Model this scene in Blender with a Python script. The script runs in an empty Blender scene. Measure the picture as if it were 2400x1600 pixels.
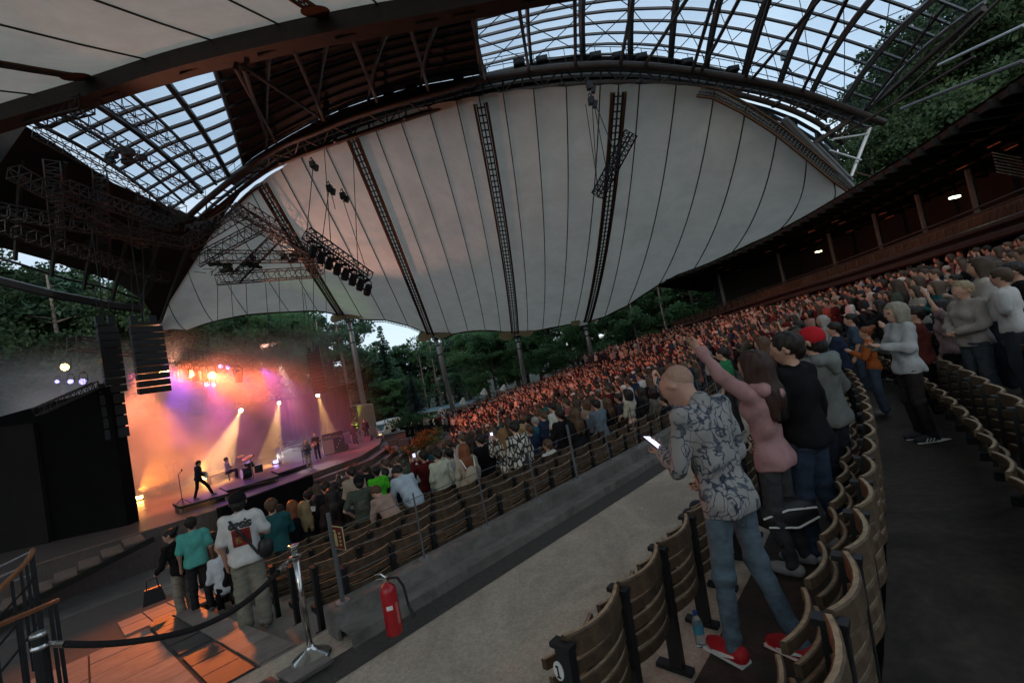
import bpy, math, random
import numpy as np
from mathutils import Vector, Matrix
random.seed(7); np.random.seed(7)
SC = bpy.context.scene; COL = SC.collection
PI = math.pi
# ------------------------------------------------------------------ camera
PITCH, ROLL, FPX = math.radians(3), math.radians(11), 1067.0
_F = Vector((0, math.cos(PITCH), math.sin(PITCH))); _U0 = Vector((0, -math.sin(PITCH), math.cos(PITCH))); _R0 = Vector((1, 0, 0))
_R = math.cos(ROLL)*_R0 - math.sin(ROLL)*_U0; _U = math.sin(ROLL)*_R0 + math.cos(ROLL)*_U0
cd = bpy.data.cameras.new('camera'); cam = bpy.data.objects.new('camera', cd); COL.objects.link(cam)
cam.matrix_world = Matrix(((_R.x, _U.x, -_F.x, 0), (_R.y, _U.y, -_F.y, 0), (_R.z, _U.z, -_F.z, 0), (0, 0, 0, 1)))
cd.sensor_width = 36; cd.lens = 36*FPX/2400; cd.clip_end = 600; cd.clip_start = .05
SC.camera = cam
# ------------------------------------------------------------------ sky, sun, exposure
w = bpy.data.worlds.new('World'); SC.world = w; w.use_nodes = True
nt = w.node_tree; nt.nodes.clear()
def N(t, tree=None, **k):
    n = (tree or nt).nodes.new(t)
    for a, b in k.items(): setattr(n, a, b)
    return n
sky = N('ShaderNodeTexSky', sky_type='NISHITA'); sky.sun_disc = False
sky.sun_elevation = math.radians(14); sky.sun_rotation = math.radians(200)
tc = N('ShaderNodeTexCoord'); mp = N('ShaderNodeMapping'); mp.inputs['Scale'].default_value = (1, 1, 2.2)
nz = N('ShaderNodeTexNoise'); nz.inputs['Scale'].default_value = 3.2; nz.inputs['Detail'].default_value = 6
rp = N('ShaderNodeMapRange'); rp.inputs['From Min'].default_value = .35; rp.inputs['From Max'].default_value = .68
rp.inputs['To Min'].default_value = .55; rp.inputs['To Max'].default_value = .92
mx = N('ShaderNodeMix', data_type='RGBA'); mx.inputs['B'].default_value = (4.9, 5.9, 6.9, 1)
bg = N('ShaderNodeBackground'); bg.inputs['Strength'].default_value = .112
out = N('ShaderNodeOutputWorld')
L = nt.links.new
L(tc.outputs['Generated'], mp.inputs['Vector']); L(mp.outputs[0], nz.inputs['Vector']); L(nz.outputs['Fac'], rp.inputs['Value'])
L(rp.outputs[0], mx.inputs['Factor']); L(sky.outputs[0], mx.inputs['A']); L(mx.outputs['Result'], bg.inputs['Color']); L(bg.outputs[0], out.inputs[0])
sl = bpy.data.lights.new('sun', 'SUN'); sl.energy = .5; sl.angle = math.radians(20); sl.color = (1, .93, .84)
so = bpy.data.objects.new('sun', sl); COL.objects.link(so)
_e, _a = sky.sun_elevation, sky.sun_rotation
so.rotation_euler = Vector((math.sin(_a)*math.cos(_e), math.cos(_a)*math.cos(_e), math.sin(_e))).to_track_quat('Z', 'Y').to_euler()
SC.view_settings.view_transform = 'Standard'; SC.view_settings.look = 'None'
SC.view_settings.exposure = .55; SC.view_settings.gamma = 1; SC.view_settings.use_curve_mapping = False
SC.render.engine = 'CYCLES'
cy = SC.cycles; cy.use_denoising = True; cy.use_adaptive_sampling = True; cy.adaptive_threshold = .02
cy.max_bounces = 7; cy.diffuse_bounces = 3; cy.glossy_bounces = 2; cy.transmission_bounces = 4; cy.transparent_max_bounces = 24
cy.volume_bounces = 1; cy.volume_step_rate = 1.5; cy.volume_max_steps = 96; cy.sample_clamp_indirect = 4; cy.caustics_reflective = False; cy.caustics_refractive = False
# ------------------------------------------------------------------ places: picture rays, hall coordinates
S0 = 2400/2352
def ray(x, y): return _F + _R*((x*S0-1200)/FPX) + _U*((800-y*S0)/FPX)
def az(x, y, z): d = ray(x, y); return d*(z/d.z)
def ad(x, y, dist): d = ray(x, y); return d*(dist/d.y)
H2 = math.sqrt(.5)
def W(s, p, z): return Vector(((s-p)*H2, (s+p)*H2, z))          # s along the rows, p towards the stage
def SP(v): return ((v.x+v.y)*H2, (v.y-v.x)*H2)
def rf_of(s, p): return 41-p if s < 6 else math.hypot(s-6, 41-p)
def ru_of(s, p): return math.hypot(s, 40.6-p)
def zf_of(rf):
    if rf < 20: return -5.2
    if rf < 36.2: return -5.2 + .1700*(rf-20)
    return -2.2
def zu_of(ru):
    if ru < 39.4: return -9
    if ru < 40.45: return -2.0
    if ru < 41.3: return -1.8
    return -1.62 + .16*(ru-41.3)
def zg(s, p): return max(zf_of(rf_of(s, p)), zu_of(ru_of(s, p)))
def front_pt(t, r):     # a place on the front block's rows: t metres along, r the distance from the stage centre
    if t < 6: return (t, 41-r, 0.0)
    a = (t-6)/r; return (6+r*math.sin(a), 41-r*math.cos(a), a)
def upper_pt(t, r):
    a = t/r; return (r*math.sin(a), 40.6-r*math.cos(a), a)
# ------------------------------------------------------------------ objects
def props(o, label=None, cat=None, group=None, kind=None):
    if label: o['label'] = label
    if cat: o['category'] = cat
    if group: o['group'] = group
    if kind: o['kind'] = kind
    return o
def thing(name, label, cat, loc=(0, 0, 0), group=None, rz=0):
    o = bpy.data.objects.new(name, None); COL.objects.link(o); o.location = loc; o.rotation_euler = (0, 0, rz)
    o.empty_display_size = .2
    return props(o, label, cat, group)
class MB:
    def __init__(s): s.v = []; s.f = []; s.m = []
    def add(s, vs, fs, mi=0):
        b = len(s.v); s.v += [tuple(v) for v in vs]; s.f += [tuple(b+i for i in f) for f in fs]; s.m += [mi]*len(fs); return s
    def box(s, c, sz, R=None, mi=0, taper=1.0):
        c = Vector(c); hx, hy, hz = sz[0]/2, sz[1]/2, sz[2]/2; vs = []
        for k in (-1, 1):
            q = taper if k > 0 else 1
            for i, j in ((-1, -1), (1, -1), (1, 1), (-1, 1)):
                v = Vector((i*hx*q, j*hy*q, k*hz)); vs.append(c+(R@v if R is not None else v))
        return s.add(vs, [(0, 3, 2, 1), (4, 5, 6, 7), (0, 1, 5, 4), (1, 2, 6, 5), (2, 3, 7, 6), (3, 0, 4, 7)], mi)
    def tube(s, pts, r, n=6, mi=0, caps=True, sq=False):
        pts = [Vector(p) for p in pts]; rs = r if isinstance(r, (list, tuple)) else [r]*len(pts)
        vs = []; fs = []; prev = None
        for i, p in enumerate(pts):
            t = (pts[min(i+1, len(pts)-1)]-pts[max(i-1, 0)]).normalized()
            if prev is None:
                a = Vector((0, 0, 1)) if abs(t.z) < .9 else Vector((1, 0, 0)); u = t.cross(a).normalized()
            else: u = (prev - t*prev.dot(t)).normalized()
            prev = u; w_ = t.cross(u)
            for k in range(n):
                an = 2*PI*(k+.5)/n; vs.append(p+(u*math.cos(an)+w_*math.sin(an))*rs[i])
        for i in range(len(pts)-1):
            for k in range(n):
                a = i*n+k; b = i*n+(k+1) % n; fs.append((a, b, b+n, a+n))
        if caps: fs += [tuple(range(n-1, -1, -1)), tuple((len(pts)-1)*n+k for k in range(n))]
        return s.add(vs, fs, mi)
    def lathe(s, c, prof, n=16, mi=0, R=None):
        c = Vector(c); vs = []; fs = []
        for r, z in prof:
            for k in range(n):
                v = Vector((r*math.cos(2*PI*k/n), r*math.sin(2*PI*k/n), z)); vs.append(c+(R@v if R is not None else v))
        for i in range(len(prof)-1):
            for k in range(n):
                a = i*n+k; b = i*n+(k+1) % n; fs.append((a, b, b+n, a+n))
        fs += [tuple(range(n-1, -1, -1)), tuple((len(prof)-1)*n+k for k in range(n))]
        return s.add(vs, fs, mi)
    def grid(s, P, mi=0):      # P: rows of points
        nr, nc = len(P), len(P[0]); fs = []
        for i in range(nr-1):
            for j in range(nc-1): a = i*nc+j; fs.append((a, a+1, a+nc+1, a+nc))
        return s.add([q for r in P for q in r], fs, mi)
    def prism(s, poly, z0, z1, mi=0):   # poly: list of (x, y) world
        n = len(poly); vs = [(x, y, z0) for x, y in poly]+[(x, y, z1) for x, y in poly]
        return s.add(vs, [tuple(range(n-1, -1, -1)), tuple(range(n, 2*n))]+[(i, (i+1) % n, n+(i+1) % n, n+i) for i in range(n)], mi)
    def mesh(s, name, mats, origin=(0, 0, 0), smooth=False):
        me = bpy.data.meshes.new(name); o = Vector(origin)
        me.from_pydata([(v[0]-o.x, v[1]-o.y, v[2]-o.z) for v in s.v], [], s.f)
        for m in (mats if isinstance(mats, (list, tuple)) else [mats]): me.materials.append(m)
        if any(s.m): me.polygons.foreach_set('material_index', s.m)
        if smooth: me.polygons.foreach_set('use_smooth', [True]*len(me.polygons))
        me.update(); return me
    def build(s, name, mats, parent=None, smooth=False, origin=None):
        if origin is None: origin = (0, 0, 0) if parent is None else (tuple(parent['_o']) if '_o' in parent else tuple(parent.location))
        me = s.mesh(name, mats, origin, smooth)
        o = bpy.data.objects.new(name, me); COL.objects.link(o)
        if parent is not None: o.parent = parent; o['_o'] = tuple(origin)
        else: o.location = origin
        return o
def inst(name, me, parent=None, loc=(0, 0, 0), rot=(0, 0, 0), scale=(1, 1, 1)):
    o = bpy.data.objects.new(name, me); COL.objects.link(o); o.location = loc; o.rotation_euler = rot; o.scale = scale
    if parent is not None: o.parent = parent
    return o
def copy_tree(o, parent=None):
    c = o.copy(); COL.objects.link(c)
    if parent is not None: c.parent = parent
    for ch in o.children: copy_tree(ch, c)
    return c
def basis(d, up=Vector((0, 0, 1))):     # rotation whose Z axis is d
    d = Vector(d).normalized(); x = up.cross(d)
    if x.length < 1e-3: x = Vector((1, 0, 0))
    x.normalize(); y = d.cross(x); return Matrix((x, y, d)).transposed()
def lerp(a, b, t): return a+(b-a)*t
def spline(P, t):       # P: points, t in 0..1 by index, Catmull-Rom
    n = len(P)-1; f = min(max(t, 0), .999999)*n; i = int(f); u = f-i
    p0, p1, p2, p3 = P[max(i-1, 0)], P[i], P[i+1], P[min(i+2, n)]
    return .5*((2*p1)+(p2-p0)*u+(2*p0-5*p1+4*p2-p3)*u*u+(3*p1-p0-3*p2+p3)*u*u*u)
# ------------------------------------------------------------------ materials
def mat(name, col, rough=.7, metal=0, var=.0, scale=8, bump=0, col2=None, spec=.3, emit=None, es=0, objcol=False, rand=0, stretch=None, trans=0):
    m = bpy.data.materials.new(name); m.use_nodes = True; t = m.node_tree; b = t.nodes['Principled BSDF']; lk = t.links.new
    b.inputs['Roughness'].default_value = rough; b.inputs['Metallic'].default_value = metal; b.inputs['Specular IOR Level'].default_value = spec
    b.inputs['Base Color'].default_value = (*col, 1)
    if emit: b.inputs['Emission Color'].default_value = (*emit, 1); b.inputs['Emission Strength'].default_value = es
    src = None
    if objcol:
        oi = N('ShaderNodeObjectInfo', t); src = oi.outputs['Color']
    if var or bump or col2:
        co = N('ShaderNodeTexCoord', t); no = N('ShaderNodeTexNoise', t); no.inputs['Scale'].default_value = scale; no.inputs['Detail'].default_value = 6
        no.inputs['Roughness'].default_value = .65
        if stretch:
            mp_ = N('ShaderNodeMapping', t); mp_.inputs['Scale'].default_value = stretch; lk(co.outputs['Object'], mp_.inputs[0]); lk(mp_.outputs[0], no.inputs['Vector'])
        else: lk(co.outputs['Object'], no.inputs['Vector'])
        if var or col2:
            mm = N('ShaderNodeMix', t, data_type='RGBA'); mr = N('ShaderNodeMapRange', t)
            mr.inputs['From Min'].default_value = .32; mr.inputs['From Max'].default_value = .68; lk(no.outputs['Fac'], mr.inputs['Value']); lk(mr.outputs[0], mm.inputs['Factor'])
            if src is not None:
                mm.blend_type = 'MULTIPLY'; lk(src, mm.inputs['A']); mm.inputs['B'].default_value = (1-var, 1-var, 1-var, 1)
            else:
                mm.inputs['A'].default_value = (*col, 1); mm.inputs['B'].default_value = (*(col2 or [c*(1-var) for c in col]), 1)
            src = mm.outputs['Result']
        if bump:
            bp = N('ShaderNodeBump', t); bp.inputs['Strength'].default_value = bump; bp.inputs['Distance'].default_value = .02
            lk(no.outputs['Fac'], bp.inputs['Height']); lk(bp.outputs[0], b.inputs['Normal'])
    if rand:
        oi = N('ShaderNodeObjectInfo', t); hs = N('ShaderNodeHueSaturation', t); mr = N('ShaderNodeMapRange', t)
        mr.inputs['To Min'].default_value = 1-rand; mr.inputs['To Max'].default_value = 1+rand; lk(oi.outputs['Random'], mr.inputs['Value']); lk(mr.outputs[0], hs.inputs['Value'])
        if src is not None: lk(src, hs.inputs['Color'])
        else: hs.inputs['Color'].default_value = (*col, 1)
        src = hs.outputs[0]
    if src is not None: lk(src, b.inputs['Base Color'])
    if trans:      # lets light through: cloth roof, leaves
        tr = N('ShaderNodeBsdfTranslucent', t); ms = N('ShaderNodeMixShader', t); ms.inputs[0].default_value = trans
        if src is not None: lk(src, tr.inputs[0])
        else: tr.inputs[0].default_value = (*col, 1)
        lk(b.outputs[0], ms.inputs[1]); lk(tr.outputs[0], ms.inputs[2]); lk(ms.outputs[0], t.nodes['Material Output'].inputs[0])
    return m
def emis(name, col, s):
    m = bpy.data.materials.new(name); m.use_nodes = True; t = m.node_tree; t.nodes.clear()
    e = N('ShaderNodeEmission', t); e.inputs[0].default_value = (*col, 1); e.inputs[1].default_value = s; o = N('ShaderNodeOutputMaterial', t); t.links.new(e.outputs[0], o.inputs[0]); return m
M = dict(
 concrete=mat('concrete', (.36, .33, .29), .85, var=.35, scale=1.2, bump=.25),
 walkway=mat('walkway_concrete', (.54, .455, .36), .8, var=.34, scale=38, bump=.4),
 kerb=mat('kerb_concrete', (.215, .205, .185), .8, var=.25, scale=5, bump=.2),
 asphalt=mat('asphalt', (.075, .068, .062), .9, var=.4, scale=20, bump=.5),
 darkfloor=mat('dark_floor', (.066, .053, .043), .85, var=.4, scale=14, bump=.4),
 slab=mat('stone_slab', (.33, .28, .25), .6, var=.3, scale=3, bump=.12, rand=.12),
 darkslab=mat('dark_stone_slab', (.085, .075, .072), .55, var=.3, scale=4, bump=.12, rand=.15),
 tile=mat('pink_tile', (.38, .27, .24), .6, var=.25, scale=5, rand=.15),
 earth=mat('earth', (.035, .045, .028), 1, var=.5, scale=.6),
 black=mat('black_drape', (.008, .008, .009), .9, var=.4, scale=2, spec=.1),
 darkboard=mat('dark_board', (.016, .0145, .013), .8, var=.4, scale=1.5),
 stage=mat('stage_floor', (.14, .11, .10), .35, var=.35, scale=3, stretch=(1, 8, 1), spec=.5),
 stagewood=mat('stage_tread', (.22, .16, .13), .6, var=.3, scale=4),
 iron=mat('black_iron', (.018, .02, .022), .45, .3, var=.3, scale=20, spec=.5),
 steel=mat('galvanised_steel', (.42, .44, .46), .38, .7, var=.2, scale=12),
 chrome=mat('chrome', (.52, .51, .49), .2, 1),
 brown=mat('brown_steel', (.052, .041, .037), .6, .1, var=.3, scale=3),
 greysteel=mat('grey_steel', (.13, .135, .14), .5, .3, var=.2, scale=3),
 darksteel=mat('dark_steel', (.03, .032, .034), .5, .3),
 trusssteel=mat('truss_steel', (.06, .052, .048), .5, .4),
 paleframe=mat('pale_steel', (.5, .52, .54), .4, .4),
 wood=mat('seat_wood', (.115, .073, .043), .6, var=.45, scale=6, bump=.15, stretch=(2, 14, 14), rand=.22),
 palewood=mat('weathered_seat_wood', (.15, .10, .06), .6, var=.4, scale=6, bump=.15, stretch=(2, 14, 14), rand=.18),
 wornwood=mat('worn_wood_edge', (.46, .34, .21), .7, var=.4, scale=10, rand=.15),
 railwood=mat('handrail_wood', (.30, .12, .05), .4, var=.3, scale=6),
 membrane=mat('membrane', (.47, .445, .385), .7, var=.14, scale=.35, trans=.40, spec=.1),
 seam=mat('seam', (.06, .055, .035), 1, spec=0), webbing=mat('webbing', (.10, .06, .04), .9, spec=0), tan=mat('tan_plate', (.22, .18, .10), .7),
 roofdark=mat('roof_panel', (.022, .018, .017), .8, var=.4, scale=1),
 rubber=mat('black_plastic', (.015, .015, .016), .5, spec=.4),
 red=mat('red_paint', (.36, .012, .018), .3, spec=.5), white=mat('white_paint', (.75, .75, .72), .5), paper=mat('paper', (.7, .7, .68), .8),
 rope=mat('velvet_rope', (.012, .011, .012), .95),
 brickwall=mat('beige_wall', (.42, .36, .25), .85, var=.2, scale=4),
 ivy=mat('ivy_leaf', (.035, .075, .025), .7, var=.4, scale=2, trans=.25, rand=.15),
 leaf=mat('leaf', (.075, .165, .080), .65, col2=(.125, .235, .09), scale=.35, trans=.52, rand=.3),
 leafdark=mat('dark_leaf', (.03, .06, .028), .65, col2=(.05, .085, .03), scale=.4, trans=.25, rand=.3),
 needle=mat('needle', (.05, .11, .068), .7, col2=(.07, .14, .08), scale=.4, trans=.15, rand=.25),
 blueneedle=mat('blue_needle', (.035, .06, .062), .7, trans=.1),
 bark=mat('bark', (.10, .075, .06), .9, var=.5, scale=6), palebark=mat('pale_bark', (.26, .21, .17), .9, var=.5, scale=4),
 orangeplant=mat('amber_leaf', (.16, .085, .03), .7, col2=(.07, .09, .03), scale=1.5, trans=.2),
)
def stain(m, sc, amt, st=(1, 1, 1)):      # worn and spilled patches, streaks
    t = m.node_tree; b = t.nodes['Principled BSDF'].inputs['Base Color']; src = b.links[0].from_socket; outs = [l.to_socket for l in src.links]
    co = N('ShaderNodeTexCoord', t); mp_ = N('ShaderNodeMapping', t); mp_.inputs['Scale'].default_value = st; no = N('ShaderNodeTexNoise', t); no.inputs['Scale'].default_value = sc; no.inputs['Detail'].default_value = 8; no.inputs['Roughness'].default_value = .7; no.inputs['Distortion'].default_value = 1.2
    mr = N('ShaderNodeMapRange', t); mr.inputs['From Min'].default_value = .38; mr.inputs['From Max'].default_value = .60; mr.inputs['To Min'].default_value = 1-amt; mr.inputs['To Max'].default_value = 1; mm = N('ShaderNodeMix', t, data_type='RGBA', blend_type='MULTIPLY'); mm.inputs['Factor'].default_value = 1
    l = t.links.new; l(co.outputs['Object'], mp_.inputs[0]); l(mp_.outputs[0], no.inputs['Vector']); l(no.outputs['Fac'], mr.inputs['Value']); l(src, mm.inputs['A']); l(mr.outputs[0], mm.inputs['B'])
    for o in outs: l(mm.outputs['Result'], o)
stain(M['walkway'], .9, .30); stain(M['darkfloor'], .8, .5); stain(M['kerb'], 1.5, .45); stain(M['concrete'], .6, .4); stain(M['slab'], 1.3, .35); stain(M['membrane'], .5, .10, (1, 1, .15)); stain(M['wood'], 5, .45); stain(M['palewood'], 5, .45); stain(M['wornwood'], 9, .4)
g = bpy.data.materials.new('roof_glass'); g.use_nodes = True; t = g.node_tree; t.nodes.clear()
a_ = N('ShaderNodeBsdfTransparent', t); a_.inputs[0].default_value = (.80, .88, .95, 1); b_ = N('ShaderNodeBsdfGlossy', t); b_.inputs['Roughness'].default_value = .1; b_.inputs[0].default_value = (.8, .9, 1, 1)
m_ = N('ShaderNodeMixShader', t); m_.inputs[0].default_value = .07; o_ = N('ShaderNodeOutputMaterial', t)
t.links.new(a_.outputs[0], m_.inputs[1]); t.links.new(b_.outputs[0], m_.inputs[2]); t.links.new(m_.outputs[0], o_.inputs[0]); M['glass'] = g
_ORD = 'first second third fourth fifth sixth seventh eighth ninth tenth eleventh twelfth thirteenth fourteenth fifteenth sixteenth seventeenth eighteenth nineteenth'.split()
_TENS = {2: ('twentieth', 'twenty'), 3: ('thirtieth', 'thirty'), 4: ('fortieth', 'forty'), 5: ('fiftieth', 'fifty'), 6: ('sixtieth', 'sixty'), 7: ('seventieth', 'seventy'), 8: ('eightieth', 'eighty')}
def nth(i):      # 0 -> first
    i += 1
    return _ORD[i-1] if i < 20 else _TENS[i//10][0] if i % 10 == 0 else _TENS[i//10][1]+'-'+_ORD[i % 10-1]
def lamp(name, kind, loc, col, e, aim=None, size=40, blend=.3, radius=.1, parent=None):
    l = bpy.data.lights.new(name, kind); l.energy = e; l.color = col; l.shadow_soft_size = radius
    if kind == 'SPOT': l.spot_size = math.radians(size); l.spot_blend = blend
    o = bpy.data.objects.new(name, l); COL.objects.link(o); o.location = loc
    if aim is not None: o.rotation_euler = (Vector(aim)-Vector(loc)).to_track_quat('-Z', 'Y').to_euler()
    return o
# ================================================================== the ground, terraces, walkways
def ring(name, path, t0, t1, n, prof, m, kind='structure'):
    """sweep a profile [(r, z), ...] along the curve of a row"""
    mb = MB(); P = []
    for i in range(n+1):
        t = lerp(t0, t1, i/n); row = []
        for r, z in prof:
            s, p, a = path(t, r) if path is not front_pt else front_pt(t if t < 6 else 6+(t-6)*r/36.0, r)
            row.append(W(s, p, z))
        P.append(row)
    mb.grid(P); o = mb.build(name, m); props(o, kind=kind); return o
gm = MB(); R_ = [(0, 30), (20, 30), (45, 30)]
gpts = []
for i in range(41):
    row = []
    for j in range(41):
        x = -300+15*i; y = -300+15*j; s, p = SP(Vector((x, y, 0))); z = -5.6
        d = math.hypot(x, y)
        if d > 75: z += min(10, (d-75)*.06)
        if p < -14: z += min(8, (-14-p)*.3)
        row.append((x, y, z))
    gpts.append(row)
gm.grid(gpts); props(gm.build('ground', M['earth']), kind='structure')
ap = MB(); ap.grid([[W(s, p, -5.2) for p in (20.4, 30, 40, 60)] for s in (-14, 0, 15, 32, 45)]); props(ap.build('arena_floor', mat('arena_asphalt', (.20, .19, .185), .8, var=.3, scale=2, bump=.2)), kind='structure')
# terraces of the front block, stepped, one tread per seat row
prof = [(19.95, -5.21)]
for k in range(19):
    r0 = 36.2-.85*(19-k); z = zf_of(r0+.42)
    prof += [(r0, prof[-1][1]), (r0, z)]
prof += [(36.2, prof[-1][1])]
ring('seating_terrace', front_pt, 1.35, 62, 70, prof, M['concrete'])
# kerb under the railing, lower tread, dark strip, light walkway
ring('kerb', front_pt, 1.60, 45, 60, [(36.2, -2.6), (36.2, -1.93), (36.44, -1.93), (36.445, -2.09), (36.70, -2.09), (36.705, -2.25)], M['kerb'])
kc = MB(); kc.box(W(1.598, 41-36.32, -2.2), (.03, .24, .53), Matrix.Rotation(PI/4, 3, 'Z')); props(kc.build('kerb_end', M['kerb']), kind='structure')
ring('drain_strip', front_pt, .2, 45, 60, [(36.66, -2.196), (37.02, -2.196)], M['asphalt'])
ring('walkway', front_pt, -4, 45, 60, [(36.1, -2.2), (41.5, -2.2)], M['walkway'])
# the floor between the two seat rows, the aisle behind and the upper terrace
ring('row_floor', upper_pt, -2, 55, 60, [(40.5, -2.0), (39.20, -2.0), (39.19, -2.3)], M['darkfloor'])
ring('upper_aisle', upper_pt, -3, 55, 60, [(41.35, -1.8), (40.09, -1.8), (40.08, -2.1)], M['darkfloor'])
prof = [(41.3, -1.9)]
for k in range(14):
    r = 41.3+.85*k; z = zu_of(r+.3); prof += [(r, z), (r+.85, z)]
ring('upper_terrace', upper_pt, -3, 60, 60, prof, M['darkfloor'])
# the sloping side aisle: strips of stone slabs, each slab a piece
ai = MB(); ai.grid([[W(s, p, -2.215-.17*(p-4.6)) for p in (4.2, 10, 20.6)] for s in (-14, -6, 1.4)]); aisle = ai.build('side_aisle', mat('aisle_asphalt', (.105, .098, .09), .85, var=.35, scale=6, bump=.45)); props(aisle, kind='structure')
def slab(s0, s1, p0, p1, m, name, g_=.012):
    zz = lambda p: -2.2-.17*(p-4.6)
    lift = random.uniform(.004, .012); mb = MB(); vs = []
    for dz in (-.05, lift):
        for s, p in ((s0+g_, p0+g_), (s1-g_, p0+g_), (s1-g_, p1-g_), (s0+g_, p1-g_)): vs.append(W(s, p, zz(p)+dz))
    mb.add(vs, [(0, 3, 2, 1), (4, 5, 6, 7), (0, 1, 5, 4), (1, 2, 6, 5), (2, 3, 7, 6), (3, 0, 4, 7)])
    o = mb.build(name, m, origin=vs[0]); o.parent = aisle; o['_o'] = tuple(vs[0])
p = 4.25; k = 0
while p < 9.9:                                   # big light slabs beside the handrails
    dp = 1.05
    for s0, s1 in ((-2.3, -1.05), (-1.05, -.1), (-.1, .66)):
        slab(s0, s1, p, p+dp, M['slab'], 'slab')
    p += dp
p = 4.25
while p < 10.7:
    slab(.68, 1.03, p, p+.62, M['darkslab'], 'dark_slab'); slab(1.04, 1.40, p, p+.9, M['slab'], 'slab'); p += .62 if random.random() < .5 else .9
# pink tiles beside the lowest seats
for i in range(5):
    for j in range(4):
        slab(.35+.42*i, .77+.42*i, 11.0+.62*j, 11.62+.62*j, M['tile'], 'tile')
# ================================================================== stage
SZ = -3.7
outer = [(-9, 24.5), (1, 24.3), (4.6, 24.0), (8.2, 25.4), (8.7, 26.3), (12.6, 27.6), (15.7, 30.9), (17.8, 34.5), (18.5, 39), (16, 47), (-9, 47)]
st = MB(); st.prism([tuple(W(s, p, 0).xy) for s, p in outer], -5.4, SZ); props(st.build('stage', M['stage']), kind='structure')
# wide curved steps from the stage down to the arena, one object per tread
for k in range(3):
    q = [(8.75+.2*k, 25.7-.55*k), (12.75+.35*(k+1), 27.5-.45*(k+1)), (15.8+.45*(k+1), 30.8-.25*(k+1)), (17.9+.5*(k+1), 34.4), (18.6+.5*(k+1), 38)]
    mb = MB(); inner = [(8.9, 26.4), (12.6, 28.0), (15.5, 31.2), (17.5, 34.6), (18.2, 38)]
    mb.prism([tuple(W(s, p, 0).xy) for s, p in q]+[tuple(W(s, p, 0).xy) for s, p in reversed(inner)], -5.3, SZ-.3*(k+1)); props(mb.build('stage_step', M['stage']), kind='structure')
# pale front edge boards of the stage
e = MB()
for (a, b) in zip(outer[:4], outer[1:5]):
    A, B = W(*a, SZ+.02), W(*b, SZ+.02); d = (B-A); n = Vector((d.y, -d.x, 0)).normalized()
    e.box((A+B)/2+n*.0, (d.length, .12, .05), Matrix.Rotation(math.atan2(d.y, d.x), 3, 'Z'))
props(e.build('stage_edge', M['stagewood']), kind='structure')
sl_ = thing('stage_stairs', 'dark stair with eight lit wooden treads leaning along the stage front', 'stairs', W(-3.5, 22.6, -5.0))
for k in range(9):
    s = -3.6+.62*k; z = -4.85+.145*k; mb = MB(); R = Matrix.Rotation(PI/4, 3, 'Z')
    mb.box(W(s, 23.1, z), (.58, 1.5, .06), R); mb.build('tread', M['stagewood'], sl_)
mb = MB(); A, B = W(-4, 22.3, -5.05), W(1.9, 22.3, -3.75); mb.tube([A, B], .12, 4); mb.build('stringer', M['darkboard'], sl_)
fb = MB(); A, B = W(4.2, 23.4, 0), W(8.6, 25.0, 0); d = B-A
fb.box(W(6.4, 24.1, -4.25), (d.length, .35, 1.45), Matrix.Rotation(math.atan2(d.y, d.x), 3, 'Z')); o = fb.build('front_barrier', M['black'], origin=W(6.4, 24.1, -5.2))
props(o, 'low black board wall in front of the stage beside the wide steps', 'barrier')
# ================================================================== big cloth roof between the arch and the far masts
ST = [((362,750,38),(367,754,38.2)),((385,690,36.8),(430,758,41)),((430,615,35),(490,738,43)),((470,550,33.5),(570,722,45)),((525,485,32),(665,716,47)),((575,435,30.5),(730,714,48.5)),
 ((600,418,30),(785,724,49.5)),((645,388,29.5),(835,735,49.7)),((690,358,28.8),(885,735,49.9)),((745,332,28),(938,748,50)),((805,305,27.2),(990,770,50)),
 ((857,283,26.7),(1033,769,50)),((915,262,26),(1075,761,50)),((983,245,25.4),(1115,759,50)),((1048,232,24.8),(1150,761,50)),((1100,222,24.5),(1183,767,50)),
 ((1155,213,24.2),(1212,764,50)),((1225,206,23.9),(1246,757,49.7)),((1300,200,23.7),(1282,750,49.2)),((1378,197,23.5),(1318,744,48.5)),((1420,196,23.5),(1347,741,48)),
 ((1468,195,23.5),(1388,728,46.5)),((1552,196,23.7),(1440,702,45)),((1640,207,24),(1512,655,42.5)),((1712,245,24.3),(1588,625,40.5)),((1785,295,25),(1680,580,38)),((1850,350,25.7),(1780,535,36)),((1905,398,26.4),(1870,490,34)),((1945,430,27),(1975,445,32))]
TOP = [ad(*a) for a, b in ST]; BOT = [ad(*b) for a, b in ST]
def memb(u, v):        # u station (float), v 0 at the arch .. 1 at the masts
    i = min(int(u), len(ST)-2); f = u-i
    P = lerp(TOP[i], TOP[i+1], f)*(1-v)+lerp(BOT[i], BOT[i+1], f)*v
    P = P + Vector((.25, -.5, -.55))*(4*v*(1-v))*(.9+.25*math.sin(u*PI/5)**2)
    return P
roof = thing('membrane_canopy', 'huge pale cloth canopy hanging from the curved arch down to the four far masts', 'canopy', memb(14, .5))
for i in range(len(ST)-1):
    mb = MB(); e = .0006
    rows = [[memb(i+e+(1-2*e)*a/4, v/16) + Vector((0, -.03, .05))*math.sin(PI*a/4) for a in range(5)] for v in range(17)]
    mb.grid(rows); mb.build('fabric_panel', M['membrane'], roof, smooth=True)
for i in range(1, len(ST)-1):
    mb = MB(); mb.tube([memb(i, v/14)+Vector((0, -.05, -.04)) for v in range(15)], .035 if i < 6 else .04, 4); mb.build('seam', M['seam'], roof)
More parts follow.
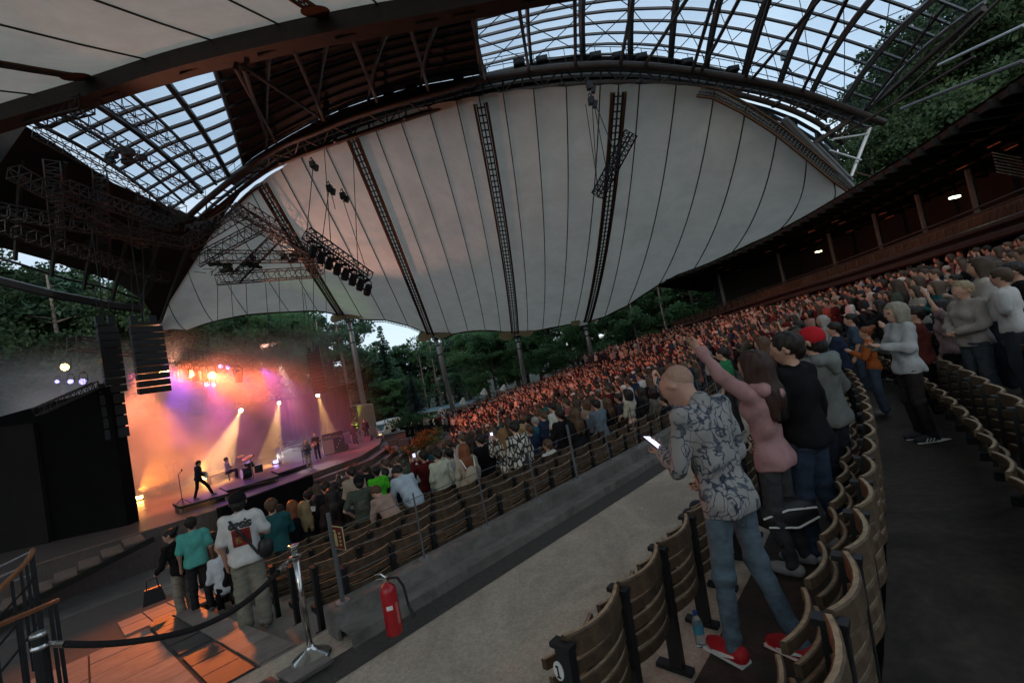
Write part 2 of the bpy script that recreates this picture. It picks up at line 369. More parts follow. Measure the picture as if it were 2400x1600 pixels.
def eyelet_strip(P, wv, n, parent, wid, name='eyelet_strip'):
    """a laced cable band: webbing edges and dark rungs"""
    mb = MB()
    for side, mi, r in ((-1, 1, .09), (1, 1, .09), (0, 0, .05), (-.62, 0, .05), (.62, 0, .05)):
        mb.tube([P(k/24)+wv(k/24)*wid*side for k in range(25)], r*wid/.33, 4, mi)
    for k in range(n):
        t_ = (k+.5)/n; mb.tube([P(t_)-wv(t_)*wid*.65, P(t_)+wv(t_)*wid*.65], .045, 4, 0)
    mb.build(name, [M['darksteel'], M['webbing']], parent)
for i, n in ((6, 44), (10, 52), (15, 58), (20, 58)):
    P = lambda t_, i=i: memb(i, .015+.98*t_)+Vector((0, -.12, -.08))
    wv = lambda t_, i=i: (memb(i+.5, .02+.96*t_)-memb(i-.5, .02+.96*t_)).normalized()
    eyelet_strip(P, wv, n, roof, .36)
P = lambda t_: memb(t_*6, .012); wv = lambda t_: Vector((.8, .3, .5)).normalized(); eyelet_strip(P, wv, 56, roof, .3)
P = lambda t_: memb(22.6+t_*5.4, .012)+Vector((0, -.1, 0)); wv = lambda t_: Vector((.6, -.2, .75)).normalized(); eyelet_strip(P, wv, 50, roof, .26)
mb = MB(); mb.tube([memb(k/4, .998) for k in range(4, 112)], .09, 5); mb.build('edge_cable', M['seam'], roof)
mb = MB(); mb.tube([memb(k/4, 1.0)+Vector((0, 0, -.22)) for k in range(27, 40)], .05, 4)
for k in range(54, 80): q = memb(k/2/1.0 if False else k/8+0, .998); mb.tube([q, q+Vector((0, 0, -.22))], .03, 3)
mb.build('edge_lacing', M['seam'], roof)
# the near cloth roof, behind the brown girder, over the photographer's head
BM = [(-160,330,21),(0,272,19.5),(200,213,18.5),(400,150,17.6),(600,100,16.8),(800,58,16.2),(1000,22,16),(1090,4,16),(1300,-35,16.2),(1560,-70,16.6)]
BMP = [ad(*q) for q in BM]
def beam(t_): return spline(BMP, t_)
near = thing('membrane_canopy', 'cloth canopy at the top left above the brown girder, near the camera', 'canopy', beam(.4))
def nmem(u, v):
    a = beam(.02+u*.93)+Vector((0, -.1, .42)); b = Vector((lerp(-32, 8, u), lerp(-4, -9, u), lerp(8.5, 9.5, u)))
    c = a*(1-v)+b*v; return c+Vector((0, 0, -.8))*(4*v*(1-v))
US = [0, .07, .16, .235, .31, .40, .49, .55, .62, .71, .80, .9, 1]
for i in range(len(US)-1):
    mb = MB(); mb.grid([[nmem(lerp(US[i], US[i+1], a/4), v/14) for a in range(5)] for v in range(15)]); mb.build('fabric_panel', M['membrane'], near, smooth=True)
    if i and i not in (3, 7): mb = MB(); mb.tube([nmem(US[i], v/10)+Vector((0, 0, -.04)) for v in range(11)], .035, 4); mb.build('seam', M['seam'], near)
for u in (US[3], US[7]):
    P = lambda t_, u=u: nmem(u, .01+t_*.9)+Vector((0, 0, -.09)); wv = lambda t_, u=u: (nmem(u+.02, t_)-nmem(u-.02, t_)).normalized(); eyelet_strip(P, wv, 60, near, .2)
    pl = MB(); q = nmem(u, .03); pl.lathe(q+Vector((0, 0, -.13)), [(.5, 0), (.5, .03)], 18, R=basis((nmem(u, .05)-nmem(u, 0)).cross(nmem(u+.05, 0)-nmem(u, 0)))); pl.build('corner_plate', M['webbing'], near)
# brown box girder
gd = thing('roof_girder', 'brown steel box girder crossing the top left under the near canopy', 'girder', beam(.4))
mb = MB(); n = 40; P = []
for i in range(n+1):
    c = beam(i/n); nx = beam(min(i/n+.01, 1)); pv = beam(max(i/n-.01, 0)); d = (nx-pv).normalized(); u = Vector((0, 0, 1)); u = (u-d*d.dot(u)).normalized(); s_ = d.cross(u)
    P.append([c+s_*a*.35+u*b*.40 for a, b in ((-1, -1), (1, -1), (1, 1), (-1, 1), (-1, -1))])
mb.grid(P); mb.build('box_beam', M['brown'], gd)
for i in range(2, n, 4):
    c = beam(i/n); mb = MB(); mb.box(c, (.10, .8, .92), basis(Vector((0, 0, 1)), (beam(i/n+.01)-beam(i/n)).normalized())); mb.build('stiffener', M['brown'], gd)
# ================================================================== the arch: a curved lattice truss
AU = [(430,500,30.5),(480,455,30),(560,392,29),(640,338,28),(720,305,27.2),(800,272,26.5),(900,240,25.6),(1000,212,24.8),(1100,185,24.2),(1200,166,23.8),(1300,155,23.5),(1400,150,23.4),(1500,154,23.4),(1600,166,23.6),(1700,182,23.9),(1800,202,24.3),(1880,226,24.7),(1950,252,25.2),(2030,282,25.8)]
AL = [(455,520,31.2),(510,470,30.7),(600,400,29.8),(665,367,29),(735,340,28),(815,312,27.2),(905,282,26.4),(1000,252,25.6),(1100,225,24.9),(1200,208,24.4),(1300,196,24.1),(1400,190,24),(1500,191,24),(1600,200,24.2),(1680,214,24.4),(1760,234,24.8),(1830,258,25.3),(1890,290,25.9),(1935,330,26.5)]
AUP = [ad(*q) for q in AU]; ALP = [ad(*q) for q in AL]
arch = thing('arch_truss', 'long curved steel lattice arch carrying the upper edge of the big cloth canopy', 'arch', AUP[11])
mb = MB(); mb.tube([spline(AUP, i/60) for i in range(61)], .21, 8); mb.build('top_chord', M['brown'], arch, smooth=True)
mb = MB(); mb.tube([spline(ALP, i/60) for i in range(61)], .15, 8); mb.build('bottom_chord', M['brown'], arch, smooth=True)
mb = MB(); mb.tube([spline(AUP, i/60)+Vector((0, .9, .1)) for i in range(61)], .12, 6); mb.build('rear_chord', M['greysteel'], arch, smooth=True)
NB = 40
for i in range(NB):
    t0 = i/NB; a, b, c = spline(AUP, t0), spline(ALP, t0), spline(ALP if i % 2 == 0 else AUP, (i+1)/NB)
    mb = MB(); mb.tube([a, b], .055, 5); mb.build('post', M['brown'], arch)
    mb = MB(); mb.tube([a if i % 2 == 0 else b, c], .05, 5); mb.build('diagonal', M['brown'], arch)
    if i % 4 == 2:
        mb = MB(); mb.lathe(b-Vector((0, .0, .12)), [(.12, 0), (.24, .06), (.24, .2), (.12, .26)], 10); mb.build('node', M['darksteel'], arch)
# catwalk with floodlight boxes above the arch
cw = thing('catwalk', 'dark maintenance gangway with thin handrails running above the arch', 'catwalk', AUP[8]+Vector((0, .9, .5)))
CW = lambda t_: spline(AUP, t_)+Vector((0, 1.2, .55))
mb = MB(); mb.grid([[CW(i/50)+Vector((0, y, 0)) for y in (-.5, .5)] for i in range(4, 51)]); mb.grid([[CW(i/50)+Vector((0, -.5, z)) for z in (-.2, .22)] for i in range(4, 51)]); mb.build('gangway', M['darksteel'], cw)
for dz in (.55, 1.0):
    mb = MB(); mb.tube([CW(i/50)+Vector((0, -.5, dz)) for i in range(4, 51)], .022, 4); mb.build('handrail', M['darksteel'], cw)
for i in range(8, 98):
    if i % 2: mb = MB(); mb.tube([CW(i/98)+Vector((0, -.5, 0)), CW(i/98)+Vector((0, -.5, 1.0))], .02, 4); mb.build('baluster', M['darksteel'], cw)
for k, t_ in enumerate([.24, .27, .33, .36, .42, .45, .5, .53, .6, .63, .66, .72, .78]):
    mb = MB(); c = CW(t_)+Vector((0, -.6, .42)); mb.box(c, (.62, .3, .3)); mb.box(c+Vector((0, -.17, 0)), (.5, .06, .22)); o = mb.build('floodlight', M['darksteel'], origin=c)
    props(o, 'dark box floodlight on the arch gangway, '+nth(k)+' from the left', 'floodlight', 'unlit floodlights along the arch gangway')
def by_x(Q, x):
    for a, b in zip(Q, Q[1:]):
        if a[0] <= x <= b[0]: f = (x-a[0])/(b[0]-a[0]); return (lerp(a[1], b[1], f), lerp(a[2], b[2], f))
    return (Q[0] if x < Q[0][0] else Q[-1])[1:]
mb = MB(); P = []
for i in range(46):      # dark gutter board closing the slot between glazing and arch
    x = 560+1340*i/45; yu, du = by_x([(390,478,31),(470,430,30.4),(540,395,29.6),(600,350,28.8),(760,262,27.2),(930,205,26),(1100,172,25.2),(1300,128,24.8),(1480,126,24.8),(1620,150,24.8),(1760,185,25),(1880,222,25.5),(1985,258,26)], x); yl, dl = by_x(AL, x)
    P.append([ad(x, yu+2, du), ad(x, lerp(yu, yl, .5)+4, lerp(du, dl, .5)+.9), ad(x, yl-lerp(2, 6, i/45) if x < 1700 else lerp(yu, yl, .75), dl+1.0)])
mb.grid(P); mb.build('gutter_board', M['roofdark'], cw)
# floodlight seen against the glass roof
c = ad(1803, 128, 25); t_ = thing('floodlight', 'square floodlight on a short bracket standing out against the right glass roof', 'floodlight', c)
mb = MB(); mb.box(c, (.42, .2, .5), Matrix.Rotation(.15, 3, 'Y')); mb.build('housing', M['greysteel'], t_)
mb = MB(); mb.tube([c+Vector((-.1, 0, -.25)), c+Vector((-.05, 0, -.6)), c+Vector((.15, 0, -1))], .05); mb.build('bracket', M['darksteel'], t_)
# ================================================================== glazed roof strip between girder and arch
RT = [beam(.06+.9*i/30)+Vector((0, .25, .75)) for i in range(31)]
RTX = [(60,262,19.4),(200,200,18.8),(400,140,18),(600,85,17.2),(800,42,16.6),(1000,6,16.4),(1085,-14,16.5),(1300,-70,16.5),(1500,-120,16.5),(1700,-150,16.5),(1900,-130,17),(2100,-70,18),(2260,-5,19)]
RBX = [(390,478,31),(470,430,30.4),(540,395,29.6),(600,350,28.8),(760,262,27.2),(930,205,26),(1100,172,25.2),(1300,128,24.8),(1480,126,24.8),(1620,150,24.8),(1760,185,25),(1880,222,25.5),(1985,258,26)]
RTP = [ad(*q) for q in RTX]; RBP = [ad(*q) for q in RBX]
def rf(u, v):      # u 0..12 along, v 0 girder .. 1 arch
    return lerp(spline(RTP, u/12), spline(RBP, u/12), v)+Vector((0, 0, .5*math.sin(PI*v)))
glass = thing('glass_roof', 'glazed roof strip of bluish panes on dark rafters between girder and arch', 'roof', rf(6, .5))
NV = 9
def bay(u0, u1, panel):
    for j in range(NV):
        gp = .012 if panel == 'pane' else .002; v0, v1 = j/NV+gp, (j+1)/NV-gp; e = (.03 if panel == 'pane' else .004)*(u1-u0); P = []
        mb = MB()
        for dz in (0, .05): P += [rf(u0+e, v0)+Vector((0, 0, dz)), rf((u0+u1)/2, v0)+Vector((0, 0, dz)), rf(u1-e, v0)+Vector((0, 0, dz)), rf(u1-e, v1)+Vector((0, 0, dz)), rf((u0+u1)/2, v1)+Vector((0, 0, dz)), rf(u0+e, v1)+Vector((0, 0, dz))]
        if panel == 'pane': mb.add(P[:6], [(0, 1, 4, 5), (1, 2, 3, 4)])
        else: mb.add(P, [(0, 5, 4, 1), (1, 4, 3, 2), (6, 7, 10, 11), (7, 8, 9, 10), (0, 1, 7, 6), (1, 2, 8, 7), (3, 4, 10, 9), (4, 5, 11, 10), (2, 3, 9, 8), (5, 0, 6, 11)])
        mb.build(panel, M['glass'] if panel == 'pane' else M['roofdark'], glass)
GB = [0, .45, .9, 1.35, 1.8, 2.4]; DB = [2.4, 3.1, 3.8, 4.5, 5.2, 6.02]; RBy = [6.02, 6.6, 7.2, 7.8, 8.4, 9.0, 9.6, 10.2, 10.8, 11.4, 12]
for B_, kind in ((GB, 'pane'), (DB, 'roof_panel'), (RBy, 'pane')):
    for a, b in zip(B_, B_[1:]): bay(a, b, kind)
for u in GB+DB[1:-1]+RBy:
    mb = MB(); r = .17 if u in (.9, 1.8, 7.2, 7.8, 8.4, 9.0, 9.6, 10.2, 10.8, 11.4) else .1
    mb.tube([rf(u, v/8)+Vector((0, 0, -.2)) for v in range(9)], r, 5); mb.build('rafter', M['greysteel' if u > 6 else 'darksteel'], glass)
for j in range(NV+1):
    for (ua, ub) in ((0, 2.4), (6.02, 12)):
        mb = MB(); mb.tube([rf(lerp(ua, ub, k/16), j/NV)+Vector((0, 0, -.05)) for k in range(17)], .10 if ua == 0 else .075, 4); mb.build('purlin', M['darksteel' if ua == 0 else 'greysteel'], glass)
    mb = MB(); mb.tube([rf(lerp(2.4, 6.02, k/10), j/NV)+Vector((0, 0, -.12)) for k in range(11)], .09, 4); mb.build('purlin', M['roofdark'], glass)
for a, b in zip(RBy, RBy[1:]):         # thin crossed tie rods
    for (v0, v1) in ((.05, .5), (.5, .95)):
        for (x, y) in ((a, b), (b, a)): mb = MB(); mb.tube([rf(x, v0)+Vector((0, 0, -.25)), rf(y, v1)+Vector((0, 0, -.25))], .022, 4); mb.build('tie_rod', M['darksteel'], glass)
RG = [spline(ALP, .70+.30*k/6)+Vector((0, .7, .1)) for k in range(7)]; RQ = [spline(TOP[22:], k/6)+Vector((0, .5, .35)) for k in range(7)]
g2 = thing('glass_roof', 'small glazed strip with dark purlins below the right end of the arch', 'roof', RG[3])
for k in range(6):
    for j in range(4):
        q = lambda a, v: lerp(RG[a], RQ[a], v); mb = MB(); mb.grid([[q(k, j/4), q(k+1, j/4)], [q(k, (j+1)/4), q(k+1, (j+1)/4)]]); mb.build('pane', M['glass'], g2)
for j in range(5): mb = MB(); mb.tube([lerp(RG[a], RQ[a], j/4) for a in range(7)], .10, 4); mb.build('purlin', M['darksteel'], g2)
for k in range(7): mb = MB(); mb.tube([RG[k], RQ[k]], .13, 5); mb.build('rafter', M['darksteel'], g2)
# brown struts from the girder and roof down to the arch
ss = [((555,150,17.3),(745,278,26.8)),((540,155,17.3),(635,330,28)),((560,160,17.2),(615,325,28.3)),((675,115,16.8),(745,278,26.8)),((808,85,16.4),(868,238,25.9)),((940,55,16.2),(985,210,24.9)),((1078,15,16.2),(1115,182,24)),((1190,5,16.4),(1215,165,23.8)),
 ((1320,0,17),(1322,150,23.4)),((1455,-5,17),(1425,148,23.4)),((1580,-5,17),(1480,152,23.4)),((1640,-5,17.4),(1590,165,23.6)),((1700,-5,17.5),(1610,165,23.6)),((1770,-5,17.6),(1712,182,24)),((1890,-10,18),(1725,185,24)),((1950,-10,18.5),(1840,215,24.5)),((2180,0,19.5),(1985,255,25.4)),((2300,-5,20),(2050,240,25.6))]
for k, (a, b) in enumerate(ss):
    A, B = ad(*a), ad(*b); mb = MB(); mb.tube([A, B], .085, 6); o = mb.build('strut', M['brown'], origin=B)
    props(o, 'brown tube strut, '+nth(k)+' from the left, bracing the roof onto the arch', 'strut', 'tube struts between roof and arch')
# right hand end frame: brown and pale tubes in front of the trees
for k, (a, b, r, m) in enumerate([((2260,20,19.5),(2015,235,25.6),.16,'brown'),((2015,235,25.6),(1870,330,26),.14,'brown'),((2240,130,20),(1950,300,26),.07,'brown'),((2352,140,17),(2070,250,25),.08,'greysteel'),((2352,58,17),(2155,150,22),.06,'paleframe'),((2000,290,26),(1955,405,26.5),.1,'paleframe'),((1912,320,26),(1992,308,26),.06,'paleframe'),((1905,345,26),(1978,368,26),.06,'paleframe'),((1870,330,26),(1955,415,27),.16,'greysteel'),((1800,275,25.2),(1955,430,27),.22,'greysteel')]):
    mb = MB(); mb.tube([ad(*a), ad(*b)], r, 6); o = mb.build('brace', M[m], origin=ad(*b))
    props(o, 'steel tube brace, '+nth(k)+' from the top, at the right foot of the arch', 'brace', 'tube braces at the right foot of the arch')
# ================================================================== masts at the far edge
MASTS = [((800,730,49.3),(847,992,49.5),'brownish shaded mast standing at the beige wall beside the stage', .27),((1000,773,49.8),(1046,957,49.8),'grey mast rising behind the terrace cafe under the cloth canopy', .26),((1187,770,49.8),(1209,900,49.8),'pale mast at the crowd edge, left of the one with two stay cables', .25),((1343,745,47.8),(1367,850,47.8),'pale mast with two thin stay cables on its sides, rising out of the crowd', .24)]
for k, (a, b, lab, r) in enumerate(MASTS):
    A, B = ad(*a), ad(*b); B.z -= 1.2; t_ = thing('mast', lab, 'mast', B); d = (A-B)
    mb = MB(); mb.tube([B, B+d*.86, A], [r, r, r*.8], 12); mb.build('shaft', M['steel'], t_, smooth=True)
    for f in (.97, .9, .8):
        mb = MB(); mb.lathe(B+d*f, [(r*1.02, -.07), (r*1.35, -.05), (r*1.35, .05), (r*1.02, .07)], 12, R=basis(d)); mb.build('collar', M['darksteel'], t_)
    mb = MB(); mb.box(A+Vector((-.15, 0, .1)), (.9, .5, .3)); mb.box(A+Vector((.1, 0, .32)), (.4, .4, .3)); mb.build('head', M['paleframe'], t_)
    for sx in (-1, 1):
        mb = MB(); mb.lathe(A+Vector((sx*.95, -.25, .35)), [(.95 if k < 3 else .5, 0), (.95 if k < 3 else .5, .04)], 20, R=basis(Vector((.15*sx, -.75, .6)))); mb.build('corner_plate', M['tan'], t_)
        if k in (1, 3) or sx > 0:
            mb = MB(); mb.tube([A+d*-.05, B+Vector((sx*(1.7 if k == 3 else -.2), 0, .5))], .025, 4); mb.build('stay_cable', M['darksteel'], t_)
# ================================================================== dark stage roof on the left
sr = thing('stage_roof', 'black sloping roof over the stage with a cut-away rear edge on the left', 'roof', ad(250, 550, 28))
poly = [(-120,255,22),(60,290,21.5),(150,345,23.5),(260,420,27),(380,472,30),(455,500,30.5),(560,432,30.2),(500,515,32),(430,620,34.8),(385,700,36.5),(366,748,37.5),(345,715,36),(330,690,35),(260,645,33),(180,618,31),(100,595,29),(0,568,27),(-120,545,25)]
mb = MB(); A = [ad(*q) for q in poly]; k = len(A); B = [q+q.normalized()*.25 for q in A]
mb.add(A+B, [tuple(range(k)), tuple(range(2*k-1, k-1, -1))]+[(i, k+i, k+(i+1) % k, (i+1) % k) for i in range(k)]); mb.build('deck', M['roofdark'], sr)
for i in range(7):
    f = i/6; mb = MB(); mb.tube([lerp(ad(-60, 285, 21.4), ad(455, 500, 30), f)*.985, lerp(ad(-60, 555, 25.5), ad(368, 740, 37), f)*.985], .12, 5); mb.build('rib', M['darksteel'], sr)
# dark rear beams seen in the cut-away
for k, (pts, r) in enumerate([([(-60,620,27),(0,645,27.5),(120,675,29),(250,700,31.5),(330,708,33)], .3), ([(-60,575,27),(40,605,28),(150,640,30),(240,660,32),(330,690,34)], .09), ([(-60,628,27),(330,722,33)], .05)]):
    mb = MB(); mb.tube([ad(*q) for q in pts], r, 5); o = mb.build('rear_beam', M['darksteel'], origin=ad(*pts[0]))
    props(o, ['thick','upper thin','lower thin'][k]+' dark beam crossing the opening behind the stage roof', 'beam', 'beams in the opening of the stage roof')
# ================================================================== lattice trusses
def truss(A, B, wd, nb, label, group=None, name='lighting_truss', m='trusssteel', r=.05, tri=False, up=Vector((0, 0, 1))):
    A, B = Vector(A), Vector(B); d = (B-A).normalized(); s_ = d.cross(up).normalized(); u = s_.cross(d)
    t_ = thing(name, label, 'truss', (A+B)/2, group)
    cs = [(-1, -1), (1, -1), (1, 1), (-1, 1)] if not tri else [(-1, -.6), (1, -.6), (0, 1)]
    off = [(s_*a+u*b)*wd/2 for a, b in cs]
    for o in off: mb = MB(); mb.tube([A+o, B+o], r, 5); mb.build('chord', M[m], t_)
    mb = MB(); n = len(off)
    for i in range(nb+1):
        for k in range(n):
            p = lerp(A, B, i/nb)+off[k]; mb.tube([p, lerp(A, B, i/nb)+off[(k+1) % n]], r*.55, 4, caps=False)
            if i < nb: mb.tube([p, lerp(A, B, (i+1)/nb)+off[(k+1) % n]], r*.55, 4, caps=False)
    mb.build('lattice', M[m], t_)
    return t_
for k in range(3):
    f = k/2; truss(lerp(ad(85,300,20.5), ad(235,215,18.5), f), lerp(ad(420,485,28), ad(505,405,27.5), f)*.985, .55, 12, nth(k)+' from the left of the dark trusses below the left glass roof', 'parallel trusses below the left glass roof', r=.032)
truss(ad(70,275,19.5), ad(200,240,18.4), .55, 6, 'short lattice truss end right under the girder at far left', r=.045)
for k, (a, b) in enumerate([((475,590,31),(725,590,37)),((500,640,32),(730,625,38)),((430,560,30),(560,480,30)),((560,480,30),(690,560,36)),((530,480,29.5),(740,600,37.5)),((450,600,31.5),(600,520,34)),((540,640,33),(640,540,35)),((690,560,36),(735,625,38.5))]):
    truss(ad(*a), ad(*b), .75, 9, nth(k)+' brown lattice truss of the space grid over the stage, counted from the front', 'space grid trusses over the stage', r=.04)
for k, (a, b) in enumerate([((30,395,21),(330,560,28)),((-20,480,22),(420,560,29)),((0,520,23),(380,640,33)),((150,430,23),(400,520,29)),((230,400,24),(240,600,30)),((330,450,27),(345,640,33)),((120,380,22),(135,560,27))]):
    truss(ad(*a), ad(*b), .6, 14, nth(k)+' near-black lattice truss from the top under the stage roof', 'dark trusses under the stage roof', r=.04, m='trusssteel')
for k, (x, y, d) in enumerate([(285,355,23),(500,612,32),(575,605,34),(668,590,36),(455,520,29)]):
    c = ad(x, y, d); t_ = thing('winch_cradle', ['cluster of winch gear in the left trusses before the glass roof', 'left one of the three dark winch clusters under the space grid', 'middle one of the three dark winch clusters under the space grid', 'right one of the three dark winch clusters under the space grid', 'winch cluster at the foot of the arch'][k], 'winch', c)
    mb = MB()
    for i in range(9): q = c+Vector((random.uniform(-.7, .7), random.uniform(-.5, .5), random.uniform(-.35, .35))); mb.box(q, (random.uniform(.2, .5), .3, random.uniform(.15, .3)))
    mb.build('gear_box', M['darksteel'], t_)['kind'] = 'stuff'
    mb = MB()
    for i in range(16): q = c+Vector((random.uniform(-.9, .9), random.uniform(-.5, .5), random.uniform(-.5, .5))); mb.tube([q, q+Vector((random.uniform(-.8, .8), 0, random.uniform(-.4, .4)))], .03, 4)
    mb.build('frame', M['trusssteel'], t_)['kind'] = 'stuff'
# hanging truss with eight spotlights, and the bare tilted one
def spot_fixture(c, aim, size, label, group=None, lens=None, name='spotlight'):
    c = Vector(c); t_ = thing(name, label, 'spotlight', c, group); R = basis(-Vector(aim).normalized())
    mb = MB(); mb.lathe(c+Vector((0, 0, -size*.75)), [(size*.26, -size*.5), (size*.3, -size*.1), (size*.22, size*.38), (size*.1, size*.45)], 10, R=R); mb.build('body', M['rubber'], t_)
    mb = MB()
    for sx in (-1, 1): mb.tube([c+Vector((sx*size*.12, 0, 0)), c+Vector((sx*size*.36, 0, -size*.2)), c+Vector((sx*size*.34, 0, -size*.75))], size*.05, 4)
    mb.box(c, (size*.4, size*.25, size*.16)); mb.build('yoke', M['rubber'], t_)
    mb = MB(); mb.lathe(c+Vector((0, 0, -size*.75))+Vector(aim).normalized()*size*.5, [(size*.24, 0), (size*.24, size*.02)], 10, R=R); mb.build('lens', lens or M['darksteel'], t_)
    return t_
A, B = ad(703, 535, 22), ad(848, 638, 24.5)
truss(A, B, .5, 12, 'black hanging truss carrying eight unlit spotlights in front of the canopy', m='darksteel', r=.04)
for k in range(8):
    spot_fixture(lerp(A, B, (k+.45)/8)-Vector((0, 0, .3)), (-.55, .4, -.9), .66, 'black unlit spotlight, '+nth(k)+' from the left under the hanging truss', 'eight spotlights on the hanging truss')
truss(ad(1372, 450, 21), ad(1450, 305, 19.5), .42, 13, 'bare black truss hanging at a steep tilt before the canopy', m='darksteel', r=.035)
cb = [((1358,205,22),(1372,440,21)),((1362,225,22),(1420,370,20.3)),((1362,225,22),(1395,400,20.6)),((1345,240,22),(1375,440,21)),((720,375,25),(705,530,22)),((745,345,26),(760,560,23)),((760,440,24),(770,480,23)),((755,440,25),(735,590,23)),((788,460,25),(845,630,24.5)),((810,330,26),(822,610,24)),((500,640,33),(500,790,33)),((565,650,34),(570,770,34)),((640,620,35),(645,780,35)),((690,600,37),(705,810,36)),((720,600,37),(720,800,36)),((745,600,38),(755,830,38)),((230,600,30),(232,745,22)),((248,560,28),(250,760,22)),((300,600,30),(305,745,20)),((330,600,30),(330,745,20)),((530,650,33),(540,800,33)),((610,650,34),(620,800,33))]
for k, (a, b) in enumerate(cb):
    mb = MB(); mb.tube([ad(*a), ad(*b)], .022, 4); o = mb.build('cable', M['darksteel'], origin=ad(*b)); props(o, nth(k if k < 4 else k-4 if k < 10 else k-10)+(' thin slanting cable at the bare tilted truss' if k < 4 else ' thin cable from the left above the truss of eight spotlights' if k < 10 else ' thin vertical cable counted over the stage roof trusses'), 'cable', 'suspension cables under the roof')
for k, (x, y, d) in enumerate([(718,378,25),(757,433,24.5),(788,450,24.6),(1354,198,22.5),(1358,232,22.3)]):
    c = ad(x, y, d); t_ = thing('chain_hoist', ['upper left chain hoist on the cables above the spotlight truss', 'middle chain hoist on the cables above the spotlight truss', 'right chain hoist on the cables above the spotlight truss', 'chain hoist hooked to the arch above the tilted truss', 'lower chain hoist hanging below the arch above the tilted truss'][k], 'hoist', c)
    mb = MB(); mb.box(c, (.28, .28, .34)); mb.box(c+Vector((.16, 0, -.22)), (.2, .22, .34), Matrix.Rotation(.3, 3, 'Y')); mb.build('motor', M['rubber'], t_)
    mb = MB(); mb.tube([c+Vector((.05, 0, .2)), c+Vector((.0, 0, .42)), c+Vector((-.1, 0, .3))], .035, 5); mb.build('hook', M['darksteel'], t_)
# ================================================================== covered grandstand on the right
BE = [ad(*q) for q in [(1530,755,42),(1700,698,33),(1830,655,27),(1940,620,22),(2150,547,16.2),(2350,475,12.3),(2700,345,8.8),(3200,160,6.5)]]
RE = [ad(*q) for q in [(1500,652,43),(1600,612,39),(1710,560,33.5),(1830,495,27.5),(1945,430,22.5),(2100,345,17.6),(2352,188,12.4),(2700,-50,8.8),(3200,-420,6.4)]]
for q in RE: q.z = lerp(q.z, 5.0, .7)
def edge(P, t_, back=0, dz=0):
    c = spline(P, t_); d = spline(P, min(t_+.02, .9999))-spline(P, max(t_-.02, 0)); n = Vector((-d.y, d.x, 0)).normalized()
    if n.x < 0: n = -n
    return c+n*back+Vector((0, 0, dz))
gs = thing('grandstand', 'dark covered grandstand with a balcony of folded seats along the right side', 'grandstand', edge(BE, .5, 3, -3))
nn = 44
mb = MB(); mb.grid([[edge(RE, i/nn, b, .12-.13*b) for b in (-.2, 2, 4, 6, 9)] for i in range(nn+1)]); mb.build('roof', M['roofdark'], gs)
mb = MB()
for i in range(nn): a, b = edge(RE, i/nn), edge(RE, (i+1)/nn); mb.tube([a, b], .16, 4)
mb.build('front_beam', M['brown'], gs)
for i in range(46):
    mb = MB(); t_ = (i+.5)/46; A, B = edge(RE, t_, -.35, .02), edge(RE, t_, 8.8, -1.1); d = (B-A); mb.box((A+B)/2-Vector((0, 0, .12)), (.1, .28, d.length), basis(d)); mb.build('rafter', M['darkboard'], gs)
for k, b in enumerate((1.3, 2.8, 4.3, 5.8, 7.3)):
    mb = MB(); mb.tube([edge(RE, i/40, b, -.18-.13*b) for i in range(41)], .08, 4); mb.build('purlin', M['darkboard'], gs)
bat = mat('pale_batten', (.42, .20, .12), .6)
for k in range(26):
    t_ = random.uniform(.12, .8); b = random.uniform(.6, 5); A = edge(RE, t_, b, -.30-.13*b); B = edge(RE, t_+.012, b+.05, -.30-.13*b); mb = MB(); mb.tube([A, B], .035, 4); mb.build('batten', bat, gs)
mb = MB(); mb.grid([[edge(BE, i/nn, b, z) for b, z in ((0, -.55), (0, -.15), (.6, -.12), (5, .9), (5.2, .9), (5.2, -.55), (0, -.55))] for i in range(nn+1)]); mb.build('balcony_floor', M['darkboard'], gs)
for dz, r in ((-.55, .13), (-.22, .10), (.42, .03), (.25, .02)):
    mb = MB(); mb.tube([edge(BE, i/nn, -.16, dz) for i in range(nn+1)], r, 6); mb.build('fascia_pipe' if r > .05 else 'rail', M['brown'], gs)
for k in range(11):
    t_ = .05+.085*k; mb = MB(); A = edge(BE, t_, 2.4, .3); A = edge(BE, t_, 4.6, .8); B = edge(RE, t_*1.0, 4.6, -.6); mb.tube([A, Vector((A.x, A.y, B.z))], .14, 8); mb.build('column', M['greysteel'], gs)
    mb = MB(); A = edge(BE, t_, 3.2, -.5); mb.tube([A, A-Vector((0, 0, 3.2))], .2, 8); mb.build('column', M['greysteel'], gs)
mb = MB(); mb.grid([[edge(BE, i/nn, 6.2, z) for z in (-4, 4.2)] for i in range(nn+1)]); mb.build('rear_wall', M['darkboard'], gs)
wg = mat('dark_window', (.02, .05, .045), .08, spec=.9); wl = mat('window_frame', (.05, .045, .04), .5)
for i in range(34):
    t_ = (i+.5)/34; A = edge(BE, t_-.012, 6.1, -2.0); B = edge(BE, t_+.012, 6.1, -2.0)
    mb = MB(); mb.grid([[A, B], [A+Vector((0, 0, 1.7)), B+Vector((0, 0, 1.7))]]); o = mb.build('window', wg, gs)
    mb = MB(); mb.tube([A, A+Vector((0, 0, 1.7)), B+Vector((0, 0, 1.7)), B, A], .04, 4); mb.build('frame', wl, o)
bs = MB(); bs.box((0, 0, .30), (.46, .05, .5)); bs.box((0, -.12, .22), (.44, .06, .40), Matrix.Rotation(-.25, 3, 'X')); bs.box((-.24, -.03, .2), (.04, .2, .42))
bsm = bs.mesh('balcony_seat', M['wood'])
